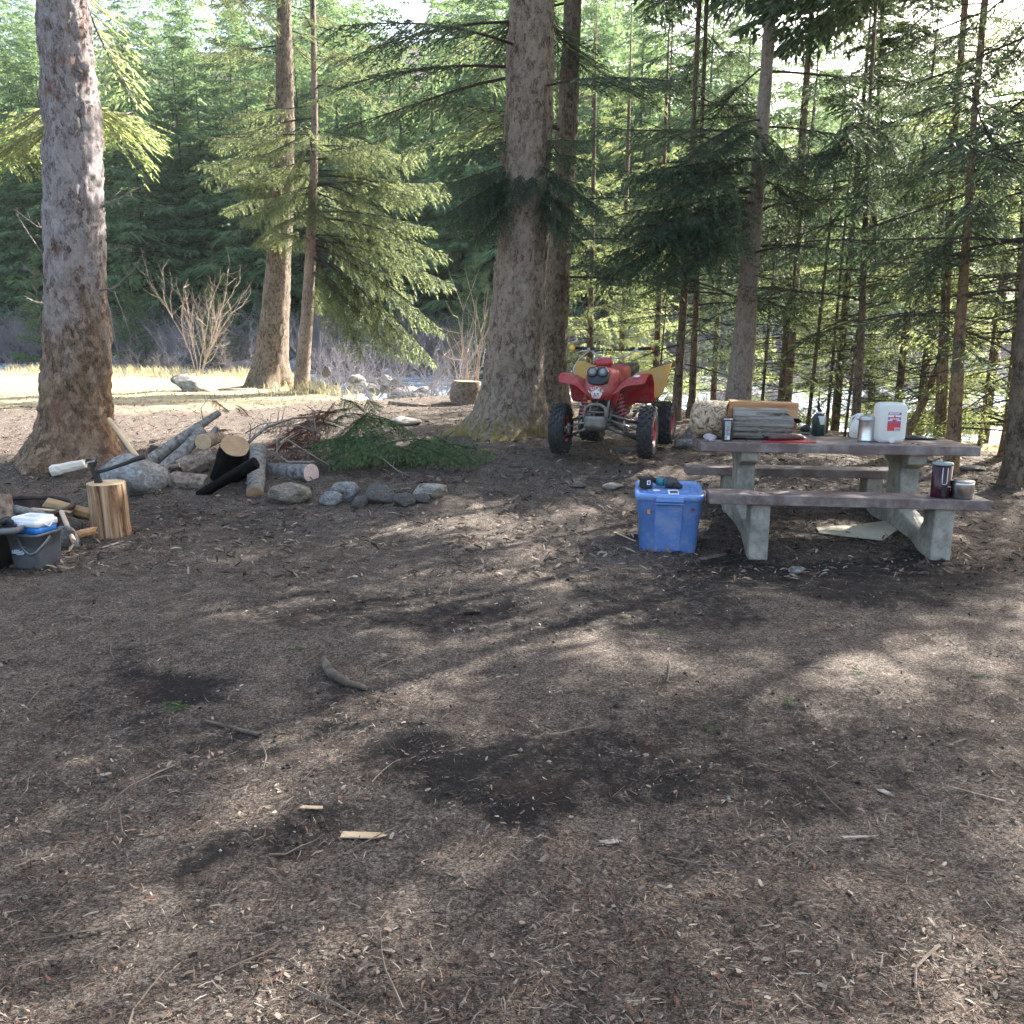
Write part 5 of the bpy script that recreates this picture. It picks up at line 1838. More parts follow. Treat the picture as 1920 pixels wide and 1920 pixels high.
split('pale square stick leaning on the fire ring', at(138, 1013, 5.62), at(115, 957, 5.95), .034, .030, speck('pinkish_wood', [(.3, (.40, .28, .21)), (.7, (.56, .43, .34))], 5, (1, 1, .1), rough=.6), .3, None, seed=16, taper=1.0)
split('short orange board lying between stick and chopping block', at(140, 1003, 5.75), at(176, 994, 5.8), .06, .05, W_ORANGE, .2, None, seed=17)
split('flat grey board offcut at the foot of the chopping block', G(140, 1008), G(168, 1004), .05, .02, W_GREYW, 1.5, None, seed=18)

# ------------------------------------------------------------------ bucket, cooler, lid at the left edge
def rrect(w_, d, r, n=5):
    """rounded rectangle outline"""
    pts = []
    for cx, cyy, a0 in ((w_ / 2 - r, d / 2 - r, 0), (-w_ / 2 + r, d / 2 - r, 90), (-w_ / 2 + r, -d / 2 + r, 180), (w_ / 2 - r, -d / 2 + r, 270)):
        for k in range(n + 1):
            a = math.radians(a0 + 90 * k / n)
            pts.append((cx + r * math.cos(a), cyy + r * math.sin(a)))
    return pts


def loft(mb, rings, cap0=True, cap1=True, M=None, smooth_=True):
    n = len(rings[0])
    vs = [p for r_ in rings for p in r_]
    fs = [(k * n + j, k * n + (j + 1) % n, (k + 1) * n + (j + 1) % n, (k + 1) * n + j) for k in range(len(rings) - 1) for j in range(n)]
    mb.add(vs, fs, smooth_, M)
    o = len(mb.v) - len(vs)
    if cap0:
        mb.f.append(tuple(o + j for j in reversed(range(n))))
        mb.sm.append(False)
    if cap1:
        mb.f.append(tuple(o + (len(rings) - 1) * n + j for j in range(n)))
        mb.sm.append(False)
    return mb


def ring(w_, d, r, z, n=5, y=0, x=0):
    return [(a + x, b + y, z) for a, b in rrect(w_, d, r, n)]


def text(s, parent, size, loc, rot, mat, ext=.0006, align='CENTER', name='lettering'):
    c = bpy.data.curves.new(name, 'FONT')
    c.body = s
    c.size = size
    c.extrude = ext
    c.align_x = align
    c.align_y = 'CENTER'
    c.materials.append(mat)
    tmp = bpy.data.objects.new(name, c)
    COL.objects.link(tmp)
    bpy.context.view_layer.update()
    me = bpy.data.meshes.new_from_object(tmp.evaluated_get(bpy.context.evaluated_depsgraph_get()))
    bpy.data.objects.remove(tmp)
    o = link(name, me, parent, loc)
    o.rotation_euler = rot
    return o


def plastic(name, c, rough=.4, var=.08, scuff=None):
    m = speck(name, [(.3, tuple(x * (1 - var) for x in c)), (.7, tuple(min(1, x * (1 + var)) for x in c))], 7, rough=rough, bs_=.06, bd=.002, dirt=scuff and (scuff, .05), dscale=9)
    return m


PG = plastic('grey_plastic', (.085, .095, .11), .5, .15, (.16, .15, .14))
PGD = plastic('dark_grey_plastic', (.035, .038, .043), .45, .15)
PW = plastic('white_plastic', (.72, .74, .76), .35)
PB = plastic('bright_blue_plastic', (.025, .20, .62), .35)
NAVY = plain('navy_print', (.012, .018, .05), .5)
SKYB = plain('pale_blue_print', (.42, .55, .72), .5)
WHT = plain('white_print', (.78, .78, .80), .5)
BLK = plain('matt_black', (.012, .012, .013), .6)
CHROME = speck('dull_chrome', [(.3, (.48, .48, .48)), (.7, (.66, .66, .66))], 20, rough=.28, metal=1, bs_=.05)

pbk = G(56, 1070)
t = thing('bucket', 'square grey plastic bucket with a bail handle and a small label at the left edge', 'bucket', (pbk.x, pbk.y + .10, TZ(pbk.x, pbk.y)), math.radians(-14))
t.scale = (.84, .84, .84)
bucket = t
mb = MB()
rs = [ring(.25, .22, .018, 0), ring(.262, .23, .018, .012), ring(.275, .245, .02, .16), ring(.292, .262, .02, .272), ring(.308, .276, .022, .273), ring(.308, .276, .022, .296), ring(.284, .252, .018, .296), ring(.278, .246, .018, .272), ring(.245, .215, .018, .03)]
loft(mb, rs)
mb.build('bucket_body', PG, t)
mb = MB()
# bail handle dropped towards the front right
hp = [(-.02, -.142, .262), (-.0, -.155, .24), (.06, -.19, .20), (.13, -.215, .165), (.16, -.21, .155), (.178, -.18, .165), (.186, -.10, .215), (.178, -.02, .262)]
mb.tube(hp, [.016, .015, .011, .011, .012, .011, .010, .010], 8)
mb.build('bail_handle', PGD, t)
mb = MB()
mb.tube([(a, b - .004, c + .011) for a, b, c in hp[2:]], .0030, 6)
mb.build('handle_edge', plain('pale_grey_plastic', (.20, .23, .26), .4), t)
MB().box(-.025, -.148, .258, .05, .02, .045).build('handle_lug', PGD, t, bevel=.006)
lb = bpy.data.objects.new('label_sticker', None)
fy = -.1285
Mx = Matrix.Translation((-.045, fy, .145)) @ Matrix.Rotation(math.radians(-3), 4, 'Y') @ Matrix.Rotation(math.radians(-4.2), 4, 'X')
o = MB().box(0, 0, 0, .122, .002, .046, Mx).build('label_sticker', NAVY, t)
sub = MB()
sub.box(-.018, -.0016, -.001, .084, .0012, .022, Mx)
sub.prism([(.022, .006), (.040, .018), (.056, .008), (.058, -.006), (.044, -.022), (.026, -.010)], -.0024, -.0012, Mx)
sub.build('label_band', SKYB, o)
sub = MB()
sub.box(-.052, -.0018, .0165, .010, .0012, .008, Mx)
for k in range(6):
    sub.box(-.036 + k * .0088, -.0018, .0165 + .0006 * (k % 2), .0072, .0012, .0075, Mx)
for k in range(4):
    sub.box(-.014 + k * .013, -.0018, -.0175, .010, .0012, .005, Mx)
sub.build('label_lettering', WHT, o)
sub = MB()
sub.prism([(.028, .003), (.030, .0065), (.048, .0005), (.046, -.003)], -.0034, -.0026, Mx)
sub.build('label_mark', NAVY, o)

pc = at(66, 1003, pbk.y + .11)
t = thing('cooler', 'small blue cooler box with a white lid sitting in the mouth of the grey bucket', 'cooler', (pc.x, pc.y, bucket.location.z + .30 * .84 - .11), math.radians(-16))
hz = .195
t.scale = (.82, .82, .82)
mb = MB()
loft(mb, [ring(.21, .15, .03, 0), ring(.225, .165, .03, .01), ring(.235, .18, .03, hz - .085)])
mb.build('lower_body', PG, t)
mb = MB()
loft(mb, [ring(.277, .207, .03, hz - .085), ring(.283, .213, .03, hz - .012)])
mb.build('blue_body', PB, t)
mb = MB()
loft(mb, [ring(.298, .228, .03, hz - .012), ring(.298, .228, .03, hz + .025), ring(.285, .215, .03, hz + .034), ring(.27, .20, .028, hz + .036), ring(.268, .198, .026, hz + .052), ring(.25, .18, .024, hz + .058)])
mb.build('lid', PW, t)
MB().box(.0, 0, hz + .058, .11, .06, .008).build('lid_handle_recess', plain('pale_blue_plastic', (.45, .52, .60), .4), t, bevel=.003)
MB().box(-.01, -.118, hz - .0, .055, .01, .032).build('latch', PW, t, bevel=.003)
mb = MB()
mb.tube([(.15, .05, hz + .01), (.158, 0, hz - .02), (.15, -.05, hz + .01)], .006, 6)
mb.build('carry_handle', PW, t)

pl = at(4, 1048, pbk.y + .02)
t = thing('black_bin', 'black bin with a grey lid cut by the left edge', 'bin', (pl.x - .12, pl.y, TZ(pl.x, pl.y)), .1)
zt = at(30, 986, pl.y).z - t.location.z
mb = MB()
loft(mb, [ring(.26, .24, .03, 0), ring(.30, .28, .03, zt - .03)])
mb.build('bin_body', BLK, t)
mb = MB()
loft(mb, [ring(.46, .30, .05, zt - .03, x=.06), ring(.49, .33, .06, zt - .022, x=.06), ring(.49, .33, .06, zt, x=.06), ring(.45, .29, .05, zt + .008, x=.06), ring(.43, .27, .045, zt - .004, x=.06)])
mb.build('bin_lid', PG, t)
mb = MB()
loft(mb, [ring(.11, .10, .045, zt + .002, x=.20), ring(.10, .09, .04, zt + .010, x=.20)])
mb.build('lid_knob', plain('navy_plastic', (.02, .022, .05), .4), t)
# glove: a crumpled sheet body with finger lobes
gl = thing('work_glove', 'crumpled black and grey work glove lying on the grey bin lid', 'glove', (t.location.x + .06, t.location.y - .04, t.location.z + zt + .004), .5)
CLB = speck('black_cloth', [(.3, (.010, .010, .012)), (.7, (.05, .052, .058))], 18, rough=.95, bs_=.6, bd=.006)
mb = MB()
g_ = random.Random(4)
rows = []
for i in range(12):
    a = i / 11
    rows.append([(-.10 + .2 * a, -.06 + .12 * j / 9, .012 + .045 * math.sin(a * 3.1) * math.sin(3.1 * j / 9) * (1 + .7 * math.sin(i * 1.9 + j * 1.3))) for j in range(10)])
mb.grid(rows)
mb.build('palm', CLB, gl, solid=.012, sub=1)
for k in range(4):
    MB().tube([(.09, -.05 + k * .03, .02), (.13, -.055 + k * .034, .035), (.15 + .01 * k, -.06 + k * .036, .02), (.165, -.06 + k * .035, .008)], [.014, .014, .013, .009], 7).build('finger', CLB, gl)
MB().tube([(-.02, -.06, .02), (.02, -.09, .03), (.06, -.10, .012)], [.015, .015, .010], 7).build('thumb', CLB, gl)

# ------------------------------------------------------------------ blue storage tote
TB = plastic('blue_tote_plastic', (.085, .175, .43), .42, .07, (.20, .26, .42))
TBL = plastic('blue_tote_lid_plastic', (.13, .26, .58), .36, .06, (.26, .36, .55))
ptl = zp(1199, 1032, 0)
ptr = zp(1304, 1032, 0)
WB = (ptr - ptl).length
tx = (ptl.x + ptr.x) / 2
t = thing('storage_tote', 'blue plastic storage tote with a lid standing left of the picnic table', 'tote', (tx, ptl.y, TZ(tx, ptl.y + .3) - .004), math.radians(-9))
DP = .60
HT = at(1250, 940, ptl.y - .02).z - t.location.z
mb = MB()
cyy = DP / 2
k1 = WB / 2


def tring(wf, z, inset=0):
    w2 = WB * wf
    d2 = DP * (1 - (1.2 - wf) * .25)
    return ring(w2, d2, .045, z, 6, cyy)


loft(mb, [tring(.95, 0), tring(1.0, .012), tring(1.09, HT - .105), tring(1.125, HT - .100), tring(1.135, HT - .005), tring(1.15, HT)])
mb.build('tub', TB, t)


def yfront(z):
    wf = 1.0 + .09 * z / (HT - .105)
    return cyy - DP * (1 - (1.2 - wf) * .25) / 2


mb = MB()
mb.add([(-.10, yfront(.02) - .005, .025), (.085, yfront(.02) - .005, .025), (.095, yfront(HT - .03) - .014, HT - .035), (-.10, yfront(HT - .03) - .014, HT - .035),
        (-.107, yfront(.02) + .01, .022), (.092, yfront(.02) + .01, .022), (.102, yfront(HT - .03) + .01, HT - .03), (-.107, yfront(HT - .03) + .01, HT - .03)],
       [(0, 1, 2, 3), (0, 4, 5, 1), (1, 5, 6, 2), (2, 6, 7, 3), (3, 7, 4, 0)])
mb.build('front_panel', TB, t, bevel=.003)
MB().box(-.003, yfront(HT - .03) - .016, HT - .020, .215, .05, .012).build('handle_lip', TB, t, bevel=.003)
mb = MB()
w1 = WB * 1.22
d1 = DP * 1.03
loft(mb, [ring(w1 * .97, d1 * .97, .055, HT - .004, 7, cyy), ring(w1 * .995, d1 * .99, .06, HT - .002, 7, cyy), ring(w1, d1, .06, HT + .028, 7, cyy), ring(w1 * .985, d1 * .985, .06, HT + .042, 7, cyy), ring(w1 * .93, d1 * .94, .055, HT + .046, 7, cyy),
          ring(w1 * .90, d1 * .915, .05, HT + .040, 7, cyy), ring(w1 * .86, d1 * .88, .05, HT + .026, 7, cyy)])
mb.build('lid', TBL, t)
MB().box(.0, cyy - d1 / 2 - .006, HT + .012, .20, .018, .040).build('lid_latch', TBL, t, bevel=.004)
mb = MB()
rr = [(x * .8, y * .75 + .0 * 1) for x, y in rrect(w1 * .8, d1 * .75, .08, 6)]
loft(mb, [ring(w1 * .66, d1 * .60, .08, HT + .0262, 6, cyy + .03), ring(w1 * .62, d1 * .56, .075, HT + .033, 6, cyy + .03)])
mb.build('lid_panel', TBL, t)
zS = HT - .085
MB().box(-.147, yfront(zS) - .013, zS + .0, .022, .002, .034).build('orange_sticker', plain('orange_sticker_print', (.58, .26, .07), .5, var=.35, scale=60), t)
mb = MB()
zL = HT - .06
mb.prism([(.150, zL), (.162, zL + .012), (.170, zL + .008), (.180, zL + .010), (.178, zL - .004), (.172, zL - .014), (.160, zL - .006)], yfront(zL) - .018, yfront(zL) - .014)
mb.build('red_leaf_sticker', plain('red_sticker_print', (.22, .015, .03), .5), t)
tz = t.location.z + HT + .034
tyw = t.location.y


def on_lid(px, py):
    v = zp(px, py, tz)
    return v


TEAL = plastic('teal_plastic', (.02, .20, .22), .4)
d0 = on_lid(1213, 917)
dr = thing('cordless_drill', 'black and teal cordless drill lying on the blue tote lid', 'drill', d0, .05)
MB().box(0, .04, .045, .09, .075, .085).build('battery', BLK, dr, bevel=.008)
MB().box(.012, .0, .05, .026, .004, .034).build('battery_label', WHT, dr)
MB().box(.012, -.003, .05, .010, .004, .022).build('label_mark', BLK, dr)
mb = MB()
mb.tube([(.03, .07, .075), (.08, .075, .05), (.115, .07, .045)], [.024, .021, .025], 10)
mb.build('grip', BLK, dr)
mb = MB()
mb.tube([(.085, .075, .045), (.12, .07, .043), (.15, .065, .043)], [.030, .034, .032], 12)
mb.build('drill_body', TEAL, dr)
mb = MB()
mb.tube([(.15, .04, .045), (.185, .03, .045), (.215, .02, .04), (.24, .0, .03)], [.044, .046, .038, .022], 14)
mb.build('motor_housing', PGD, dr)
mb = MB()
mb.tube([(.20, .0, .03), (.235, -.02, .026), (.265, -.03, .02)], [.02, .024, .014], 10)
mb.build('chuck', BLK, dr)
c0 = on_lid(1260, 926)
cd_ = thing('charging_card', 'white card with a dark picture standing at the front edge of the tote lid', 'card', (c0.x, t.location.y + cyy - d1 / 2 + .03, tz + .012), .05)
Mx = Matrix.Rotation(math.radians(-55), 4, 'X')
MB().box(0, 0, .02, .075, .003, .045, Mx).build('card_sheet', WHT, cd_)
MB().box(.002, -.003, .019, .058, .003, .026, Mx).build('card_picture', plain('slate_print', (.05, .06, .10), .5, var=.5, scale=60), cd_)
c1 = on_lid(1230, 920)
o = MB().box(0, 0, .006, .05, .03, .010).build('folded_paper', WHT, None, c1 + Vector((0, -.02, 0)), bevel=.003)
tag(o, 'small folded white paper on the tote lid below the drill', 'paper')

# ------------------------------------------------------------------ picnic table
WP = speck('brown_table_paint', [(.25, (.062, .042, .042)), (.5, (.115, .080, .079)), (.75, (.17, .125, .122))], 6, (.25, 1.2, 1), rough=.42, bs_=.35, bd=.004, dirt=((.25, .22, .21), .30), dscale=7)
CON = speck('speckled_concrete', [(.25, (.16, .15, .125)), (.45, (.32, .305, .26)), (.65, (.40, .38, .33)), (.8, (.46, .44, .39))], 22, rough=.9, bs_=.4, bd=.006, dirt=((.14, .135, .12), .35), dscale=4)
bl = zp(1332, 926, .46)
brp = zp(1863, 939, .46)
ex = Vector((brp.x - bl.x, brp.y - bl.y, 0)).normalized()
ey = Vector((-ex.y, ex.x, 0))
yaw = math.atan2(ex.y, ex.x)
LB = (brp - bl).length
mid = (bl + brp) / 2
tz0 = TZ(mid.x, mid.y + .4)
TO = Vector((mid.x, mid.y, tz0 - .01))
TILT = math.radians(-2.0)
MT = Matrix.Translation(TO) @ Matrix.Rotation(yaw, 4, 'Z') @ Matrix.Rotation(TILT, 4, 'X')
MTI = MT.inverted()


def to_table(px, py, z):
    """pixel to table coordinates on the plane z of the table"""
    o = MTI @ Vector((0, 0, CAM_H))
    d = MTI.to_3x3() @ ray(px, py)
    return o + d * ((z - o.z) / d.z)


ZT = .775
a = to_table(1313, 829, ZT)
b = to_table(1840, 838, ZT)
TX0, TX1, TY0 = a.x, b.x, (a.y + b.y) / 2
TD = .72
pt = thing('picnic_table', 'brown painted plank picnic table with two benches on speckled concrete supports', 'picnic table')
pt.matrix_world = MT
for k in range(3):
    y0 = TY0 + k * (TD / 3) + .004
    mb = MB()
    e = R.uniform(-.006, .006)
    mb.box((TX0 + TX1) / 2 + e, y0 + TD / 6 - .004, ZT - .036, TX1 - TX0, TD / 3 - .008, .072)
    mb.build('top_plank', WP, pt, bevel=.006)
mb = MB()
mb.box(0, .135, .46 - .036, LB, .27, .072)
mb.build('bench_plank', WP, pt, bevel=.006)
bb0 = to_table(1316, 889, .45)
bb1 = to_table(1700, 893, .45)
YB = TY0 + TD + (TY0 - .27) + 0.0
mb = MB()
mb.box((TX0 + TX1) / 2 - .02, YB + .135, .46 - .036, TX1 - TX0 - .02, .27, .072)
mb.build('bench_plank', WP, pt, bevel=.006)
YC = TY0 + TD / 2
BOLT = plain('rusty_bolt', (.06, .045, .04), .6, .6)
for px in (1424, 1750):
    q = to_table(px, 1050, 0.0)
    for yy, zz in ((.07, .46), (.20, .46), (TY0 + .08, ZT), (TY0 + .17, ZT), (TY0 + TD - .17, ZT), (TY0 + TD - .08, ZT), (YB + .07, .46), (YB + .20, .46)):
        MB().lathe([(.013, 0), (.013, .002), (.009, .005), (.001, .006)], 10, Matrix.Translation((q.x + R.uniform(-.03, .03), yy, zz - .001))).build('bolt', BOLT, pt)
YE = YB + .27
half = [(.03, -.02), (.03, .386), (.25, .386), (.235, .27), (.30, .19), (.40, .20), (YC - .16, .26), (YC - .155, .58), (YC - .29, .625), (YC - .30, .70)]
under = [(YC, .10), (.45, .085), (.25, .02), (.17, -.02)]
poly = half + [(2 * YC - y, z) for y, z in reversed(half)] + [(2 * YC - y, z) for y, z in reversed(under[1:])] + under
for px in (1424, 1750):
    q = to_table(px, 1050, 0.0)
    mb = MB()
    mb.prism(poly, q.x - .068, q.x + .068, plane='yz')
    mb.build('concrete_support', CON, pt, bevel=.014, seg=2)
    MB().box(q.x, YC, .70 - .0, .15, .66, .0001 + .008).build('support_cap', CON, pt)


def on_table(px, py):
    p = to_table(px, py, ZT)
    return MT @ p, p


def item(name, label, cat, px, py, rz=0., bench=False):
    p = to_table(px, py, .46 if bench else ZT)
    o = thing(name, label, cat, MT @ (p + Vector((0, 0, .0015))), 0)
    o.rotation_euler = (Matrix.Rotation(yaw, 3, 'Z') @ Matrix.Rotation(TILT, 3, 'X') @ Matrix.Rotation(rz, 3, 'Z')).to_euler()
    return o


PXM = FPX / depth_of(MT @ Vector((0, TY0 + .2, ZT)))      # pixels per metre at the table top
# the sawn log: round on the left, slabbed on the right
t = item('sawn_log', 'big log on the table, scored round end at left and sawn slab at right', 'log', 1345, 826)
t.location += Vector((0, .215, 0))
r_ = 36 / PXM
mb = MB()
Mx = Matrix.Translation((0, 0, r_ * .97)) @ Matrix.Rotation(math.radians(-20), 4, 'Z')
prof = [(.001, -.15), (r_ * .72, -.15), (r_ * .93, -.135), (r_, -.09), (r_ * 1.02, 0), (r_ * .99, .13)]
mb.lathe([(a, b) for a, b in prof], 36, Mx, axis='x')
ob = mb.build('round_log', W_BORED, t)
x0 = 30 / PXM
x1 = 160 / PXM
mb = MB()
zt0, zt1 = 71 / PXM, 68 / PXM
mb.add([(x0 - .045, -.075, 0), (x0 - .05, .18, 0), (x1, .17, 0), (x1 - .01, -.06, 0), (x0 + .0, -.095, zt0), (x0 + .02, .17, zt0 + .004), (x1 + .0, .16, zt1), (x1 - .0, -.055, zt1)],
       [(0, 3, 2, 1), (4, 5, 6, 7), (0, 1, 5, 4), (1, 2, 6, 5), (2, 3, 7, 6), (3, 0, 4, 7)])
mb.build('sawn_slab', W_ORANGE, t, bevel=.006)
x0 += .035
mb = MB()
cols = 14
rowsP = []
g_ = random.Random(9)
for i in range(8):
    f = i / 7
    z = .006 + (zt0 - .062) * f
    rowsP.append([(x0 - .01 + (x1 - x0 - .025 - .02 * abs(math.sin(i * 2.3)) - .05 * (f if i > 5 else 0)) * j / (cols - 1), -.092 - .012 * g_.random() - .02 * math.sin(f * 3), z + .006 * math.sin(j * .9)) for j in range(cols)])
mb.grid(rowsP)
mb.build('grey_outer_face', W_GREYW, t, solid=.03)
mb = MB()
mb.tube([(x1 - .05, -.11, zt0 * .52), (x1 - .015, -.12, zt0 * .5), (x1 + .012, -.12, zt0 * .48)], [.012, .02, .008], 8)
mb.build('knot', W_CHAR, t)

# drinks can
t = item('drinks_can', 'tall dark drinks can with a grey label beside the sawn log', 'can', 1363, 827)
h_ = 43 / PXM
r_ = 9.6 / PXM
MB().lathe([(r_ * .8, 0), (r_, .008), (r_, h_ - .016), (r_ * .82, h_ - .003), (r_ * .86, h_), (r_ * .78, h_ - .004)], 24).build('can_body', plain('maroon_black_print', (.030, .014, .018), .3, var=.4, scale=30), t)
MB().lathe([(r_ * .99, h_ - .017), (r_ * .84, h_ - .003)], 24, close=False).build('can_shoulder', speck('rosy_metal', [(.3, (.55, .42, .46)), (.7, (.75, .66, .70))], 20, rough=.3, metal=.8, bs_=.05), t)


def wrap(r, z0, z1, a0, a1, off=.0006, n=8):
    return [[((r + off) * math.sin(a0 + (a1 - a0) * j / n), -(r + off) * math.cos(a0 + (a1 - a0) * j / n), z) for j in range(n + 1)] for z in (z0, z1)]


mb = MB()
mb.grid(wrap(r_, .010, h_ - .022, -.62, .42))
mb.build('can_label', plain('pale_slate_print', (.30, .34, .36), .4, var=.4, scale=70), t)
mb = MB()
for k in range(7):
    mb.grid(wrap(r_, .05 + k * .011, .053 + k * .011, -.5 + .3 * (k % 3) * .5, .1 + .1 * (k % 2), .0012, 4))
mb.build('can_print', BLK, t)
mb = MB()
mb.grid(wrap(r_, .013, .042, -.1, .36, .0012, 4))
mb.build('can_panel', plain('pale_print', (.55, .6, .62), .4), t)

# crumpled foil wrapper and paper slip
t = item('foil_wrapper', 'crumpled silver foil wrapper at the left end of the table', 'wrapper', 1332, 828)
me = rock_mesh('foil', 77, 16, .5, 3, speck('crumpled_foil', [(.3, (.5, .48, .56)), (.7, (.8, .78, .84))], 22, rough=.22, metal=.9, bs_=1.0, bd=.02))
me.polygons.foreach_set('use_smooth', [False] * len(me.polygons))
o = link('foil', me, t, (0, 0, .028))
o.scale = (.115, .09, .065)
o.rotation_euler = (0, .2, .4)
t = item('paper_slip', 'white paper slip with two dark marks under the foil wrapper', 'paper', 1340, 827)
MB().box(0, 0, .001, .10, .035, .002).build('slip_sheet', plain('off_white_paper', (.62, .62, .56), .8), t)
mb = MB()
mb.box(-.025, 0, .0028, .014, .012, .001)
mb.box(.012, .002, .0028, .012, .010, .001)
mb.build('slip_marks', plain('grey_ink', (.10, .10, .09), .6), t)
# red board with leather sheath
t = item('red_mat', 'flat red mat lying at the front edge of the table', 'mat', 1478, 830)
MB().prism([(-.20, -.02), (.14, -.025), (.21, .0), (.205, .03), (.12, .075), (-.17, .07)], .0, .008, plane='xy').build('mat_sheet', plain('red_plastic', (.42, .018, .035), .4), t, bevel=.003)
t = item('leather_roll', 'long brown leather roll with black strap lying on the red mat', 'roll', 1475, 829)
LEA = speck('brown_leather', [(.3, (.055, .025, .022)), (.7, (.15, .075, .065))], 12, rough=.5, bs_=.4, bd=.004)
MB().tube([(-.14, .01, .028), (-.10, .01, .032), (-.03, .012, .036), (.04, .015, .040), (.10, .02, .036), (.135, .022, .028)], [.016, .022, .024, .027, .025, .012], 12).build('roll_body', LEA, t)
mb = MB()
mb.tube([(-.13, -.0, .03), (-.16, -.005, .040), (-.185, -.0, .050)], [.008, .006, .004], 6)
mb.tube([(-.13, .02, .03), (-.165, .01, .028), (-.18, .0, .034)], [.007, .006, .003], 6)
mb.build('strap', BLK, t)
MB().tube([(.12, .01, .045), (.14, .0, .03), (.15, .01, .02)], [.006, .007, .004], 6).build('buckle', CHROME, t)
# gas bottle
t = item('gas_bottle', 'dark green gas bottle with a white paper tag behind the leather roll', 'gas bottle', 1534, 817)
r_ = 13.5 / PXM
h_ = 46 / PXM
DG = plain('dark_green_paint', (.012, .035, .032), .35)
MB().lathe([(r_ * .9, 0), (r_, .008), (r_, h_ * .78), (r_ * .86, h_ * .9), (r_ * .5, h_ * .98), (r_ * .3, h_), (r_ * .3, h_ * 1.08), (.001, h_ * 1.08)], 24).build('bottle', DG, t)
mb = MB()
mb.tube([(0, 0, h_ * 1.05), (-.012, 0, h_ * 1.25), (-.016, 0, h_ * 1.5)], [.016, .013, .008], 8)
mb.tube([(-.016, 0, h_ * 1.45), (-.012, .0, h_ * 1.85)], [.006, .004], 6)
mb.build('valve', BLK, t)
MB().lathe([(r_ * .45, h_ * .97), (r_ * .5, h_ * 1.02), (r_ * .3, h_ * 1.05)], 16, close=False).build('collar', CHROME, t)
mb = MB()
pr = []
for z, a0, a1 in ((h_ * .88, -.45, .65), (h_ * .6, -.12, .62), (h_ * .5, -.05, .6)):
    pr.append([((r_ + .001) * math.sin(a0 + (a1 - a0) * j / 6), -(r_ + .001) * math.cos(a0 + (a1 - a0) * j / 6), z) for j in range(7)])
mb.grid(pr)
mb.build('paper_tag', plain('grey_white_paper', (.55, .56, .54), .8), t)
t = item('dark_pouch', 'dark green pouch lying against the gas bottle', 'pouch', 1512, 814)
me = rock_mesh('pouch', 78, 5, .3, 3, plain('dark_pouch_cloth', (.02, .03, .03), .8))
o = link('pouch_body', me, t, (0, .03, .035))
o.scale = (.10, .08, .085)
MB().box(-.02, -.03, .008, .07, .05, .016).build('pouch_flap', plain('grey_cloth', (.16, .16, .17), .8), t, bevel=.004)
# coffee pot
t = item('coffee_pot', 'metal percolator coffee pot standing between the two white jugs', 'coffee pot', 1625, 827)
r_ = 17 / PXM
h_ = 42 / PXM
ALU = speck('brushed_aluminium', [(.3, (.50, .52, .55)), (.7, (.68, .70, .73))], 5, (1, 1, 8), rough=.30, metal=1, bs_=.1, bd=.002)
MB().lathe([(r_ * 1.0, 0), (r_ * 1.04, .004), (r_ * 1.0, .012), (r_ * .985, h_ * .5), (r_ * .96, h_ - .008), (r_ * 1.02, h_), (r_ * .95, h_ + .002)], 32).build('pot_body', ALU, t)
MB().lathe([(r_ * 1.0, h_ + .002), (r_ * .98, h_ + .008), (r_ * .7, h_ + .022), (r_ * .25, h_ + .030), (.001, h_ + .031)], 32).build('pot_lid', ALU, t)
MB().lathe([(.006, h_ + .03), (.012, h_ + .036), (.014, h_ + .05), (.008, h_ + .055), (.001, h_ + .056)], 12).build('lid_knob', plain('clear_knob', (.7, .68, .68), .15), t)
mb = MB()
mb.tube([(-r_ * .95, 0, h_ - .004), (-r_ * 1.22, 0, h_ + .0), (-r_ * 1.28, 0, h_ + .008)], [.007, .008, .004], 8)
mb.tube([(r_ * .95, 0, h_ - .004), (r_ * 1.14, 0, h_ - .004), (r_ * 1.18, 0, h_ - .035), (r_ * 1.1, 0, h_ * .45)], [.006, .006, .004, .003], 8)
mb.build('spout_and_ears', ALU, t)
mb = MB()
mb.grid(wrap(r_ * .985, h_ * .30, h_ * .325, -.55, .2, .0012, 6))
for k in range(3):
    mb.grid(wrap(r_ * .985, h_ * .22, h_ * .25, -.45 + k * .22, -.32 + k * .22, .0012, 3))
arc = []
for rr_ in (1, .88):
    arc.append([((r_ * .985 + .0013) * math.sin(-.18 + .36 * math.cos(a) * rr_), -(r_ * .985 + .0013) * math.cos(-.18 + .36 * math.cos(a) * rr_), h_ * .36 + h_ * .13 * math.sin(a) * rr_) for a in [math.pi * j / 10 for j in range(11)]])
mb.grid(arc)
mb.build('emblem', plain('pale_print_on_metal', (.72, .74, .76), .4), t)
# jugs
m, nt, bsd = new_mat('milky_plastic')
bsd.inputs['Base Color'].default_value = (.80, .82, .82, 1)
bsd.inputs['Roughness'].default_value = .38
tr = nt.nodes.new('ShaderNodeBsdfTranslucent')
tr.inputs['Color'].default_value = (.82, .85, .85, 1)
mx = nt.nodes.new('ShaderNodeMixShader')
mx.inputs[0].default_value = .5
nt.links.new(bsd.outputs[0], mx.inputs[1])
nt.links.new(tr.outputs[0], mx.inputs[2])
nt.links.new(mx.outputs[0], nt.nodes['Material Output'].inputs['Surface'])
MILK = m
t = item('water_jug', 'large white plastic water jug with a red label lying on its side on the table', 'jug', 1671, 831)
jw, jh, jd = 51 / PXM, 74 / PXM, .17
mb = MB()
rings = []
for y, s in ((0, .86), (.012, .96), (.03, 1.0), (jd - .03, 1.0), (jd - .01, .94), (jd, .86)):
    rings.append([(a * s, y, b * s + jh / 2) for a, b in rrect(jw, jh, .045, 7)])
loft(mb, rings)
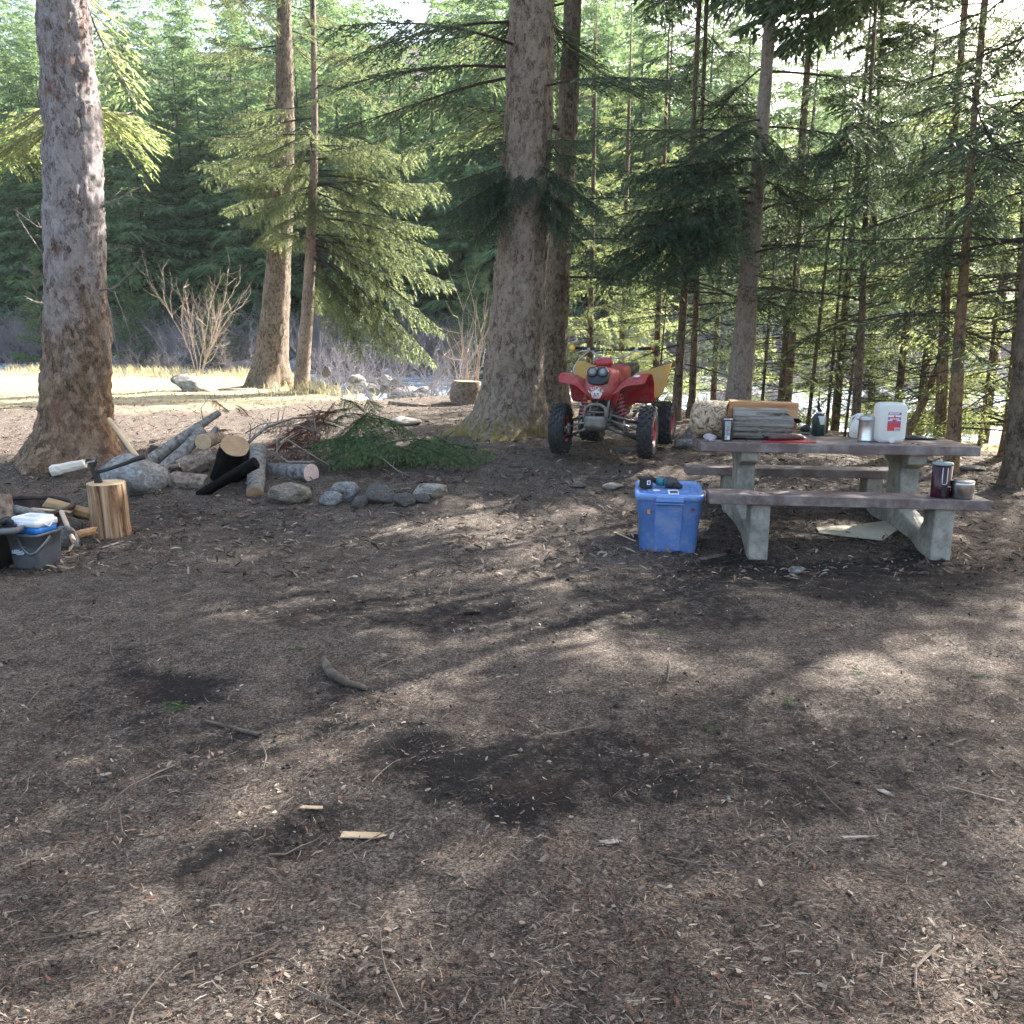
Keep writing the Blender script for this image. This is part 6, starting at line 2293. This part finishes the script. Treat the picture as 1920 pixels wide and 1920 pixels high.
mb.build('jug_body', MILK, t)
mb = MB()
mb.tube([(-.0, -.002, .022), (0, .02, .024)], [.022, .024], 16)
mb.build('jug_cap', plain('milky_cap', (.72, .73, .74), .4), t)
LB_ = plain('red_label_print', (.50, .045, .065), .5, var=.12, scale=40)
lab = MB().box(.008, -.0015, jh * .53, 23 / PXM, .002, 34 / PXM).build('jug_label', LB_, t)
lw, lh = 23 / PXM, 34 / PXM
z0 = jh * .53
PURP = plain('purple_label_print', (.20, .14, .36), .5)
mb = MB()
mb.box(.008, -.0032, z0 + lh * .43, lw * .98, .0012, lh * .13)
mb.box(.008, -.0032, z0 + lh * .14, lw * .98, .0012, lh * .11)
mb.box(.008, -.0032, z0 + lh * .0, lw * .98, .0012, lh * .07)
mb.build('label_stripes', PURP, lab)
mb = MB()
mb.box(.008, -.0034, z0 + lh * .30, lw * .98, .0012, lh * .10)
mb.box(.008, -.0034, z0 + lh * .075, lw * .98, .0012, lh * .05)
for k in range(6):
    mb.box(.008 - lw * .36 + k * lw * .125, -.0044, z0 + lh * .43, lw * .10, .0012, lh * .065)
for k in range(5):
    mb.box(.008 - lw * .28 + k * lw * .14, -.0044, z0 + lh * .15, lw * .11, .0012, lh * .055)
mb.box(.008 + lw * .25, -.0034, z0 - lh * .40, lw * .38, .0012, lh * .16)
mb.build('label_white_print', WHT, lab)
mb = MB()
mb.prism([(.008 - lw * .2, z0 + lh * .10), (.008, z0 + lh * .36), (.008 + lw * .2, z0 + lh * .10), (.008, z0 - lh * .05)], -.0042, -.0036)
mb.build('label_diamond', LB_, lab)
mb = MB()
for k in range(7):
    mb.box(.008 + lw * (.11 + .045 * k), -.0046, z0 - lh * .40, lw * (.012 + .012 * (k % 2)), .0012, lh * .11)
mb.build('barcode', BLK, lab)
t = item('white_jug', 'smaller white jug half hidden behind the coffee pot', 'jug', 1609, 821)
MB().lathe([(.055, 0), (.07, .01), (.078, .06), (.070, .11), (.045, .155), (.022, .185), (.022, .20), (.001, .20)], 24).build('jug_body', MILK, t)
mb = MB()
mb.tube([(-.02, 0, .19), (-.06, 0, .17), (-.075, 0, .12), (-.07, 0, .08)], .009, 8)
mb.build('jug_handle', MILK, t)
# black pouch at right
t = item('black_case', 'flat black cloth case lying at the right end of the table', 'case', 1722, 824)
rows = []
for i in range(9):
    f = i / 8
    rows.append([(-.12 + .24 * f, -.05 + .10 * j / 5 - .015 * math.sin(f * 3), .006 + .020 * math.sin(math.pi * j / 5) * (.6 + .4 * math.sin(f * 5))) for j in range(6)])
MB().grid(rows).build('case_body', plain('black_case_cloth', (.016, .018, .024), .7), t, solid=.01)
MB().box(-.02, -.0, .030, .06, .04, .004).build('case_patch', plain('grey_patch', (.10, .11, .13), .5), t, bevel=.001)

# on the bench: maroon stove can and pot
t = item('stove_kettle', 'tall maroon camp stove mug with a folded wire handle on the front bench', 'camp stove', 1762, 932, bench=True)
PXB = FPX / depth_of(t.location)
r_ = 17.5 / PXB
h_ = 60 / PXB
MAR = plain('maroon_paint', (.035, .004, .012), .3, var=.3, scale=40)
MB().lathe([(r_ * .92, 0), (r_ * .95, .003), (r_ * 1.0, h_), (r_ * .96, h_)], 32).build('mug_body', MAR, t)
MB().lathe([(r_ * 1.03, h_ + .0005), (r_ * 1.05, h_ + .010), (r_ * .95, h_ + .022), (r_ * .4, h_ + .026), (.001, h_ + .026)], 32).build('clear_lid', speck('smoky_plastic', [(.3, (.16, .22, .22)), (.7, (.30, .36, .36))], 10, rough=.15, bs_=0), t)
mb = MB()
hx = -.005
yf = -r_ * 1.02
wd_ = .016
pts = [(hx - wd_, yf, h_ - .012), (hx - wd_, yf, h_ * .47), (hx - wd_ * .7, yf, h_ * .44), (hx, yf, h_ * .43), (hx + wd_ * .7, yf, h_ * .44), (hx + wd_, yf, h_ * .47), (hx + wd_, yf, h_ - .012)]
mb.tube(pts, .0028, 6)
mb.build('wire_handle', plain('silver_wire', (.62, .60, .62), .3, .6), t)
mb = MB()
mb.grid(wrap(r_ * .965, .008, h_ * .40, -.28, .18, .0016, 6))
mb.build('dark_stripe', BLK, t)
mb = MB()
mb.tube([(-r_ * .98, 0, h_ * .82), (-r_ * 1.12, 0, h_ * .80), (-r_ * 1.12, 0, h_ * .68), (-r_ * .98, 0, h_ * .66)], .006, 6)
mb.build('side_clip', CHROME, t)
t = item('cooking_pot', 'small stainless cooking pot with a black side handle on the bench end', 'pot', 1802, 934, bench=True)
r_ = 20.5 / PXB
h_ = 31 / PXB
SS = speck('stainless_steel', [(.3, (.38, .38, .38)), (.7, (.58, .58, .57))], 6, (1, 1, 6), rough=.30, metal=1, bs_=.05)
MB().lathe([(r_ * .86, 0), (r_ * .96, .006), (r_ * .97, h_ * .85), (r_ * .98, h_), (r_ * .93, h_), (r_ * .92, h_ * .1), (.001, h_ * .08)], 32).build('pot_body', SS, t)
MB().lathe([(r_ * 1.0, h_), (r_ * 1.0, h_ + .005), (r_ * .88, h_ + .010), (.001, h_ + .012)], 32).build('pot_lid', SS, t)
mb = MB()
mb.tube([(r_ * .7, -.0, h_ - .004), (r_ * 1.02, -.01, h_ + .012), (r_ * 1.16, -.015, h_ + .024)], [.007, .009, .006], 8)
mb.build('black_handle', BLK, t)
mb = MB()
mb.tube([(-r_ * .95, -.01, h_ * .72), (-r_ * 1.25, -.05, h_ * .70), (-r_ * 1.5, -.055, h_ * .72)], .0035, 6)
mb.tube([(-r_ * .95, .0, h_ * .55), (-r_ * 1.2, -.04, h_ * .52)], .003, 6)
mb.build('wire_handles', CHROME, t)

# sheet of card under the table
q0 = G(1530, 992)
pp = [G(1530, 992), G(1537, 1003), G(1655, 1018), G(1692, 996), G(1686, 988), G(1608, 991)]
o0 = q0.copy()
t = thing('cardboard_sheet', 'dirty cream card sheet bent up under the picnic table', 'card sheet', o0)
mb = MB()
lift = [.015, .012, .012, .05, .13, .03]
P1 = [p - o0 + Vector((0, 0, l)) for p, l in zip(pp, lift)]
top_ = at(1672, 975, G(1686, 988).y) - o0
mid_ = at(1625, 997, G(1625, 1003).y) - o0 + Vector((0, 0, .02))
vs = P1 + [top_, mid_]
mb.add(vs, [(0, 1, 7, 5), (1, 2, 7), (2, 3, 7), (3, 4, 6, 7), (5, 7, 6)])
mb.build('sheet', speck('dirty_card', [(.3, (.34, .30, .21)), (.5, (.47, .43, .32)), (.75, (.56, .52, .41))], 5, rough=.85, bs_=.15), t, solid=.006)

# ------------------------------------------------------------------ quad bike
gl_ = G(1045, 853)
gr_ = G(1212, 858)
c_ = (gl_ + gr_) / 2
AY = 8.55
base = at(1131, 812, AY)
axl = base.copy()
ATZ = at(1131, 856, AY - .06).z
AYAW = math.radians(-20)
qb = thing('quad_bike', 'red quad bike with yellow rear fenders parked beside the broad trunk', 'quad bike', (base.x, AY, ATZ), AYAW)
RED = speck('faded_red_plastic', [(.3, (.42, .022, .035)), (.55, (.52, .035, .05)), (.75, (.60, .10, .11))], 3, rough=.35, bs_=.08, dirt=((.34, .17, .14), .35), dscale=7)
YEL = speck('faded_yellow_plastic', [(.3, (.55, .30, .04)), (.55, (.66, .40, .07)), (.75, (.68, .48, .17))], 3, rough=.4, bs_=.05, dirt=((.42, .33, .2), .25), dscale=5)
for M_, c in ((RED, (.55, .02, .04)), (YEL, (.7, .42, .05))):
    nt = M_.node_tree
    tr = nt.nodes.new('ShaderNodeBsdfTranslucent')
    tr.inputs['Color'].default_value = (*c, 1)
    mx = nt.nodes.new('ShaderNodeMixShader')
    mx.inputs[0].default_value = .28
    nt.links.new(nt.nodes['Principled BSDF'].outputs[0], mx.inputs[1])
    nt.links.new(tr.outputs[0], mx.inputs[2])
    nt.links.new(mx.outputs[0], nt.nodes['Material Output'].inputs['Surface'])
RUB = speck('tyre_rubber', [(.3, (.012, .013, .014)), (.7, (.042, .044, .048))], 12, rough=.8, bs_=.3, dirt=((.06, .052, .045), .1), dscale=8)
FRM = speck('dusty_grey_steel', [(.3, (.10, .093, .085)), (.7, (.23, .215, .20))], 10, rough=.5, metal=.5, bs_=.2)
ALM = speck('worn_aluminium', [(.3, (.38, .37, .36)), (.7, (.58, .57, .55))], 8, rough=.4, metal=.8, bs_=.2)
RIM = plain('red_rim', (.38, .03, .05), .35)
ENG = plain('engine_black', (.03, .03, .032), .5)


def wheel(name, x, y, z, D, wd, rimD, steer, knobs):
    o = bpy.data.objects.new(name, None)
    COL.objects.link(o)
    o.parent = qb
    o.location = (x, y, z)
    o.rotation_euler = (0, 0, steer)
    s = 1 if x > 0 else -1
    R_ = D / 2
    rr = rimD / 2
    mb = MB()
    w2 = wd / 2
    mb.lathe([(rr, -w2 * .75), (rr + .02, -w2 * .92), (R_ * .82, -w2 * 1.04), (R_ * .93, -w2 * .92), (R_ * .965, -w2 * .55), (R_ * .975, 0), (R_ * .965, w2 * .55), (R_ * .93, w2 * .92), (R_ * .82, w2 * 1.04), (rr + .02, w2 * .92), (rr, w2 * .75)], 48, axis='x', close=False)
    n = knobs
    for k in range(n):
        a = 2 * math.pi * k / n
        for j, (xo, off, rk, kw) in enumerate(((-.78, .0, .955, .30), (-.30, .5, .985, .30), (.12, 0, .99, .30), (.52, .5, .98, .28), (.86, 0, .945, .26))):
            aa = a + off * 2 * math.pi / n
            Mx = Matrix.Rotation(aa, 4, 'X') @ Matrix.Translation((xo * w2, 0, R_ * rk)) @ Matrix.Rotation(-xo * .5 * (1 if abs(xo) > .6 else .2), 4, 'Y') @ Matrix.Rotation(.15 * (1 if j % 2 else -1), 4, 'Z')
            mb.box(0, 0, 0, w2 * kw * 1.15, 2 * math.pi * R_ / n * .52, R_ * .085, Mx, (.85, .85))
    mb.build('tyre', RUB, o)
    mb = MB()
    f = s
    mb.lathe([(rr + .006, w2 * .80 * f), (rr, w2 * .86 * f), (rr - .012, w2 * .82 * f), (rr - .018, w2 * .3 * f), (rr * .55, w2 * .1 * f), (rr * .5, w2 * .25 * f), (rr * .25, w2 * .3 * f), (.001, w2 * .3 * f)], 32, axis='x', close=False)
    mb.lathe([(rr + .004, -w2 * .80 * f), (rr - .012, -w2 * .8 * f), (rr - .02, w2 * .2 * f)], 32, axis='x', close=False)
    rim = mb.build('rim', RIM, o, solid=.003)
    mb = MB()
    mb.lathe([(rr + .030, w2 * .93 * f), (rr + .005, w2 * .87 * f)], 32, axis='x', close=False)
    mb.build('rim_edge', FRM, o, solid=.003)
    for k in range(4):
        a = k * math.pi / 2 + .4
        MB().tube([(w2 * .28 * f, .03 * math.cos(a), .03 * math.sin(a)), (w2 * .42 * f, .03 * math.cos(a), .03 * math.sin(a))], .007, 6).build('wheel_nut', ALM, o)
    MB().tube([(-w2 * .6 * f, 0, 0), (w2 * .5 * f, 0, 0)], .032, 12).build('hub', ALM, o)
    return o


DF = .545
wheel('front_wheel', -.475, 0, DF / 2, DF, .165, .27, math.radians(3), 19)
wheel('front_wheel', .475, 0, DF / 2, DF, .165, .27, math.radians(3), 19)
wheel('rear_wheel', -.43, 1.22, .25, .50, .25, .24, 0, 18)
wheel('rear_wheel', .43, 1.22, .25, .50, .25, .24, 0, 18)


def lerp(a, b, t):
    return a + (b - a) * t


# nose, hood and tank cover: one lofted body
st = [(-.285, .615, .095), (-.335, .65, .115), (-.345, .71, .145), (-.315, .78, .158), (-.25, .86, .165), (-.18, .925, .150), (-.10, .965, .125), (.02, .985, .115), (.10, .975, .13), (.25, .965, .14), (.45, .93, .13), (.62, .87, .11)]
rows = []
for (y, z, hw) in st:
    row = []
    for j in range(15):
        u = -1 + 2 * j / 14
        e = abs(u) ** 2.6
        row.append((hw * u * 1.12, y + .16 * e * (1 if y < 0 else .3), z - (.02 if y < 0 else .16) * e))
    rows.append(row)
hood = MB()
hood.grid(rows)
# side panels from the hood down to the frame
for s in (-1, 1):
    sp_ = []
    for (y, z, hw) in st:
        x = hw * 1.12 * s
        yy = y + .16 * (1 if y < 0 else .3)
        zz = z - (.02 if y < 0 else .16)
        sp_.append([(x, yy, zz), (x * 1.06, yy + .05, zz - .07), (x * .9, yy + .10, zz - .15)])
    hood.grid(sp_)
hood_o = hood.build('hood', RED, qb, solid=.006, sub=1)
# small cowl on top
mb = MB()
loft(mb, [[(a, b * .8 - .06, .965) for a, b in rrect(.20, .14, .05, 5)], [(a * .95, b * .75 - .05, 1.01) for a, b in rrect(.19, .12, .05, 5)], [(a * .7, b * .6 - .03, 1.035) for a, b in rrect(.19, .12, .05, 5)]])
mb.build('cowl', RED, qb)

# front fenders
for s in (-1, 1):
    rows = []
    nu, nv = 9, 9
    for iu in range(nu):
        u = iu / (nu - 1)
        x = (.115 + .345 * u) * s
        zl = .655 + .085 * float(smooth(0, .5, u)) + .035 * u
        cr = .07 + .035 * u
        yf = -.23 + .03 * math.sin(u * 3.1) + .07 * u * u
        sec = [(yf, zl), (yf + .02, zl + cr * .55), (yf + .07, zl + cr), (yf + .17, zl + cr * 1.15), (.12, zl + cr * .95), (.24, zl + .03), (.32, zl - .05), (.36, zl - .13), (.38, zl - .20 - .03 * u)]
        if u > .88:
            sec = [(y + .02 * (1 if i == 0 else 0), z - .02 * (1 if i in (1, 2, 3) else 0)) for i, (y, z) in enumerate(sec)]
        rows.append([(x * (1 + .05 * math.sin(v / 8 * 3.14)), y, z) for v, (y, z) in enumerate(sec)])
    MB().grid(rows).build('front_fender', RED, qb, solid=.006, sub=1)
    # inner flap behind the wheel
    rows = []
    for iu in range(5):
        u = iu / 4
        x = (.17 + .30 * u) * s
        rows.append([(x, .355, .66), (x, .375, .60), (x * .97, .40, .535 + .03 * abs(u - .6))])
    MB().grid(rows).build('fender_flap', RED, qb, solid=.006)
# rear fenders
for s in (-1, 1):
    rows = []
    for iu in range(9):
        u = iu / 8
        x = (.13 + .43 * u) * s
        lift = .83 + .13 * u ** 1.2
        low = .56 + .08 * u
        rows.append([(x * .86, .72, low - .06), (x * .95, .76, low + .08), (x * .99, .80, lerp(low, lift, .70)), (x, .86, lift - .015), (x, .93, lift + .005), (x, 1.05, lift + .015), (x * .99, 1.22, lift + .01), (x * .97, 1.36, lift - .05)])
    MB().grid(rows).build('rear_fender', YEL, qb, solid=.006, sub=1)
# tank cover between hood and seat
mb = MB()
loft(mb, [[(a, y, b + z) for a, b in rrect(w_, h2, .05, 4)] for (y, z, w_, h2) in ((.12, .86, .22, .16), (.28, .87, .36, .18), (.48, .86, .36, .17), (.64, .83, .26, .12))])
mb.build('tank_cover', RED, qb)
# seat
mb = MB()
loft(mb, [[(a, y, b + z) for a, b in rrect(w_, h2, .04, 4)] for (y, z, w_, h2) in ((.58, .84, .16, .10), (.68, .84, .20, .10), (.9, .85, .24, .11), (1.2, .89, .26, .12), (1.35, .90, .2, .10))])
mb.build('seat', BLK, qb)
# headlamp panel
mb = MB()
pan = [(-.108, .865), (-.112, .905), (-.085, .95), (-.04, .955), (0, .94), (.04, .955), (.085, .95), (.112, .905), (.108, .865), (.10, .80), (.055, .775), (0, .768), (-.055, .775), (-.10, .80)]
MP = Matrix.Translation((0, -.305, .835)) @ Matrix.Rotation(math.radians(-22), 4, 'X') @ Matrix.Translation((0, .0, -.835 - .0))
mb.prism(pan, -.02, .06, MP)
mb.build('lamp_panel', plain('black_lamp_plastic', (.018, .02, .024), .5, var=.5, scale=40), qb, bevel=.006)
GLS = speck('headlamp_glass', [(.3, (.07, .075, .08)), (.7, (.18, .195, .20))], 14, rough=.5, bs_=.3, bd=.004)
for s in (-1, 1):
    hl = bpy.data.objects.new('headlight', None)
    COL.objects.link(hl)
    hl.parent = qb
    hl.matrix_local = MP @ Matrix.Translation((s * .054, -.022, .897)) @ Matrix.Rotation(math.radians(90), 4, 'X')
    MB().lathe([(.050, -.01), (.054, .004), (.050, .012), (.046, .010)], 28, close=False).build('bezel', BLK, hl, solid=.003)
    MB().lathe([(.047, .006), (.040, .014), (.022, .020), (.001, .022)], 28).build('lens', GLS, hl)
    MB().lathe([(.024, .0205), (.027, .0225), (.024, .0235), (.001, .0245)], 20).build('lens_ring', plain('lamp_reflector', (.22, .24, .25), .35), hl)
# LUCKY lettering and the white emblem on the nose
WPK = plain('white_decal', (.80, .72, .74), .5)


def nose(xa, za, off=.012):
    """point on the nose surface at local x, z"""
    zs = [q[1] for q in st[:6]]
    y = float(np.interp(za, zs, [q[0] for q in st[:6]]))
    hw = float(np.interp(za, zs, [q[2] for q in st[:6]])) * 1.12
    e = (abs(xa) / hw) ** 2.6
    return Vector((xa, y + .16 * e - off, za))


for ch, ang in zip('LUCKY', (-52, -25, 0, 25, 52)):
    a = math.radians(ang)
    p = nose(.082 * math.sin(a) - .002, .652 + .088 * math.cos(a) * 1.05, .018 + .026 * abs(math.sin(a)))
    text(ch, qb, .046, p, (Matrix.Rotation(-math.radians(6), 3, 'X') @ Matrix.Rotation(math.radians(90), 3, 'X') @ Matrix.Rotation(-a * .75, 3, 'Z')).to_euler(), WPK, .003)
mb = MB()
g_ = random.Random(3)
n = 22
rim_ = []
for k in range(n):
    a = 2 * math.pi * k / n
    r_ = 1 + .10 * math.sin(a * 5 + .6) + .05 * math.sin(a * 9)
    rim_.append(nose(.056 * r_ * math.cos(a), .678 + .046 * r_ * math.sin(a), .013))
cen = nose(0, .678, .014)
mb.add(rim_ + [cen], [(k, (k + 1) % n, n) for k in range(n)])
mb.build('nose_emblem', WPK, qb, solid=.002)
mb = MB()
for (a, b, w_, h2, r2) in ((-.014, .690, .016, .006, .4), (-.012, .678, .008, .018, -.3), (.018, .688, .022, .011, 0), (.024, .674, .016, .006, .7), (-.022, .672, .014, .006, 0), (-.004, .664, .006, .012, .5), (-.018, .655, .016, .004, .5)):
    p = nose(a, b, .0165)
    mb.box(0, 0, 0, w_, .002, h2, Matrix.Translation(p) @ Matrix.Rotation(r2, 4, 'Y'))
mb.build('emblem_marks', plain('mauve_ink', (.16, .06, .10), .5), qb)
mb = MB()
mb.lathe([(.001, 0), (.032, .0), (.036, .002), (.001, .003)], 18, Matrix.Translation((.36, -.10, .856)) @ Matrix.Rotation(.35, 4, 'X'))
mb.build('fender_decal', WPK, qb)

# frame, bumper, arms, shocks
mb = MB()
mb.tube([(-.10, -.36, .36), (-.115, -.38, .47), (-.10, -.37, .545), (-.05, -.36, .575), (.05, -.36, .575), (.10, -.37, .545), (.115, -.38, .47), (.10, -.36, .36)], .017, 10)
mb.tube([(-.10, -.37, .50), (.10, -.37, .50)], .010, 8)
mb.tube([(0, -.365, .57), (0, -.30, .60)], .012, 8)
mb.build('front_bumper', FRM, qb)
mb = MB()
rows = [[(-.115 + .23 * j / 6, -.385 - .012 * math.sin(math.pi * j / 6), .46 - i * .03 if i < 4 else .46 - i * .03 + .0) for j in range(7)] for i in range(5)]
rows.append([(-.085 + .17 * j / 6, -.34, .305) for j in range(7)])
rows.append([(-.07 + .14 * j / 6, -.22, .285) for j in range(7)])
mb.grid(rows)
mb.build('skid_plate', FRM, qb, solid=.005)
mb = MB()
for s in (-1, 1):
    mb.tube([(s * .09, -.28, .36), (s * .10, 0, .34), (s * .14, .6, .32), (s * .12, 1.1, .36)], .017, 8)
    mb.tube([(s * .09, -.28, .36), (s * .09, -.16, .62), (s * .10, .0, .84), (s * .10, .5, .80), (s * .12, 1.1, .62)], .016, 8)
    mb.tube([(s * .09, -.10, .34), (s * .09, .0, .60)], .014, 8)
mb.tube([(-.09, -.20, .345), (.09, -.20, .345)], .014, 8)
mb.tube([(-.09, -.05, .345), (.09, -.05, .345)], .014, 8)
mb.build('frame', FRM, qb)
for s in (-1, 1):
    mb = MB()
    mb.tube([(s * .09, -.20, .47), (s * .24, -.10, .415), (s * .385, -.015, .355)], .014, 8)
    mb.tube([(s * .09, .06, .47), (s * .24, .03, .415), (s * .385, .015, .355)], .013, 8)
    mb.build('upper_arm', FRM, qb)
    mb = MB()
    mb.tube([(s * .075, -.22, .335), (s * .24, -.12, .26), (s * .39, -.015, .19)], .017, 8)
    mb.tube([(s * .075, .08, .335), (s * .24, .05, .26), (s * .39, .015, .19)], .016, 8)
    mb.tube([(s * .22, -.125, .27), (s * .22, .055, .27)], .012, 8)
    mb.build('lower_arm', FRM, qb)
    mb = MB()
    mb.tube([(s * .06, -.07, .40), (s * .385, -.06, .30)], .010, 8)
    mb.build('tie_rod', ALM, qb)
    mb = MB()
    mb.tube([(s * .40, 0, .19), (s * .385, -.01, .27), (s * .39, 0, .36)], [.022, .026, .02], 8)
    mb.tube([(s * .385, -.06, .30), (s * .40, 0, .28)], .014, 8)
    mb.build('steering_knuckle', ALM, qb)
    # shock with coil
    p0, p1 = Vector((s * .145, -.02, .69)), Vector((s * .255, -.06, .30))
    sh = bpy.data.objects.new('shock_absorber', None)
    COL.objects.link(sh)
    sh.parent = qb
    MB().tube([p0, p0.lerp(p1, .45), p0.lerp(p1, .75)], [.026, .026, .024], 10).build('damper', plain('maroon_damper', (.10, .035, .04), .5), sh)
    MB().tube([p0.lerp(p1, .7), p1], .013, 8).build('rod', ALM, sh)
    ax_ = (p1 - p0).normalized()
    u_ = ax_.cross(Vector((0, 1, 0))).normalized()
    v_ = ax_.cross(u_)
    pts = []
    turns, nn = 7, 90
    for k in range(nn):
        a = 2 * math.pi * turns * k / nn
        pts.append(p0.lerp(p1, .10 + .68 * k / nn) + (u_ * math.cos(a) + v_ * math.sin(a)) * .040)
    MB().tube(pts, .0105, 6).build('coil_spring', plain('faded_red_spring', (.34, .085, .085), .5), sh)
# handlebar
mb = MB()
mb.tube([(-.40, .36, 1.13), (-.26, .34, 1.12), (-.16, .30, 1.05), (-.10, .28, 1.03), (.10, .28, 1.03), (.16, .30, 1.05), (.26, .34, 1.12), (.40, .36, 1.13)], .012, 10)
hb = mb.build('handlebar', ALM, qb)
MB().tube([(-.24, .335, 1.11), (.24, .335, 1.11)], .007, 8).build('crossbar', BLK, hb)
for s in (-1, 1):
    MB().tube([(s * .28, .345, 1.123), (s * .30, .347, 1.124), (s * .42, .364, 1.133)], [.019, .017, .018], 10).build('grip', BLK, hb)
    MB().tube([(s * .415, .363, 1.132), (s * .435, .366, 1.135)], [.024, .022], 10).build('grip_end', plain('red_grip_end', (.5, .03, .03), .4), hb)
    MB().tube([(s * .24, .30, 1.11), (s * .30, .26, 1.105), (s * .40, .27, 1.075)], [.008, .007, .005], 6).build('brake_lever', ALM, hb)
    MB().box(s * .22, .33, 1.125, .05, .04, .035).build('switch_box', BLK, hb, bevel=.005)
MB().lathe([(.001, 0), (.03, 0), (.034, .02), (.001, .022)], 14, Matrix.Translation((-.455, .35, 1.13)) @ Matrix.Rotation(1.57, 4, 'X')).build('yellow_tether', plain('yellow_plastic', (.7, .5, .06), .4), hb)
MB().tube([(.0, .26, 1.03), (.01, .25, 1.09), (.022, .25, 1.13)], .007, 6).build('fuel_vent_tube', plain('amber_tube', (.6, .38, .06), .3), qb)
mb = MB()
mb.tube([(-.24, .30, 1.11), (-.30, .05, 1.02), (-.33, -.05, .92), (-.28, -.02, .75)], .006, 6)
mb.tube([(-.15, .30, 1.06), (-.07, .1, 1.04), (-.05, 0, .99)], .006, 6)
mb.tube([(.15, .30, 1.06), (.08, .12, 1.03), (.05, .05, .98)], .006, 6)
mb.build('control_cables', ALM, qb)
mb = MB()
mb.box(0, .35, .50, .22, .36, .34)
mb.tube([(0, .25, .52), (0, .22, .72)], .075, 14)
mb.box(0, .75, .48, .18, .4, .22)
mb.build('engine', ENG, qb, bevel=.02)
# nerf bars and foot pegs
for s in (-1, 1):
    mb = MB()
    mb.tube([(s * .12, .30, .36), (s * .33, .32, .36), (s * .39, .42, .36), (s * .39, .85, .38), (s * .30, .95, .42), (s * .12, .95, .40)], .014, 8)
    mb.tube([(s * .26, .30, .40), (s * .34, .32, .52), (s * .36, .45, .55), (s * .36, .6, .42)], .010, 8)
    mb.tube([(s * .12, .55, .34), (s * .42, .55, .34)], .018, 8)
    mb.build('nerf_bar', ALM, qb)
MB().tube([(-.43, 1.22, .25), (.43, 1.22, .25)], .022, 10).build('rear_axle', FRM, qb)
MB().tube([(.02, 1.1, .5), (.1, 1.2, .55), (.12, 1.45, .6)], [.03, .045, .05], 12).build('silencer', ALM, qb)
MB().box(-.085, -.30, .60, .03, .03, .03).build('orange_marker', plain('orange_marker_plastic', (.7, .25, .04), .4), qb, bevel=.004)

# ------------------------------------------------------------------ haze volume added to lift the dark far forest
mh = bpy.data.materials.new('added_haze')
mh.use_nodes = True
nth = mh.node_tree
nth.nodes.remove(nth.nodes['Principled BSDF'])
pv = nth.nodes.new('ShaderNodeVolumePrincipled')
pv.inputs['Color'].default_value = (.82, .90, .96, 1)
pv.inputs['Density'].default_value = 0.00032
pv.inputs['Anisotropy'].default_value = 0.25
nth.links.new(pv.outputs[0], nth.nodes['Material Output'].inputs['Volume'])
hz_ = MB()
hz_.box(0, 65, 48, 620, 280, 104)
ho = hz_.build('haze', mh)
ho['kind'] = 'stuff'
ho['label'] = 'thin pale blue haze added to lighten the far forest'
